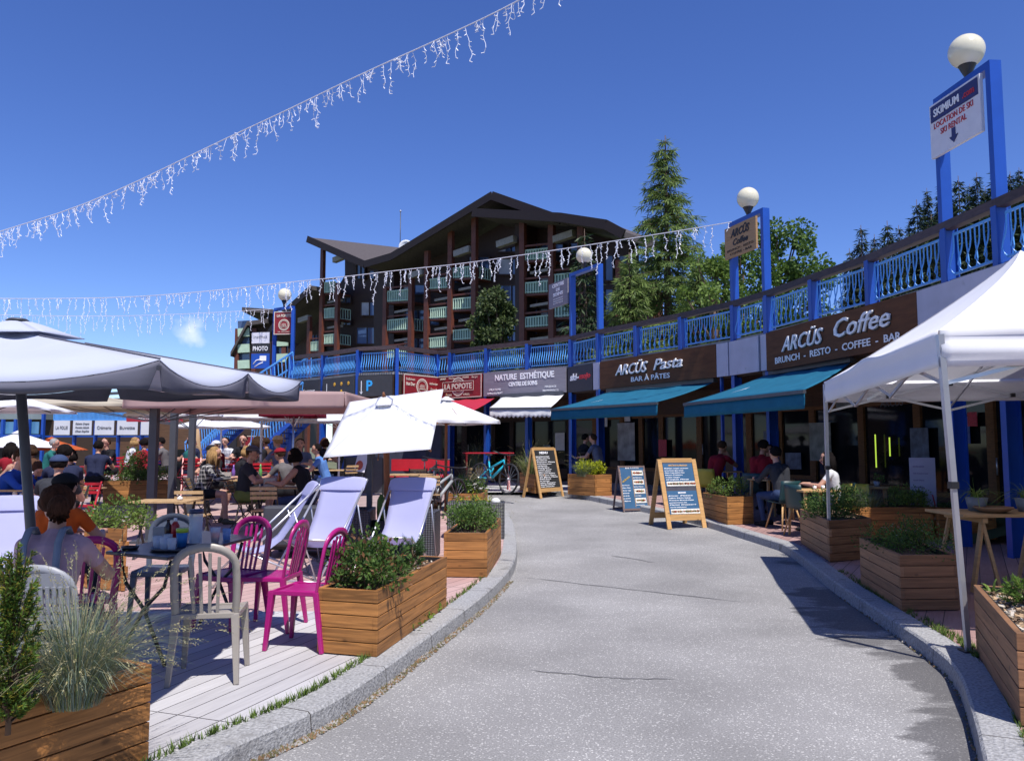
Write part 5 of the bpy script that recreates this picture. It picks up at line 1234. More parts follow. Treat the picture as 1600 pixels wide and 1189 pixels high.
# windows: frame with pane(s)
def win(x0,y0,x1,y1,off=1.95,cols=2,cur=.35,trap=0):
    a,b,c,d=[fp(x,y)+nF*off for x,y in ((x0,y1),(x1,y1),(x1,y0),(x0,y0+trap))]
    mb=MB(); fr=.09
    for p,q in ((a,b),(b,c),(c,d),(d,a)): mb.beam(p,q,.12,.12)
    for k in range(1,cols): mb.beam(a.lerp(b,k/cols),d.lerp(c,k/cols),.09,.09)
    o=mb.build('window',APW,A,world=True); mb=MB(); mb.quad(a+nF*.06,b+nF*.06,c+nF*.06,d+nF*.06); mb.build('pane',WGL,o,world=True)
    if random.random()<cur:
        mb=MB(); e=nF*.03; k=random.choice((.3,.5)); mb.quad(a+e,a.lerp(b,k)+e,d.lerp(c,k)+e,d+e); mb.build('curtain',CURT,o,world=True)
random.seed(3)
for x0,y0,x1,y1,c,tr in ((752,372,796,388,2,14),(754,398,796,424,2,0),(754,440,796,478,2,0),(754,488,796,530,2,0),(533,404,546,432,2,0),(552,418,568,432,1,0),(533,508,566,535,2,0),(540,468,566,490,2,0),
  (820,374,856,388,2,0),(866,372,900,392,2,0),(820,425,858,440,2,0),(820,477,856,494,2,0),(866,428,900,445,2,0),(866,480,890,495,1,0),(806,372,816,410,1,0),(806,424,815,470,1,0),(806,478,815,520,1,0),
  (606,440,640,456,2,0),(606,480,640,500,3,0),(606,525,640,545,3,0),(646,480,662,505,1,0),(646,525,662,545,1,0),(672,420,700,437,2,0),(672,465,700,483,3,0),(672,512,700,530,3,0),(708,395,740,418,2,0),(708,448,740,468,2,0),(708,500,740,517,2,0),
  (932,395,946,436,1,0),(953,395,968,436,1,0),(953,448,968,490,1,0),(932,448,946,490,1,0),(463,520,482,545,4,0),(508,495,524,505,2,0),(508,460,524,470,2,0)):
    win(x0,y0,x1,y1,1.95 if x0<930 else 1.0,c,.45,tr)
# balconies
def balc(x0,x1,y0,y1,side=0):
    a,b,c,d=fp(x0,y1),fp(x1,y1-(x1-x0)*.06),fp(x1,y0-(x1-x0)*.10),fp(x0,y0); o=MB()
    o.beam(a+nF*1.0-V((0,0,.12)),b+nF*1.0-V((0,0,.12)),2.0,.16)
    t=o.build('balcony',APR,A,world=True)
    o=MB(); n=max(4,int((b-a).length/.28)); o.beam(d,c,.08,.1); o.beam(a+V((0,0,.1)),b+V((0,0,.1)),.06,.08)
    for k in range(n+1): o.beam(a.lerp(b,k/n),d.lerp(c,k/n),.10,.05)
    o.build('balustrade',BALC,t,world=True)
    o=MB(); o.quad(a+nF*.07,b+nF*.07,c+nF*.07,d+nF*.07); o.build('balustrade_panel',pm('green_panel',(.13,.20,.16),.5,.2,2),t,world=True)
    o=MB(); o.beam(d+V((0,0,.35)),c+V((0,0,.35)),.15,.15); o.build('rail',APR,t,world=True)
    if side:
        q=b+nF*1.9; w=c+nF*1.9; o=MB(); o.beam(b,q,.06,.08); o.beam(c,w,.08,.1)
        for k in range(7): o.beam(b.lerp(q,k/6),c.lerp(w,k/6),.08,.05)
        o.build('balustrade',BALC,t,world=True)
    # pale awning box under the balcony above
    o=MB(); e=(a+b)/2-V((0,0,.9)); o.beam(e-uF*1.0+nF*.6,e+uF*1.4+nF*.6,.4,.22); o.build('blind_box',pm('beige_box',(.34,.30,.25),.7,.15),t,world=True)
for q in ((505,524,442,458,0),(505,524,483,498,1),(505,524,524,538,1),(484,502,535,549,0),(603,640,456,472,0),(603,640,501,517,1),(670,700,437,452,0),(670,700,483,498,0),(670,700,529,544,0),(705,742,420,435,1),(705,742,468,484,1),(705,742,517,532,0),(817,858,392,407,0),(817,858,443,459,0),(817,858,497,512,0),(863,901,430,444,0),(863,892,480,496,0),(863,900,534,548,0),(603,640,546,560,0)): balc(*q)
# left wing farther back with its own roof
LW=thing('apartment_building','smaller dark wing of the apartment block at the far left with a stepped roof','building',(D(400,697,95).x,95,0))
d=95
mb=MB(); P=[D(x,y,d) for x,y in ((366,700),(366,552),(392,505),(430,490),(470,500),(470,700))]; mb.prism(P,(0,8,0)); mb.build('wall',APW,LW,world=True)
for pts in (((360,550),(386,502),(418,498)),((378,480),(425,483),(470,500))):
    mb=MB()
    for a,b in zip(pts[:-1],pts[1:]): a=D(*a,d-1.5); b=D(*b,d-1.5); mb.hexa([a-V((0,0,.5)),b-V((0,0,.5)),b+V((0,10,-.5)),a+V((0,10,-.5)),a,b,b+V((0,10,0)),a+V((0,10,0))])
    mb.build('roof',ROOFM,LW,world=True)
for x0,x1,y in ((372,390,520),(372,390,545),(372,390,570),(430,450,535),(430,450,560)):
    a,b=D(x0,y,d-.8),D(x1,y-1,d-.8); mb=MB(); mb.beam(a,b,.3,1.0); mb.build('balcony',BALC,LW,world=True)
    a,b=D(x0,y-11,d-.1),D(x1,y-12,d-.1); mb=MB(); mb.beam(a,b,.2,1.1); mb.build('window',WGL,LW,world=True)
for x in (366,393,425,440): a=D(x,697,d-.7); mb=MB(); mb.beam(V((a.x,a.y,0)),V((a.x,a.y,D(x,515,d).z)),.5,.3); mb.build('post',APR,LW,world=True)
# dish and mast on the roof
c=D(634,386,82); t=thing('satellite_dish','white satellite dish on the apartment roof','satellite dish',c-V((0,0,1.2)))
mb=MB(); rows=[[c+V((math.cos(2*PI*k/20)*r,-.25*(1-(r/.75)**2)*-1,math.sin(2*PI*k/20)*r)) for k in range(21)] for r in (.01,.3,.55,.75)]; mb.sheet(rows); mb.build('reflector',WHITEP,t,world=True,solid=.04); mb=MB(); mb.tube([c-V((0,0,1.4)),c+V((0,.2,0))],.06); mb.build('mast',DGREY,t,world=True)
c=D(625,405,84); t=thing('antenna','thin antenna mast on the apartment roof left of the dish','antenna',c); mb=MB(); e=V((c.x,c.y,D(625,330,c.y).z)); mb.tube([c-V((0,0,1.)),e],.045,6); mb.build('mast',DGREY,t,world=True); mb=MB(); mb.ball(e,.12,8,6); mb.build('tip',ALU,t,world=True)
# ================================================ string lights
CAB=pm('white_cable',(.60,.60,.66),.5,.05); LED=pm('icicle_led',(.78,.79,.86),.35,.03)
def garland(label,P,n,lmin,lmax,seed,thick=.006,lt=.0045,extra=0,group='icicle string lights over the terrace'):
    rnd=random.Random(seed); P=smoothline(P,3); t=thing('string_lights',label,'string lights',P[0],0,group)
    mb=MB(); mb.tube(P,thick,5,False); mb.build('cable',CAB,t,world=True)
    Ls=[0]
    for a,b in zip(P[:-1],P[1:]): Ls.append(Ls[-1]+(b-a).length)
    def at(s):
        for i in range(len(P)-1):
            if Ls[i+1]>=s: return P[i].lerp(P[i+1],(s-Ls[i])/(Ls[i+1]-Ls[i]))
        return P[-1]
    def strand(mb,p,l):
        m=max(3,int(l/.045)); pts=[p]; q=V(p)
        for j in range(m):
            q=q+V((rnd.uniform(-.022,.022),rnd.uniform(-.02,.02),-l/m)); pts.append(V(q))
            if rnd.random()<.8: o=V((rnd.choice((-1,1))*rnd.uniform(.5,1),rnd.uniform(-.5,.5),rnd.uniform(-1,.3))).normalized()*rnd.uniform(.025,.045); mb.tube([q,q+o],[lt*1.3,lt*.9],4)
        mb.tube(pts,lt*.8,4)
    for k in range(n):
        s=Ls[-1]*(k+rnd.uniform(.1,.9))/n; mb=MB(); strand(mb,at(s),rnd.uniform(lmin,lmax)*(1 if k%3 else .5)); mb.build('icicle_strand',LED,t,world=True)
    if extra:
        mb=MB()
        for k in range(extra): strand(mb,at(Ls[-1]*rnd.random()),rnd.uniform(lmin,lmax)*rnd.choice((.25,.4,.7)))
        o=mb.build('icicle_strands',LED,t,world=True); o['kind']='stuff'
garland('long icicle string lights rising to the top right across the sky',[D(-60,380,13),D(0,362,12.6),D(150,315,11.6),D(350,218,10.4),D(450,172,9.8),D(560,118,9.2),D(690,60,8.6),D(800,8,8.1),D(900,-50,7.8),D(1050,-140,7.2)],100,.17,.44,3,.007,.0043,110)
garland('icicle string lights running from the second lamp frame across the apartment building',[D(1143,347,17.6),D(1060,361,18.2),D(920,383,19.2),D(800,401,20),D(707,414,21),D(642,420,21.4),D(526,434,22.2),D(440,442,23),D(330,455,23.6),D(200,465,24.4),D(60,467,25),D(-40,466,25.4)],100,.3,.9,4,.012,.0072,80)
garland('faint icicle string lights ending at the red square sign',[D(424,483,28.5),D(330,489,28.8),D(200,494,29.2),D(100,494,29.6),D(0,492,30)],60,.3,.8,5,.010,.0065)
# ================================================ building at the far left with banners, and the blue stairs
LB=thing('terrace_building','low timber restaurant building with blue posts and white banners at the far left','building',(D(150,697,41).x,41,0))
dL=40
WB=pm('brown_boards',(.11,.055,.028),.65,.25,2,st=(1,1,10)); DB=pm('dark_brown_boards',(.04,.021,.012),.7,.25,2,st=(1,1,10))
def lb(name,x0,x1,y0,y1,mat,d=dL,th=.3,par=None):
    a,b=D(x0,y1,d),D(x1,y1,d); z0,z1=a.z,D(x0,y0,d).z; mb=MB(); mb.box(((a.x+b.x)/2,d+th/2,(z0+z1)/2),(b.x-a.x,th,z1-z0)); return mb.build(name,mat,par or LB,world=True)
lb('wall',-40,372,622,760,DB,44,.3); lb('wall',236,316,655,700,WB,40.3,.2); lb('back_wall',150,360,690,745,WB,43.2,.2)
lb('roof',-60,66,636,655,pm('grey_green_roof',(.20,.24,.25),.7,.2,1),43,4); 
lb('beam',62,236,680.5,683,BLUE,dL-.1,.2); lb('beam',-30,62,679,683,BLUE,dL-.6,.2)
for x in (62,112,145,181,218,2,22,43): lb('post',x-1.8,x+1.8,(640 if x>50 else 655),(745 if x>50 else 683),BLUE,dL-.35,.18)
BN=pm('banner_white',(.60,.60,.64),.6,.06,2); 
for x0,x1,s,l in ((84,109,'LA FOLIE','white banner with grey lettering nearest the dark parasol mast'),(114,143,'Galette Crepes|Fondue Salade|Chez Sophie','white banner with three lines of handwriting on the far building'),(148,178,'Crémerie','white banner with a dark curved logo on the far building'),(183,215,'Buvette','white and grey banner with faded lettering on the far building'),(220,235,'','narrow blank white banner left of the light square mast')):
    a,b=D(x0,680,dL-.5),D(x1,680,dL-.5); t,w,h=board('banner',l,'banner',a,b,a.z+.02,D(x0,657.5,dL).z,BN,.02,.03,group='white banners on the far building')
    for i,q in enumerate(s.split('|')): 
        if q: text(q,t,w/2,h*(.72-.26*i if '|' in s else .4),h*(.13 if '|' in s else .22),pm('grey_txt2',(.16,.16,.18),.6,.1),-.03,.3 if '|' in s else 0,fitw=w*.75,bold=.004)
mb=MB(); n=0
for x in range(84,236,2):
    a=D(x,655.5,dL-.4); mb.beam(a,a+V((0,0,.42)),.035)
for y in (656,642): a,b=D(84,y,dL-.4),D(236,y,dL-.4); mb.beam(a,b,.05)
mb.build('railing',LBLUE,LB,world=True)
lb('glass_panel',0,60,659,678,pm('blue_glass',(.10,.26,.44),.15,.3,1),dL-.1,.05); lb('glass_panel',86,110,640,654,pm('blue_glass',(.10,.26,.44),.15,.3,1),dL-.1,.05)
for x in (172,205,282,300): lb('window',x-8,x+8,702,735,DG,42.9,.15)
RS=pm('red_banner',(.33,.015,.03),.5,.15)
a,b=D(198,659,37.5),D(286,659,37.5); t,w,h=board('banner','red banner with white service lettering above the terrace','banner',a,b,a.z,D(198,644,37.5).z,RS,.02,.04); text('SERVICE NON STOP',t,w*.5,h*.28,h*.45,TXW,-.03,fitw=w*.6,bold=.01)
a,b=D(288,655,38),D(311,655,38); t,w,h=board('banner','small white banner right of the red service banner','banner',a,b,a.z,D(288,641.5,38).z,BN,.02,.04)
# wall under the stairs and dark shop fronts left of the arcade
lb('stair_wall',318,470,622,760,DB,33.5,.3); lb('dark_opening',345,368,672,740,DARK,33.3,.1)
t,w,h=board('sign','red framed sign with a cream emblem behind the diners','sign',D(377,710,32),D(413,710,32),D(377,712,32).z,D(377,681,32).z,REDS,.02,.05,rim=CREAM); emblem(t,w*.6,h*.4,w*.32,CREAM)
t,w,h=board('sign','yellow notice at the foot of the blue stairs','sign',D(326,707,30),D(337,707,30),D(326,709,30).z,D(326,695,30).z,YEL,.02,.04)
# stairs
S=thing('staircase','blue steel stairs climbing to the roof terrace behind the parasols','stairs',(D(345,697,30).x,30,.3))
def flight(p,q,n,wd,name='flight'):
    mb=MB(); dd=(q-p); h=V((dd.x,dd.y,0)).normalized(); s=V((-h.y,h.x,0))*wd/2
    for sg in (-1,1): mb.beam(p+s*sg-V((0,0,.08)),q+s*sg-V((0,0,.08)),.05,.15)
    for k in range(n): c=p.lerp(q,(k+.5)/n); mb.beam(c-s,c+s,.26,.04)
    st=mb.build(name,BLUE,S,world=True); mb=MB()
    for sg in (-1,1):
        a=p+s*sg; b=q+s*sg; mb.beam(a+V((0,0,.95)),b+V((0,0,.95)),.05,.06)
        for k in range(n*2+1):
            c=a.lerp(b,k/(n*2)); mb.tube([c,c+V((0,0,.45))+h*.05,c+V((0,0,.92))],.018,4,False)
    mb.build('stair_railing',LBLUE,S,world=True)
a=D(300,740,30); a.z=.5; b=D(384,652,29.6); 
flight(V((a.x,30,.75)),V((b.x,29.8,2.75)),12,1.2)
flight(V((b.x+2.6,28.9,2.9)),V((b.x+.6,29.6,1.2)),9,1.1); flight(V((b.x+.1,29.8,2.85)),V((b.x+2.2,29.0,4.0)),7,1.1)
mb=MB(); mb.box((b.x+.4,29.9,2.8),(1.4,1.4,.1)); mb.build('landing',BLUE,S,world=True)
# ================================================ furniture
MAG=pm('magenta_plastic',(.36,.010,.155),.32,.04,2,dirt=((.30,.02,.14),9,.68)); TAU=pm('taupe_plastic',(.30,.27,.235),.42,.06,3,dirt=((.24,.215,.19),11,.66)); BGR=pm('blue_grey_plastic',(.075,.09,.13),.4,.06); LGP=pm('light_grey_plastic',(.27,.28,.31),.45,.06)
def mono(label,loc,rz,mat,kind='slat',group='plastic chairs round the black table'):
    t=thing('plastic_chair',label,'chair',loc,rz,group,(.86,.93,.98))
    mb=MB(); rows=[]
    for i in range(9):
        v=i/8; row=[]
        for j in range(9):
            u=j/8*2-1; wd=.235-.02*(1-v); x=u*wd; y=-.2+.42*v; ed=max(abs(u)**6,(abs(v*2-1))**8); z=.435-.012*(1-u*u)*(1-abs(v-.4))-.03*(v**6)-.008*ed; row.append(V((x,y,z)))
        rows.append(row)
    mb.sheet(rows); mb.build('seat',mat,t,solid=.012); mb=MB()
    for s in (-1,1): mb.beam((s*.225,-.19,.42),(s*.225,.2,.42),.016,.035)
    mb.beam((-.225,.21,.41),(.225,.21,.41),.016,.035); mb.beam((-.2,-.2,.42),(.2,-.2,.42),.016,.035); mb.build('seat_rim',mat,t,bevel=.005)
    for s in (-1,1):
        for f in (-1,1):
            mb=MB(); top=V((s*.205,f*.185,.43)); ft=V((s*.235,f*.25 if f<0 else .225,.0)); mb.beam(top,ft,.06,.045,up=(0,1,0),w2=.036,h2=.03); mb.build('leg',mat,t,bevel=.006)
    # arched back
    P=[]; 
    for k in range(15):
        a=PI*k/14; P.append((-.205*math.cos(a) if True else 0,math.sin(a)))
    pts=[V((-.205,-.19,.42)),V((-.215,-.215,.55)),V((-.215,-.24,.68))]
    for k in range(1,12):
        a=PI*k/12; pts.append(V((-.215*math.cos(a)**1 if abs(math.cos(a))>0 else 0,-.245-.035*math.sin(a),.70+.16*math.sin(a)**.75)))
    pts+= [V((.215,-.24,.68)),V((.215,-.215,.55)),V((.205,-.19,.42))]
    mb=MB(); rows=[]
    for i,p in enumerate(pts):
        a=pts[max(0,i-1)]; b=pts[min(len(pts)-1,i+1)]; d=(b-a).normalized(); n=V((0,1,0)); s=d.cross(n).normalized(); h=.026; rows.append([p+s*h+n*.009,p-s*h+n*.016,p-s*h-n*.004,p+s*h-n*.012,p+s*h+n*.009])
    mb.sheet(rows); bk=mb.build('backrest',mat,t)
    if kind=='slat':
        for x in (-.10,-.035,.035,.10): mb=MB(); mb.beam((x*.8,-.195,.43),(x,-.28,.835-abs(x)*.35),.022,.012,up=(0,1,0)); mb.build('slat',mat,bk)
    else:
        mb=MB(); cols=[-.16+.32*k/6 for k in range(7)]
        mb.hexa([(-.2,-.27,.76),(.2,-.27,.76),(.2,-.255,.76),(-.2,-.255,.76),(-.15,-.285,.84),(.15,-.285,.84),(.15,-.27,.84),(-.15,-.27,.84)])
        for k in range(5): z=.56+.045*k; mb.beam((-.2,-.23-.05*(z-.5),z),(.2,-.23-.05*(z-.5),z),.012,.026)
        for x in [-.19+.38*k/10 for k in range(11)]: mb.beam((x,-.232,.55),(x,-.272,.77),.022,.012,up=(0,1,0))
        mb.build('perforated_panel',mat,bk)
    return t
z0=.114
def at2(px,d): p=D(px,697,d); return (p.x,p.y,gz(p.y)+z0)
mono('bright magenta plastic chair beside the left deckchair, in the sun',at2(428,6.62),R(84),MAG)
m2=mono('bright magenta plastic chair touching the timber planter box',at2(482,6.02),R(78),MAG)
mono('purple plastic chair in the shade at the far right end of the black table',at2(368,6.72),R(156),MAG)
mono('taupe plastic chair with its back to the camera in front of the black table',at2(338,5.25),R(10),TAU)
mono('blue grey plastic chair with a perforated back behind the black table',at2(262,6.95),R(186),BGR,'perf')
mono('pale grey plastic chair under the woman in the pink shirt',(-2.44,4.36,z0),R(4),LGP,'perf')
mono('dark purple plastic chair right of the woman in the pink shirt',at2(133,5.6),R(40),MAG)
mono('dark purple plastic chair at the left edge of the photograph',at2(-12,5.7),R(-60),MAG)
# black table
TB=pm('black_table',(.035,.035,.045),.28,.15,3); cs=[D(165,862,5.55),D(262,871,5.25),D(396,840,6.45),D(318,832,6.9)]; cs=[V((p.x,p.y,.84)) for p in cs]
t=thing('table','black metal folding table with drinks in the shade of the big parasol','table',(sum(cs,V())/4).xy.to_3d()+V((0,0,.114)))
mb=MB(); mb.prism(cs,(0,0,.022)); mb.build('tabletop',TB,t,world=True,bevel=.004)
ctr=sum(cs,V())/4
for a,b in ((0,1),(3,2)):
    p=cs[a].lerp(ctr,.18); q=cs[b].lerp(ctr,.18)
    for u,v in ((p,q),(q,p)):
        mb=MB(); f=u.lerp(v,.95); mb.tube([u-V((0,0,.02)),u.lerp(v,.12)-V((0,0,.2)),u.lerp(v,.5)-V((0,0,.36)),V((f.x,f.y,.13))],.013,8); mb.build('leg',BLACKP,t,world=True)
def onT(px,py,z=.864): return G(px,py,z)
CL=glass('clear_glass'); 
def lath(name,label,cat,p,parts,group='things on the black table'):
    t=thing(name,label,cat,p,0,group)
    for nm,prof,m in parts: mb=MB(); mb.lathe(prof,(0,0,0),16); mb.build(nm,m,t)
    return t
lath('serving_tray','round dark tray on the black table','tray',onT(278,858),[('tray',[(0,0),(.17,0),(.185,.018),(.18,.02),(.165,.006),(0,.006)],TB)])
lath('cup','blue and green striped beaker on the black table','cup',onT(284,856)+V((0,0,.008)),[('body',[(.03,0),(.04,.10),(.037,.10),(.028,.005)],pm('blue_cup',(.02,.16,.42),.4,.05)),('rim',[(.04,.10),(.042,.13),(.038,.13)],pm('green_cup',(.32,.5,.04),.4,.05))])
for i,(x,y) in enumerate(((245,858),(256,860),(262,855),(268,862))): lath('glass','used stacked glass on the left of the tray','glass',onT(x,y)+V((0,0,.008)),[('body',[(.024,0),(.032,.085),(.03,.085),(.022,.004)],CL)],'used glasses on the round tray')
lath('sauce_bottle','dark brown sauce bottle on the tray','bottle',onT(262,848)+V((0,0,.008)),[('body',[(.026,0),(.026,.11),(.012,.14),(.012,.165),(.0,.165)],pm('dark_bottle',(.03,.012,.01),.2,.1))])
lath('ketchup_bottle','red sauce bottle beside the blue and green beaker','bottle',onT(273,848)+V((0,0,.008)),[('body',[(.03,0),(.03,.12),(.014,.15)],pm('ketchup',(.35,.01,.015),.3,.05)),('cap',[(.014,.15),(.012,.175),(0,.175)],TXW)])
lath('pitcher','tall clear plastic water jug with a dark lid','jug',onT(305,849),[('body',[(.045,0),(.05,.22),(.047,.22),(.042,.008)],CL),('lid',[(.052,.22),(.05,.25),(0,.25)],pm('navy_plastic',(.03,.04,.10),.4,.05))])
t=lath('drinking_glass','glass of orange drink on the black table','glass',onT(336,847),[('body',[(.028,0),(.038,.11),(.036,.11),(.026,.004)],CL),('drink',[(.025,.005),(.034,.075),(0,.075)],pm('orange_drink',(.75,.13,.05),.3,.05))])
lath('drinking_glass','small blue tinted glass at the right of the orange drink','glass',onT(354,843),[('body',[(.026,0),(.033,.085),(.031,.085),(.024,.004)],glass('blue_tint',(.5,.7,.95),.4))])
lath('ashtray','black ashtray at the left corner of the black table','ashtray',onT(203,858),[('bowl',[(.05,0),(.06,.022),(.05,.022),(.045,.008),(0,.008)],BLACKP)])
mb=MB(); mb.box((0,0,.055),(.1,.03,.11)); o=mb.build('napkin_holder',LGP); o.location=onT(250,848)+V((0,0,.008)); tag(o,'grey napkin holder on the tray','napkin holder','things on the black table')
# deckchairs
CANV=cloth('deckchair_canvas',(.56,.57,.80),.42,.04,.3,2.5)
def deck(label,loc,rz,sc_=1.):
    t=thing('deckchair',label,'deckchair',loc,rz,'deckchairs behind the magenta chairs',sc_); w=.28 # faces +Y
    for s in (-1,1): 
        mb=MB(); mb.tube([(s*w,.62,.0),(s*w,-.42,1.0)],.012,8); mb.build('main_rail',ALU,t)
        mb=MB(); mb.tube([(s*(w-.025),-.42,.0),(s*(w-.025),.44,.40)],.011,8); mb.build('seat_rail',ALU,t)
        mb=MB(); mb.tube([(s*(w+.02),-.16,.73),(s*(w+.02),-.40,.02)],.009,6); mb.build('rear_strut',ALU,t)
    for y,z,ww in ((.62,.0,w),(-.42,1.0,w),(-.42,.0,w-.025),(.44,.40,w-.025)): mb=MB(); mb.tube([(-ww,y,z),(ww,y,z)],.012,8); mb.build('crossbar',ALU,t)
    P=[(-.425,1.012),(-.405,.99),(-.33,.90),(-.26,.78),(-.17,.61),(-.06,.45),(.08,.345),(.22,.32),(.36,.36),(.445,.412),(.45,.40)]
    mb=MB(); rows=[]
    for i,(y,z) in enumerate(P):
        u=i/(len(P)-1); ww=w*(.98-.10*math.sin(PI*u)); row=[]
        for j in range(9): v=j/8*2-1; row.append(V((v*ww,y,z-.03*(1-v*v)*math.sin(PI*u))))
        rows.append(row)
    mb.sheet(rows); mb.build('sling',CANV,t,solid=.003)
    mb=MB(); rows=[]
    for i_,(y,z) in enumerate(((-.425,1.03),(-.40,1.015),(-.385,.99),(-.34,.92),(-.315,.88))): rows.append([V((v*w*((.90,1.0,1.05,1.06,1.05)[i_]),y+.012,z-(.012*v**4 if i_<2 else 0))) for v in (-1,-.75,-.4,0,.4,.75,1)])
    mb.sheet(rows); mb.build('headrest',CANV,t,solid=.012,bevel=.004)
    return t
p=at2(512,9.45); deck('middle deckchair with pale lavender canvas, facing the camera',p,R(163),1.06)
p=at2(630,9.75); deck('right deckchair with pale lavender canvas in front of the wicker box',p,R(168),1.04)
p=at2(432,8.9); deck('left deckchair with pale lavender canvas turned sideways',p,R(112),1.04)
p=at2(5,7.6); deck('deckchair with pale lavender canvas at the left edge of the photograph',p,R(200),.95)
# bistro chairs and tables
SL=wood('bistro_slats',(.44,.29,.14),.25,st=(14,1.5,1.5)); 
def bchair(label,loc,rz,mat=SL,met=BLACKP,group='wooden slatted bistro chairs on the terrace'):
    t=thing('bistro_chair',label,'chair',loc,rz,group)
    for k in range(5): pass
    mb=MB()
    for k in range(6): mb.box((0,-.17+.065*k,.455),(.40,.045,.016))
    mb.build('seat',mat,t); mb=MB()
    for z,y in ((.66,-.245),(.73,-.262),(.80,-.28)): mb.box((0,y,z),(.40,.016,.048))
    mb.build('backrest',mat,t)
    for s in (-1,1):
        mb=MB(); mb.beam((s*.19,-.29,.84),(s*.19,.22,.0),.012,.026,up=(1,0,0)); mb.build('leg',met,t)
        mb=MB(); mb.beam((s*.175,.18,.45),(s*.175,-.24,.0),.012,.026,up=(1,0,0)); mb.build('leg',met,t)
    mb=MB(); mb.beam((-.19,.15,.1),(.19,.15,.1),.012); mb.beam((-.175,-.17,.08),(.175,-.17,.08),.012); mb.build('stretcher',met,t)
    return t
bc=bchair('slatted bistro chair with its back to the camera behind the empty slatted table',at2(306,11.8),R(6))
def btable(label,loc,rz,w=.7,d=.6,mat=SL,met=BLACKP,group='wooden tables on the terrace',h=.74):
    t=thing('bistro_table',label,'table',loc,rz,group); mb=MB(); n=8
    for k in range(n): mb.box((0,-d/2+d*(k+.5)/n,h),(w,d/n-.012,.02))
    mb.build('tabletop',mat,t)
    for s in (-1,1):
        for f in (-1,1): mb=MB(); mb.beam((s*w*.42,f*d*.36,h-.02),(s*w*.42,-f*d*.36,.0),.014,.028,up=(1,0,0)); mb.build('leg',met,t)
    return t
bt=btable('empty slatted table in front of the square masts',at2(262,10.7),R(4),.74,.6)
CH=[('slatted bistro chair empty between the capped man and the camera',418,12.6,R(8)),('slatted bistro chair of the girl in the checked shirt',318,14.5,R(-85)),('slatted bistro chair of the man in green shorts',385,13.7,R(-88)),('slatted bistro chair of the woman in the black top',483,13.2,R(92)),('slatted bistro chair by the dark man at the left',107,12.4,R(180)),
 ('slatted bistro chair left of the bicycles',672,15.4,R(4)),('slatted bistro chair at the empty table behind the sofa',537,18.5,R(60)),('slatted bistro chair under the blue sweater man',3,11.2,R(-80)),('empty slatted chair behind the empty chair by the bicycles',655,17.0,R(190)),('slatted bistro chair right end of the bicycle group',715,17.5,R(80))]
for l,px,d,r in CH: dup(bc,l,at2(px,d),r)
for l,px,d,r,s in (('slatted table between the capped man and the woman in black',438,13.5,R(2),1.),('slatted table between the girl and the people in the middle',352,15.2,R(0),1.),('slatted table with plates in front of the man in blue',45,11.4,R(3),1.15),('slatted table behind the sofa in bright sun',512,18,R(10),1.),('slatted table by the bicycles',640,15.6,R(-6),1.1),('slatted table left of the long terrace planter box',130,14.2,R(6),.9)): dup(bt,l,at2(px,d),r,s)
REDC=pm('red_plastic',(.42,.01,.02),.4,.1); RSL=REDC
rc=bchair('red folding chair with a yellow bag behind the black-shirted man',at2(131,13.3),R(185),RSL,REDC,'red folding chairs at the back of the terrace')
mb=MB(); mb.ball((0,0,0),(.09,.04,.07),10,8); o=mb.build('yellow_bag',pm('bright_yellow',(.7,.5,.02),.5,.1)); o.location=V(at2(126,13.1))+V((0,0,.80)); tag(o,'small bright yellow bag on the red chair','bag')
for l,px,d,r in (('red folding chair left of the long terrace planter box',152,20,R(100)),('red folding chair behind the plants in the long planter box',178,21,R(30)),('red folding chair right of the long terrace planter box',283,19,R(70)),('red folding chair behind the girl in the checked shirt',300,20,R(200)),('red folding chair behind the blond woman',372,19,R(150)),('red folding chair behind the man in the striped cap',404,18,R(30)),('red folding chair near the red framed sign',350,20,R(90)),('red folding chair far left of the long planter box',165,23,R(200))): dup(rc,l,at2(px,d),r,1.1)
rt=btable('red table behind the long terrace planter box',at2(168,19.5),0,1.0,.7,REDC,REDC,'red tables at the back of the terrace')
for l,px,d in (('red table left behind the square masts',215,21),('red table behind the diners in the middle',330,18.5),('red table at the right behind the diners',390,20.5)): dup(rt,l,at2(px,d),.1)
# small things on the terrace tables
def bottle(label,px,py,d,col,h=.24,r=.032,g='bottles and cups on the terrace tables'):
    p=D(px,py,d); t=thing('bottle',label,'bottle',p,0,g); mb=MB(); mb.lathe([(r,0),(r,h*.6),(r*.4,h*.8),(r*.4,h),(0,h)],(0,0,0),12); mb.build('body',col,t); return t
tz=lambda d: gz(d)+z0+.755
def tb(label,px,d,col,h=.24,r=.032):
    p=D(px,697,d); t=thing('bottle',label,'bottle',(p.x,p.y,tz(d)),0,'bottles and cups on the terrace tables'); mb=MB(); mb.lathe([(r,0),(r,h*.6),(r*.42,h*.8),(r*.42,h),(0,h)],(0,0,0),12); mb.build('body',col,t)
tb('amber bottle on the table of the woman in black',437,13.45,pm('amber',(.35,.10,.02),.2,.2),.26); tb('green bottle in front of the man in the striped cap',408,15,pm('green_bottle',(.12,.35,.10),.2,.2),.3); tb('purple bottle beside the blond woman',366,15.1,pm('purple_b',(.2,.10,.4),.3,.1),.28)
tb('red bottle on the table of the man in blue',52,11.3,pm('red_b',(.35,.01,.03),.3,.1),.24,.04); tb('white shaker on the table of the man in blue',27,11.2,TXW,.11,.03); tb('white cup on the empty slatted table',284,10.7,TXW,.05,.035)
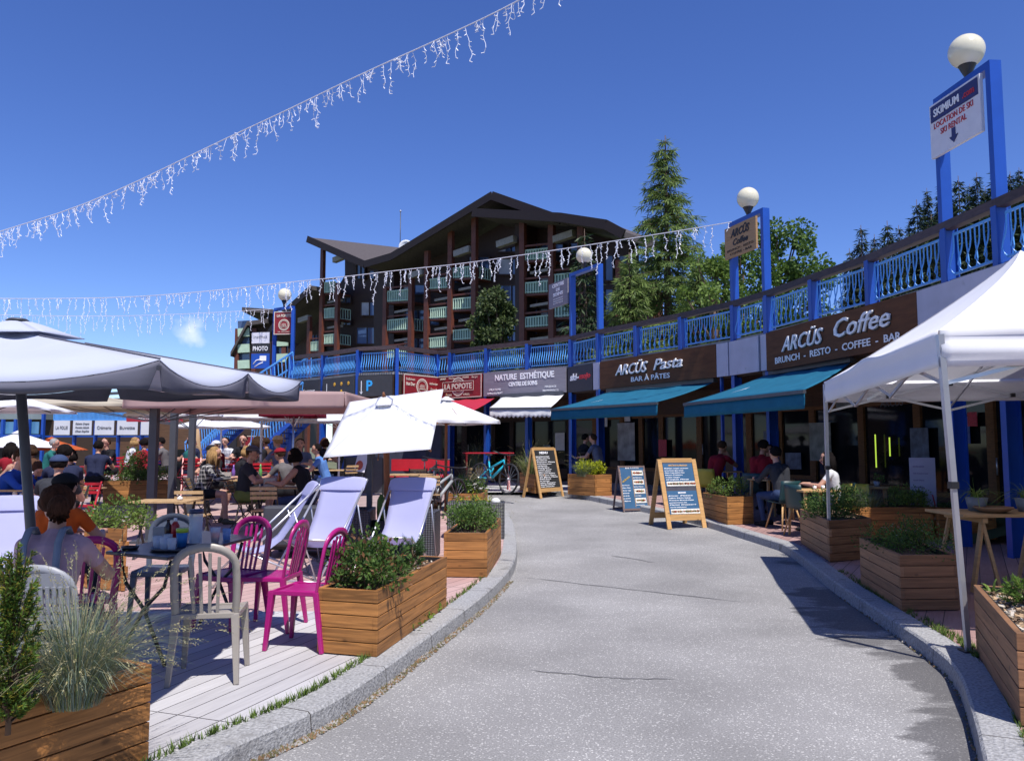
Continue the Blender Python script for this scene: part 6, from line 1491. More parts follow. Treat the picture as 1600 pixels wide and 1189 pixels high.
for px,d,l in ((424,13.5,'grey menu block on the table of the woman in black'),(355,15.1,'grey menu block on the table of the girl'),(52,11.5,'white menu block beside the man in blue')):
    p=D(px,697,d); mb=MB(); mb.box((0,0,.07),(.2,.12,.14)); o=mb.build('menu_stand',pm('beige_grey',(.42,.38,.34),.7,.1)); o.location=(p.x,p.y,tz(d)); tag(o,l,'menu stand')
# right terrace: tables, shell chairs
OAKT=wood('pale_oak',(.50,.30,.13),.2)
def rtable(label,loc,rz,w,d,h=.74):
    t=thing('wooden_table',label,'table',loc,rz,'wooden tables under the awnings'); mb=MB(); mb.box((0,0,h),(w,d,.03)); mb.build('tabletop',OAKT,t,bevel=.004)
    for s in (-1,1):
        for f in (-1,1): mb=MB(); mb.beam((s*(w/2-.06),f*(d/2-.06),h-.015),(s*(w/2-.02),f*(d/2-.04),0),.045,.045,w2=.03,h2=.03); mb.build('leg',OAKT,t)
    return t
w1=rtable('wooden table with small white pots left of the far gazebo leg',at2(1268,12.9),R(6),.62,.62)
dup(w1,'wooden table with a potted herb behind the orange planter box',at2(1345,13.6),R(3),group='wooden tables under the awnings'); dup(w1,'wooden table between the man in red and the man in the dark top',at2(1203,15.3),R(20)); dup(w1,'wooden table of the person in red leaning forward',at2(1128,17.6),R(10))
SHELL=pm('dark_green_shell',(.012,.045,.05),.45,.1); YSH=pm('yellow_shell',(.40,.33,.03),.4,.1)
def shell(label,loc,rz,mat):
    t=thing('shell_chair',label,'chair',loc,rz,'shell chairs with wooden legs under the awnings'); mb=MB(); rows=[]
    for i in range(11):
        u=i/10; row=[]
        for j in range(9):
            v=j/8*2-1
            if u<.5: y=.22-.40*u/.5; z=.45+.03*v*v-.02*math.sin(PI*u); w=.22
            else: k=(u-.5)/.5; y=-.18-.10*k; z=.45+.38*k; w=.22-.02*k; y+=.05*v*v*k
            row.append(V((v*w,y+ (0 if u<.5 else .03*v*v),z)))
        rows.append(row)
    mb.sheet(rows); mb.build('shell',mat,t,solid=.012)
    for s in (-1,1):
        for f in (-1,1): mb=MB(); mb.tube([(s*.12,f*.12,.44),(s*.22,f*.22,0)],[.018,.012],8); mb.build('leg',OAKT,t)
    return t
s1=shell('dark green shell chair of the man in the dark top',at2(1222,13.9),R(20),SHELL)
dup(s1,'empty dark green shell chair behind the far planter box',at2(1252,13.0),R(-70)); dup(s1,'dark green shell chair under the man in the red shirt',at2(1180,15.9),R(-40)); dup(s1,'dark green shell chair under the woman in white',at2(1309,13.4),R(70))
s2=shell('yellow shell chair under the person in red',at2(1108,17.2),R(-40),YSH); dup(s2,'yellow shell chair behind the far planter box plants',at2(1332,12.95),R(150))
for l,px,d in (('small white salt pot on the wooden table by the gazebo leg',1271,12.8),('second small white pot on the wooden table by the gazebo leg',1284,12.9)):
    p=at2(px,d); t=thing('pot',l,'pot',(p[0],p[1],p[2]+.755),0,'pots on the wooden tables'); mb=MB(); mb.lathe([(.025,0),(.03,.06),(.0,.065)],(0,0,0),12); mb.build('body',TXW,t)
p=at2(1368,13.5); shrub('small potted herb on the wooden table behind the orange planter box',(p[0],p[1],p[2]+.85),(.10,.10,.12),160,.03,(LEAFM,),clumps=5,group='herbs'); mb=MB(); mb.lathe([(.04,0),(.055,.09),(0,.09)],(0,0,0),12); o=mb.build('plant_pot',LGP); o.location=(p[0],p[1],p[2]+.755); tag(o,'grey pot holding the small herb','pot')
# trestle table at the right edge
p=D(1575,806,8.4); t=thing('trestle_table','wooden trestle table at the right edge under the gazebo','table',(p.x,p.y,.13)); 
mb=MB(); mb.box((0,.0,.755),(1.35,.75,.028)); mb.build('tabletop',OAKT,t,bevel=.004)
for x in (-.45,.42):
    mb=MB(); mb.beam((x,-.36,.71),(x,.36,.71),.05,.05); tr=mb.build('trestle',OAKT,t)
    for f in (-1,1):
        for s in (-1,1): mb=MB(); mb.beam((x,f*.3,.70),(x+s*.14,f*.33,0),.045,.03); mb.build('leg',OAKT,tr)
mb=MB(); mb.lathe([(.10,0),(.19,.05),(.18,.06),(.09,.02)],(0,0,0),20); o=mb.build('wooden_bowl',wood('bowl_wood',(.22,.12,.06),.3)); o.location=V((p.x-.22,p.y-.12,.13+.77)); tag(o,'round wooden bowl on the trestle table','bowl')
for l,dx,dy in (('spider plant in a grey pot on the trestle table',-.25,.12),('spider plant with long arching leaves at the right edge',.2,.0)):
    mb=MB(); mb.lathe([(.08,0),(.11,.14),(0,.14)],(0,0,0),16); o=mb.build('plant_pot',pm('grey_pot',(.16,.17,.19),.6,.1)); o.location=V((p.x+dx,p.y+dy,.13+.77)); tag(o,'grey pot of the '+('left' if dx<0 else 'right')+' spider plant on the trestle table','pot')
    grass(l,(p.x+dx,p.y+dy,.13+.9),60,.3,1.35,(LEAFL,),0,.006,base=.05,curl=1.1,name='spider_plant',cat='plant',group='spider plants on the trestle table')
# bicycles
TYRE=pm('tyre',(.02,.02,.022),.8,.2)
def bike(label,loc,rz,col,tilt=0):
    t=thing('bicycle',label,'bicycle',loc,rz,'bicycles parked at the far end of the terrace'); t.rotation_euler=(tilt,0,rz)
    for x in (-.56,.60):
        mb=MB(); mb.tube([V((x+.35*math.cos(2*PI*k/28),0,.37+.35*math.sin(2*PI*k/28))) for k in range(28)],.026,6,closed=True); w=mb.build('wheel',TYRE,t)
        mb=MB()
        for k in range(14): a=2*PI*k/14; mb.beam((x,0,.37),(x+.33*math.cos(a),0,.37+.33*math.sin(a)),.004)
        mb.tube([(x,-.05,.37),(x,.05,.37)],.02,8); mb.build('spokes',ALU,w)
    mb=MB(); bb=V((-.08,0,.36)); hd=V((.36,0,.82)); hl=V((.40,0,.70)); st=V((-.26,0,.66)); rr=V((-.56,0,.37)); 
    for a,b,r in ((bb,hl,.032),(hd,V((-.20,0,.60)),.026),(bb,V((-.24,0,.78)),.02),(bb,rr,.018),(V((-.20,0,.60)),rr,.016),(hd,hl,.03),(V((-.02,0,.62)),V((-.14,0,.45)),.02)): mb.tube([a,b],r,8)
    mb.build('frame',col,t); mb=MB()
    for s in (-.05,.05): mb.tube([(.41,s,.72),(.60,s,.37)],.018,8)
    mb.tube([(.41,0,.70),(.35,0,.93)],.02,8); mb.build('fork',BLACKP,t); mb=MB(); mb.tube([(.33,-.36,.99),(.37,-.15,.96),(.37,.15,.96),(.33,.36,.99)],.014,8); mb.build('handlebar',BLACKP,t)
    mb=MB(); mb.tube([(-.24,0,.78),(-.27,0,.93)],.014,6); mb.build('seat_post',ALU,t); mb=MB(); mb.ball((-.28,0,.95),(.14,.06,.028),12,8); mb.build('saddle',BLACKP,t)
    mb=MB(); mb.tube([bb+V((0,-.07,0)),bb+V((0,.07,0))],.05,10); mb.beam(bb+V((0,.07,0)),bb+V((.12,.09,-.12)),.02); mb.beam(bb-V((0,.07,0)),bb-V((.12,.09,-.12)),.02); mb.build('crank',DGREY,t); return t
def fl(px,d,dz=0): p=D(px,697,d); return (p.x,p.y,gz(p.y)+.11+dz)
bike('turquoise mountain bicycle leaning by the arcade entrance',fl(768,19.6,.08),R(-50),pm('turquoise',(.02,.45,.58),.3,.05),R(-8))
bike('black bicycle with a yellow fork beside the wooden parasol pole',fl(666,18.6),R(70),pm('bike_black',(.03,.03,.03),.3,.1),R(6))
bike('grey city bicycle partly hidden behind the orange parasol pole',fl(686,15.5),R(62),pm('bike_grey',(.30,.32,.33),.4,.1),R(4))
# red bench and planks by the bicycles, dark wind screens
p=D(656,740,20.5); t=thing('red_bench','long red bench in front of the dark screens by the bicycles','bench',fl(656,20.5)); mb=MB(); mb.box((0,0,.45),(1.5,.4,.06)); mb.build('seat',REDC,t); mb=MB(); mb.box((0,.2,.72),(1.5,.04,.3)); mb.build('backrest',REDC,t)
for x in (-.6,.6): mb=MB(); mb.box((x,0,.21),(.06,.35,.42)); mb.build('leg',BLACKP,t)
NAVYS=pm('navy_screen',(.03,.035,.06),.6,.2)
for l,x0,x1,d,h,m in (('dark navy wind screen behind the tilted parasol',585,668,21.5,1.1,NAVYS),('tall dark screen left of the restaurant door',640,690,24.5,2.3,NAVYS),('low dark wall behind the sofa',540,600,20.0,.9,DGREY)):
    a,b=fl(x0,d),fl(x1,d); t=thing('wind_screen',l,'screen',a); mb=MB(); mb.box(((b[0]-a[0])/2,0,h/2+.05),(b[0]-a[0],.05,h)); mb.build('panel',m,t,bevel=.005)
    for x in (0,b[0]-a[0]): mb=MB(); mb.box((x,0,h/2),(.06,.08,h+.04)); mb.build('end_post',BLACKP,t)
t=dup(rt,'red topped high table behind the turquoise bicycle',fl(762,21.6),R(5),1.35,'red tables at the back of the terrace')
# bits between the wicker boxes
t=thing('cactus','small green cactus behind the wicker boxes','cactus',fl(597,10.6)); mb=MB(); mb.lathe([(.05,0),(.06,.1),(.055,.26),(.02,.33),(0,.34)],(0,0,.5),10); mb.build('stem',LEAFM,t); mb=MB(); mb.lathe([(.1,0),(.13,.5),(0,.5)],(0,0,0),14); mb.build('pot',BLACKP,t)
t=thing('bag','white plastic bag on the deck between the wicker boxes','bag',fl(581,9.9)); mb=MB(); mb.ball((0,0,.1),(.10,.09,.11),12,8); mb.ball((.03,.02,.2),(.05,.04,.06),10,6); mb.build('bag',WHITEP,t)
# ================================================ people: one continuous skin per person made from joined tapered limbs
def capsule(mb,a,b,ra,rb,n=12,m=4):
    a=V(a);b=V(b); d=(b-a); L_=d.length
    if L_<1e-6: d=V((0,0,1)); L_=1e-6
    d.normalize(); up=V((0,0,1)) if abs(d.z)<.9 else V((0,1,0)); x=d.cross(up).normalized(); y=x.cross(d); P=[]
    for i in range(m+1): t=-PI/2+PI/2*i/m; P.append((a,ra,t))
    for i in range(m+1): t=PI/2*i/m; P.append((b,rb,t))
    vs=[];
    for c,r,t in P:
        rr=max(1e-4,r*math.cos(t)); o=c+d*(r*math.sin(t))
        for j in range(n): q=2*PI*j/n; vs.append(o+(x*math.cos(q)+y*math.sin(q))*rr)
    fs=[tuple(range(n-1,-1,-1))]
    for i in range(len(P)-1):
        for j in range(n): fs.append((i*n+j,i*n+(j+1)%n,(i+1)*n+(j+1)%n,(i+1)*n+j))
    fs.append(tuple((len(P)-1)*n+j for j in range(n))); mb.add(vs,fs,True)
SKIN=pm('skin',(.48,.26,.18),.5,.06,6); SKIN2=pm('tanned_skin',(.36,.19,.125),.5,.06,6); LIP=pm('lip',(.36,.12,.10),.5,.05); EYE=pm('eye',(.03,.02,.02),.3,.05)
HAIRS={'brown':pm('brown_hair',(.04,.022,.013),.9,.4,60,.6,spec=.1,st=(1,1,.3)),'dark':pm('dark_hair',(.010,.008,.008),.95,.3,60,.6,spec=.08,st=(1,1,.3)),'blond':pm('blond_hair',(.30,.18,.075),.8,.4,60,.6,spec=.15,st=(1,1,.3)),'auburn':pm('auburn_hair',(.045,.018,.010),.85,.5,60,.8,st=(1,1,.25),spec=.15),'grey':pm('grey_hair',(.25,.24,.23),.6,.2,40)}
def cl(name,c,**k): return cloth('shirt_'+name,c,.03,.12,.5,7,.9)
DENIM=cl('denim',(.035,.055,.12)); BLKC=cl('black',(.015,.015,.018))
def plaid():
    m,t,p,o=_out('checked_shirt'); N=t.nodes.new; l=t.links.new; tc=N('ShaderNodeTexCoord'); s=N('ShaderNodeSeparateXYZ'); l(tc.outputs['Object'],s.inputs[0]); fs=[]
    ad=N('ShaderNodeMath'); ad.operation='ADD'; l(s.outputs[0],ad.inputs[0]); l(s.outputs[1],ad.inputs[1])
    for q in (ad.outputs[0],s.outputs[2]):
        a=N('ShaderNodeMath'); a.operation='MULTIPLY'; a.inputs[1].default_value=14; l(q,a.inputs[0]); b=N('ShaderNodeMath'); b.operation='FRACT'; l(a.outputs[0],b.inputs[0]); c=N('ShaderNodeMath'); c.operation='LESS_THAN'; c.inputs[1].default_value=.28; l(b.outputs[0],c.inputs[0]); fs.append(c.outputs[0])
    d=N('ShaderNodeMath'); d.operation='ADD'; l(fs[0],d.inputs[0]); l(fs[1],d.inputs[1]); e=N('ShaderNodeMath'); e.operation='MULTIPLY'; e.inputs[1].default_value=.5; l(d.outputs[0],e.inputs[0])
    r=N('ShaderNodeValToRGB'); r.color_ramp.elements[0].color=(.02,.02,.024,1); r.color_ramp.elements[1].color=(.5,.48,.46,1); l(e.outputs[0],r.inputs[0]); l(r.outputs[0],p.inputs['Base Color']); p.inputs['Roughness'].default_value=.9; return m
PLAID=plaid()
def person(label,px,d,facing,top,bottom,hair='brown',hs='short',skin=SKIN,shoe=None,arms='table',lean=.12,head=(0,0),seat=.46,sleeve='short',legs='long',cap=None,stand=False,scale=1.,pos=None,vox=.011,acc=None,high=0,female=False,group='people seated on the terraces',bend=0):
    # local frame: facing +Y
    loc=V(pos) if pos else V(at2(px,d)); t=thing('person',label,'person',loc,facing,group,scale)
    C=[] # (a,b,ra,rb,mat) mats:0 skin 1 top 2 bottom 3 shoe
    def c(a,b,ra,rb,m): C.append((V(a),V(b),ra,rb,m))
    S=seat+high; sh=.19 if not female else .165
    if stand: S=.90
    hipz=S+.09; cy=lean*.35; 
    pel=V((0,0,hipz)); ches=V((0,lean*.6,hipz+.33)); nk=V((0,lean,hipz+.50))
    if bend: ches=V((0,.17,hipz+.28)); nk=V((0,.32,hipz+.40))
    c((-.085,0,hipz),(.085,0,hipz),.115,.115,2); c((-.06,.01,hipz+.05),(-.07,ches.y*.5,hipz+.2),.105,.10,1); c((.06,.01,hipz+.05),(.07,ches.y*.5,hipz+.2),.105,.10,1)
    for s in (-1,1): c((s*.065,ches.y*.5,hipz+.18),(s*.085,ches.y,ches.z+.05),.10,.11,1)
    if female:
        for s in (-1,1): c((s*.07,ches.y+.07,ches.z-.01),(s*.07,ches.y+.08,ches.z-.02),.065,.06,1)
    c((-sh+.04,nk.y-.02,nk.z-.06),(sh-.04,nk.y-.02,nk.z-.06),.068,.068,1); c((0,ches.y,ches.z+.06),(0,nk.y-.01,nk.z-.03),.11,.075,1)
    hd=nk+V((head[0]*.05,.035+head[1]*.05,.175)); c((0,nk.y,nk.z-.02),(0,nk.y+.02,nk.z+.08),.052,.05,0)
    # head, face
    F_=V((math.sin(head[0]),math.cos(head[0]),-.35*head[1])).normalized(); Rr=V((F_.y,-F_.x,0)).normalized(); U=Rr.cross(F_).normalized()
    c(hd+U*.03-F_*.015,hd+U*.03+F_*.012,.092,.088,0); c(hd-U*.045+F_*.02,hd-U*.06+F_*.035,.066,.048,0)
    c(hd+F_*.092-U*.002,hd+F_*.112-U*.028,.012,.015,0); c(hd+F_*.088-U*.058-Rr*.016,hd+F_*.088-U*.058+Rr*.016,.010,.010,4)
    for s in (-1,1): c(hd+Rr*s*.092-F_*.005+U*.01,hd+Rr*s*.094-F_*.012-U*.02,.016,.012,0); c(hd+F_*.083+Rr*s*.033+U*.012,hd+F_*.084+Rr*s*.038+U*.012,.009,.009,5); c(hd+F_*.084+Rr*s*.02+U*.032,hd+F_*.078+Rr*s*.048+U*.034,.008,.006,6)
    # legs
    for s in (-1,1):
        if stand: K=V((s*.10,.03,.50)); An=V((s*.11,0,.09)); hp=V((s*.09,0,hipz-.03))
        else:
            K=V((s*.12,.44,S+.06+high*0)); An=V((s*.13,.40+(.08 if s>0 else -.06),.09+high*.5)); hp=V((s*.095,.02,hipz-.02))
        lm=2 if legs=='long' else 0
        c(hp,hp.lerp(K,.62),.092,.075,2); c(hp.lerp(K,.62),K,.073,.06,2 if legs!='bare' else 0)
        if legs=='short': pass
        c(K,K.lerp(An,.45),.060,.055,lm); c(K.lerp(An,.45),An,.052,.040,lm); c(An,An+V((s*.02,.03,-.045)),.042,.045,3); c(An+V((0,-.03,-.05)),An+V((s*.03,.16,-.055)),.042,.034,3)
    # arms and hands
    hands=[]
    for i,s in enumerate((-1,1)):
        sp=V((s*sh,nk.y-.02,nk.z-.07)); mode=arms if isinstance(arms,str) else arms[i]
        T=.76+high*.55
        if mode=='table': el=V((s*.26,sp.y+.16,T+.03)); ha=V((s*.12,sp.y+.42,T+.05))
        elif mode=='eat': el=V((s*.25,sp.y+.22,T+.04)); ha=V((s*.06,sp.y+.28,T+.25))
        elif mode=='mouth': el=V((s*.22,sp.y+.24,T+.08)); ha=hd+F_*.12-U*.09+Rr*s*.03
        elif mode=='lap': el=V((s*.27,sp.y+.05,S+.32)); ha=V((s*.12,.30,S+.20))
        elif mode=='hang': el=V((s*.26,sp.y,sp.z-.27)); ha=V((s*.27,sp.y+.05,sp.z-.50))
        elif mode=='reach': el=V((s*.24,sp.y+.20,sp.z-.20)); ha=V((s*.16,sp.y+.45,sp.z-.22))
        up=el-sp; up=up.normalized()*.28; el=sp+up; fo=ha-el; ha=el+fo.normalized()*.25; am=1 if sleeve=='long' else 0; ts=1 if sleeve!='none' else 0
        c(sp,sp.lerp(el,.5),.058,.05,ts); c(sp.lerp(el,.5),el,.048,.043,am); c(el,el.lerp(ha,.55),.043,.038,am); c(el.lerp(ha,.55),ha,.037,.027,am)
        fd=(ha-el).normalized(); side=V((-s,0,0)); side=(side-fd*side.dot(fd)).normalized(); nn=fd.cross(side).normalized(); nn=nn if nn.z<0 else -nn
        pa=ha+fd*.07; c(ha+fd*.015,pa+side*.016,.026,.022,0); c(ha+fd*.02,pa-side*.022,.024,.02,0)
        for f,l in ((-.030,.045),(-.011,.058),(.009,.062),(.029,.055)): b0=pa+side*f+fd*.008; b1=b0+fd*l*.55+nn*.008; b2=b1+fd*l*.35+nn*.03; c(b0,b1,.0105,.0095,0); c(b1,b2,.0095,.008,0)
        th0=ha+fd*.025+side*.03; c(th0,th0+fd*.035+side*.028,.012,.010,0); c(th0+fd*.035+side*.028,th0+fd*.06+side*.025+nn*.01,.010,.008,0)
    mb=MB()
    for a,b,ra,rb,m in C: capsule(mb,a,b,ra,rb)
    me=bpy.data.meshes.new('tmp'); me.from_pydata(mb.v,[],mb.f); ob=bpy.data.objects.new('tmp',me); TMPC.objects.link(ob)
    md=ob.modifiers.new('r','REMESH'); md.mode='VOXEL'; md.voxel_size=vox; md.use_smooth_shade=True
    sm_=ob.modifiers.new('s','SMOOTH'); sm_.factor=.5; sm_.iterations=2
    dg=bpy.context.evaluated_depsgraph_get(); ev=ob.evaluated_get(dg); nm=bpy.data.meshes.new_from_object(ev); bpy.data.objects.remove(ob)
    # materials by nearest limb
    n=len(nm.polygons); ctr=np.empty(n*3); nm.polygons.foreach_get('center',ctr); ctr=ctr.reshape(-1,3); best=np.full(n,1e9); mi=np.zeros(n,int)
    for a,b,ra,rb,m in C:
        A_=np.array(a);B_=np.array(b); ab=B_-A_; l2=max(1e-9,(ab**2).sum()); tt=np.clip(((ctr-A_)@ab)/l2,0,1); dist=np.linalg.norm(ctr-(A_+tt[:,None]*ab),axis=1)-(ra+(rb-ra)*tt)-(.004 if m>3 else 0); k=dist<best; best[k]=dist[k]; mi[k]=m
    HM=HAIRS[hair]; nm.materials.clear()
    for m in (skin,top,bottom,shoe or BLKC,LIP,EYE,HM): nm.materials.append(m)
    nm.polygons.foreach_set('material_index',mi.tolist()); nm.polygons.foreach_set('use_smooth',[True]*n); nm.update(); nm.name='body'
    bo=bpy.data.objects.new('body',nm); sc.collection.objects.link(bo); bo.parent=t
    # hair
    if hs!='bald':
        H=MB(); cc=hd+U*.026-F_*.014; rows=[]; rnd=random.Random(int(abs(px)*7+d*3))
        for i in range(15):
            ph0=PI*i/14; row=[]
            for j in range(25):
                th=2*PI*j/24; fr=math.cos(th) # 1 = front
                lm=.72 if fr<-.35 else (.72-(fr+.35)*.28 if fr<.25 else .55-(fr-.25)*.9 if fr<.5 else .325+.02*math.sin(j*3)); lim=ph0*lm
                r_=.103+.004*math.sin(j*5+i)+rnd.uniform(-.002,.002); v=U*math.cos(lim)+(F_*math.cos(th)+Rr*math.sin(th))*math.sin(lim)
                row.append(cc+v*r_*(1.0 if fr<.9 else .99))
            rows.append(row)
        H.sheet(rows)
        if hs=='long':
            for k in range(26):
                a=PI*.35+PI*1.3*k/25; o=(F_*math.cos(a)+Rr*math.sin(a)); s0=cc+o*.095+U*.02; l=rnd.uniform(.22,.36); H.tube([s0,s0+o*.03-V((0,0,l*.4)),s0+o*.02-V((0,0,l))+V((rnd.uniform(-.02,.02),rnd.uniform(-.02,.0),0))],[.024,.022,.006],6)
        if hs=='bun':
            for k in range(40): a=rnd.uniform(0,2*PI); q=cc-F_*.125-U*.04+(Rr*math.cos(a)+U*math.sin(a))*.03; H.tube([cc-F_*.08,q-F_*.02,q-U*.05+rdir()*.03],[.03,.026,.01],6)
            H.ball(cc-F_*.13-U*.04,(.062,.05,.07),14,10)
        if hs=='bob':
            for k in range(22): a=PI*.3+PI*1.4*k/21; o=(F_*math.cos(a)+Rr*math.sin(a)); s0=cc+o*.09; H.tube([s0,s0+o*.018-V((0,0,.08)),s0-V((0,0,.13))],[.026,.024,.01],6)
        H.build('hair',HM,t)
    if cap is not None:
        K=MB(); cc=hd+U*.045-F_*.01; rows=[]
        for i in range(9):
            ph=PI*.5*i/8; rows.append([cc+U*math.cos(ph)*.088+(F_*math.cos(2*PI*j/20)+Rr*math.sin(2*PI*j/20))*math.sin(ph)*.112 for j in range(21)])
        K.sheet(rows); K.build('cap',cap,t,solid=.004); K=MB(); b=cc+F_*.10
        K.sheet([[b+F_*(.085*k/4)*(1-.3*(v*v))+Rr*v*.075-U*.02*(k/4)-U*.012*v*v for v in (-1,-.5,0,.5,1)] for k in range(5)]); K.build('visor',cap,t,solid=.005)
    return t
TMPC=bpy.data.collections.new('tmp'); sc.collection.children.link(TMPC)
PINKS=cl('pink',(.46,.30,.33)); ORS=cl('orange',(.62,.10,.015)); BLS=cl('blue',(.02,.07,.34)); GRS=cl('grey',(.13,.12,.12)); DGS=cl('dark',(.035,.037,.045)); REDS2=cl('red',(.22,.01,.02)); WHS=cl('white',(.6,.6,.62)); GRSH=cl('green_shorts',(.17,.21,.06)); NVY=cl('navy',(.02,.025,.06)); LBS=cl('light_blue',(.10,.22,.5)); TEA=cl('teal',(.02,.13,.12)); BRS_=cl('brown',(.10,.05,.03)); SHD=cl('slate_blue',(.11,.13,.2))
# near left
w_=person('woman in a pink shirt with a grey backpack seen from behind at the left edge',0,0,R(8),PINKS,DENIM,'auburn','bun',arms='table',lean=.16,head=(-.45,.3),pos=(-2.58,4.45,z0),vox=.008,female=True,scale=.92)
mb=MB(); GB=pm('grey_strap',(.17,.2,.25),.8,.15); 
for s in (-1,1): mb.sheet([[V((s*(.075+.04*k),y-.012,z)) for k in (0,1)] for y,z in ((.165,1.03),(.10,1.10),(.03,1.09),(-.03,1.02),(-.045,.92),(-.05,.80),(-.02,.66))])
mb.build('backpack_strap',GB,w_,solid=.012)
person('man in an orange and black shirt and dark cap seen from behind',82,6.4,R(-8),ORS,DGS,'dark','short',arms='table',lean=.16,cap=BLKC,sleeve='short',scale=.92)
person('man in a bright blue sweater facing right at the left edge',10,11.4,R(-88),BLS,DENIM,'brown','short',arms='eat',lean=.16,head=(.1,.5),sleeve='long',scale=1.06)
person('person in white with dark hair behind the man in blue',38,13.2,R(175),WHS,DENIM,'dark','short',SKIN2,arms='mouth',lean=.1)
person('man in a black shirt seen from behind left of the red chair',104,12.2,R(38),NVY,BLKC,'dark','short',arms='table',lean=.2,head=(.4,.2),scale=1.1)
person('dark clothed woman with dark hair beside the black shirted man',122,14.8,R(150),BLKC,BLKC,'dark','bob',arms='table',female=True)
person('person with a blue cap behind the dark parasol mast',88,10.2,R(20),DGS,DENIM,'dark','short',arms='table',cap=DENIM,lean=.2)
person('girl in a black and white checked shirt with long blond hair',316,14.6,R(-86),PLAID,BLKC,'blond','long',arms='table',lean=.18,head=(0,.3),sleeve='long',legs='bare',female=True,scale=1.03,shoe=pm('boot',(.07,.06,.04),.8,.2))
person('man in a dark cap across from the girl in the checked shirt',338,16.6,R(160),BLKC,BLKC,'dark','short',arms='table',cap=BLKC)
person('man in green shorts and a striped cap looking right',380,13.8,R(-82),DGS,GRSH,'brown','short',arms='table',lean=.10,head=(.2,.4),legs='short',cap=pm('cap_stripe',(.08,.08,.09),.8,.9,30,st=(.1,.1,4)),scale=1.06,skin=SKIN)
person('blond woman in black behind the man in the striped cap',366,16.2,R(-70),BLKC,BLKC,'blond','bob',arms='table',lean=.2,female=True,head=(0,.5))
person('woman in a black sleeveless top with dark hair facing left',484,13.3,R(86),BLKC,DENIM,'dark','bob',SKIN2,arms='table',lean=.20,head=(0,.35),sleeve='none',female=True,scale=1.04)
person('man in a grey shirt and red cap bending over the table',458,15.0,R(70),GRS,BLKC,'brown','short',arms='table',lean=.24,cap=REDS2,head=(0,.4))
person('person with a pale hat in front of the blue post',442,18.2,R(60),SHD,DENIM,'blond','short',arms='table',cap=pm('straw',(.45,.33,.2),.8,.3,20),scale=1.12)
person('person in a light blue shirt left of the poster boards',512,17.5,R(100),LBS,DENIM,'dark','short',arms='table',lean=.2,bend=0)
person('person in teal and dark clothes by the closed parasol',291,20.5,R(-60),TEA,DENIM,'dark','short',arms='table',lean=.1,scale=1.05)
person('dark haired man beside the closed parasol',306,21,R(80),NVY,BLKC,'dark','short',SKIN2,arms='table',lean=.1,scale=1.08)
person('man with a dark beard in front of the red framed sign',383,21.5,R(180),BLKC,BLKC,'dark','short',arms='table',scale=1.1)
person('long haired person in front of the red framed sign',404,20.5,R(30),BLKC,BLKC,'brown','long',arms='table',scale=1.08,female=True)
person('person in a red top behind the girl in the checked shirt',345,20,R(150),REDS2,BLKC,'grey','short',arms='table',cap=WHS)
person('person in dark clothes far behind at the left',60,17,R(90),BRS_,BLKC,'brown','bob',arms='table',female=True)
more=[('person in a red shirt far back left of the square masts',228,19.5,40,REDS2,'dark','short',0),('person in a dark top seated behind the long terrace planter box',176,20.5,150,BLKC,'brown','short',0),('blond person in white far back behind the planter box',200,22,-60,WHS,'blond','bob',1),('man in a grey shirt just right of the far square mast',262,21.5,100,GRS,'dark','short',0),('person in a navy shirt left of the square masts, facing away',150,17.5,10,NVY,'dark','short',0),
 ('grey haired person in teal far back at the left',72,19.5,-70,TEA,'grey','short',0),('woman in a red top beside the orange parasol',24,16.5,60,REDS2,'dark','long',1),('person in white behind the diners in the middle',357,22.5,170,WHS,'dark','short',0),('person in a brown shirt left of the pale hatted person',425,21,80,BRS_,'brown','short',0),('woman in black under the white parasol behind the woman in black top',500,20.5,-30,BLKC,'auburn','bob',1),('man in blue behind the long terrace planter box',244,23,180,BLS,'brown','short',0),('person in slate clothes behind the grey shirted man',470,19,190,SHD,'dark','short',0)]
for l,px,d,f,tp,hr,hh,fe in more: person(l,px,d,R(f),tp,DENIM if px%2 else BLKC,hr,hh,arms='table',lean=.14,female=bool(fe),vox=.014,scale=1.05)
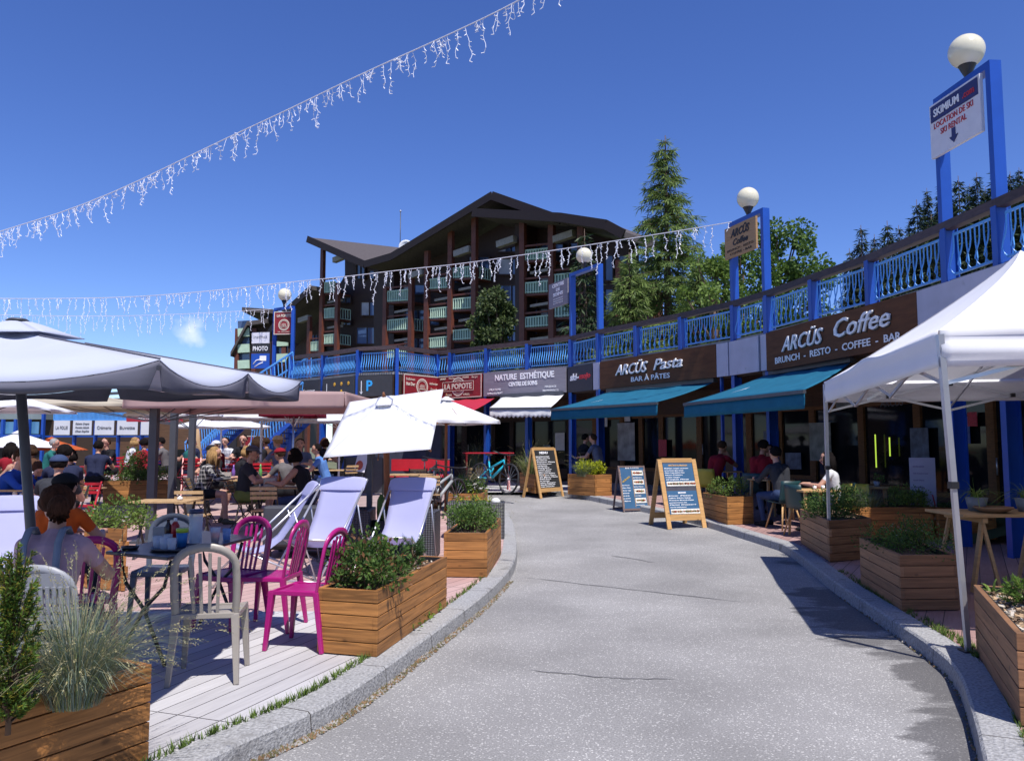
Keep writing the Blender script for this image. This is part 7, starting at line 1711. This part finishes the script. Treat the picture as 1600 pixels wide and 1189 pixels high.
# right side, under the awnings
person('man in a red shirt with his hand at his mouth under the teal awning',1183,15.8,R(-48),REDS2,BLKC,'dark','short',SKIN2,arms=('table','mouth'),lean=.16,head=(.1,.4),scale=1.1)
person('man in a dark printed top seen from behind under the teal awning',1222,14.0,R(24),DGS,DENIM,'dark','short',arms='table',lean=.14,sleeve='long',scale=1.05)
person('person in dark red leaning forward behind the menu board',1112,17.3,R(-50),REDS2,BLKC,'brown','short',SKIN2,arms='mouth',lean=.3,head=(0,.6),scale=1.05)
person('woman in a white blouse behind the far gazebo leg',1305,13.3,R(66),WHS,DENIM,'dark','long',arms='table',female=True,lean=.1)
person('man in a slate shirt behind the man in the red shirt',1203,17.2,R(150),SHD,BLKC,'dark','short',arms='table')
a=fac(907,2); person('person in black sitting high in front of the pasta bar, by the blue post',908,21.6,R(-70),BLKC,BLKC,'dark','short',arms='table',high=.16,lean=.1)
person('person in a grey blue shirt sitting high left of the pasta bar door',937,21.0,R(60),SHD,BLKC,'brown','short',arms='table',high=.16,lean=.16,sleeve='short')
bs=thing('high_table','dark high table between the two people at the pasta bar','table',at2(922,21.3)); mb=MB(); mb.box((0,0,1.0),(.6,.5,.04)); mb.build('tabletop',DWOOD,bs); mb=MB(); mb.tube([(0,0,0),(0,0,1.0)],.03); mb.build('leg',BLACKP,bs); mb=MB(); mb.lathe([(.22,0),(.22,.02),(.03,.04)],(0,0,0),16); mb.build('base',BLACKP,bs)
bst=thing('bar_stool','bar stool under the person in black at the pasta bar','stool',at2(908,21.6),0,'bar stools at the pasta bar'); mb=MB(); mb.lathe([(.18,.60),(.18,.63),(0,.63)],(0,0,0),16); mb.build('seat',DWOOD,bst)
for k in range(4): a=PI/4+PI/2*k; mb=MB(); mb.tube([(.12*math.cos(a),.12*math.sin(a),.6),(.19*math.cos(a),.19*math.sin(a),0)],.012,6); mb.build('leg',BLACKP,bst)
dup(bst,'bar stool under the person in the grey blue shirt at the pasta bar',at2(937,21.0))
bpy.data.collections.remove(TMPC)
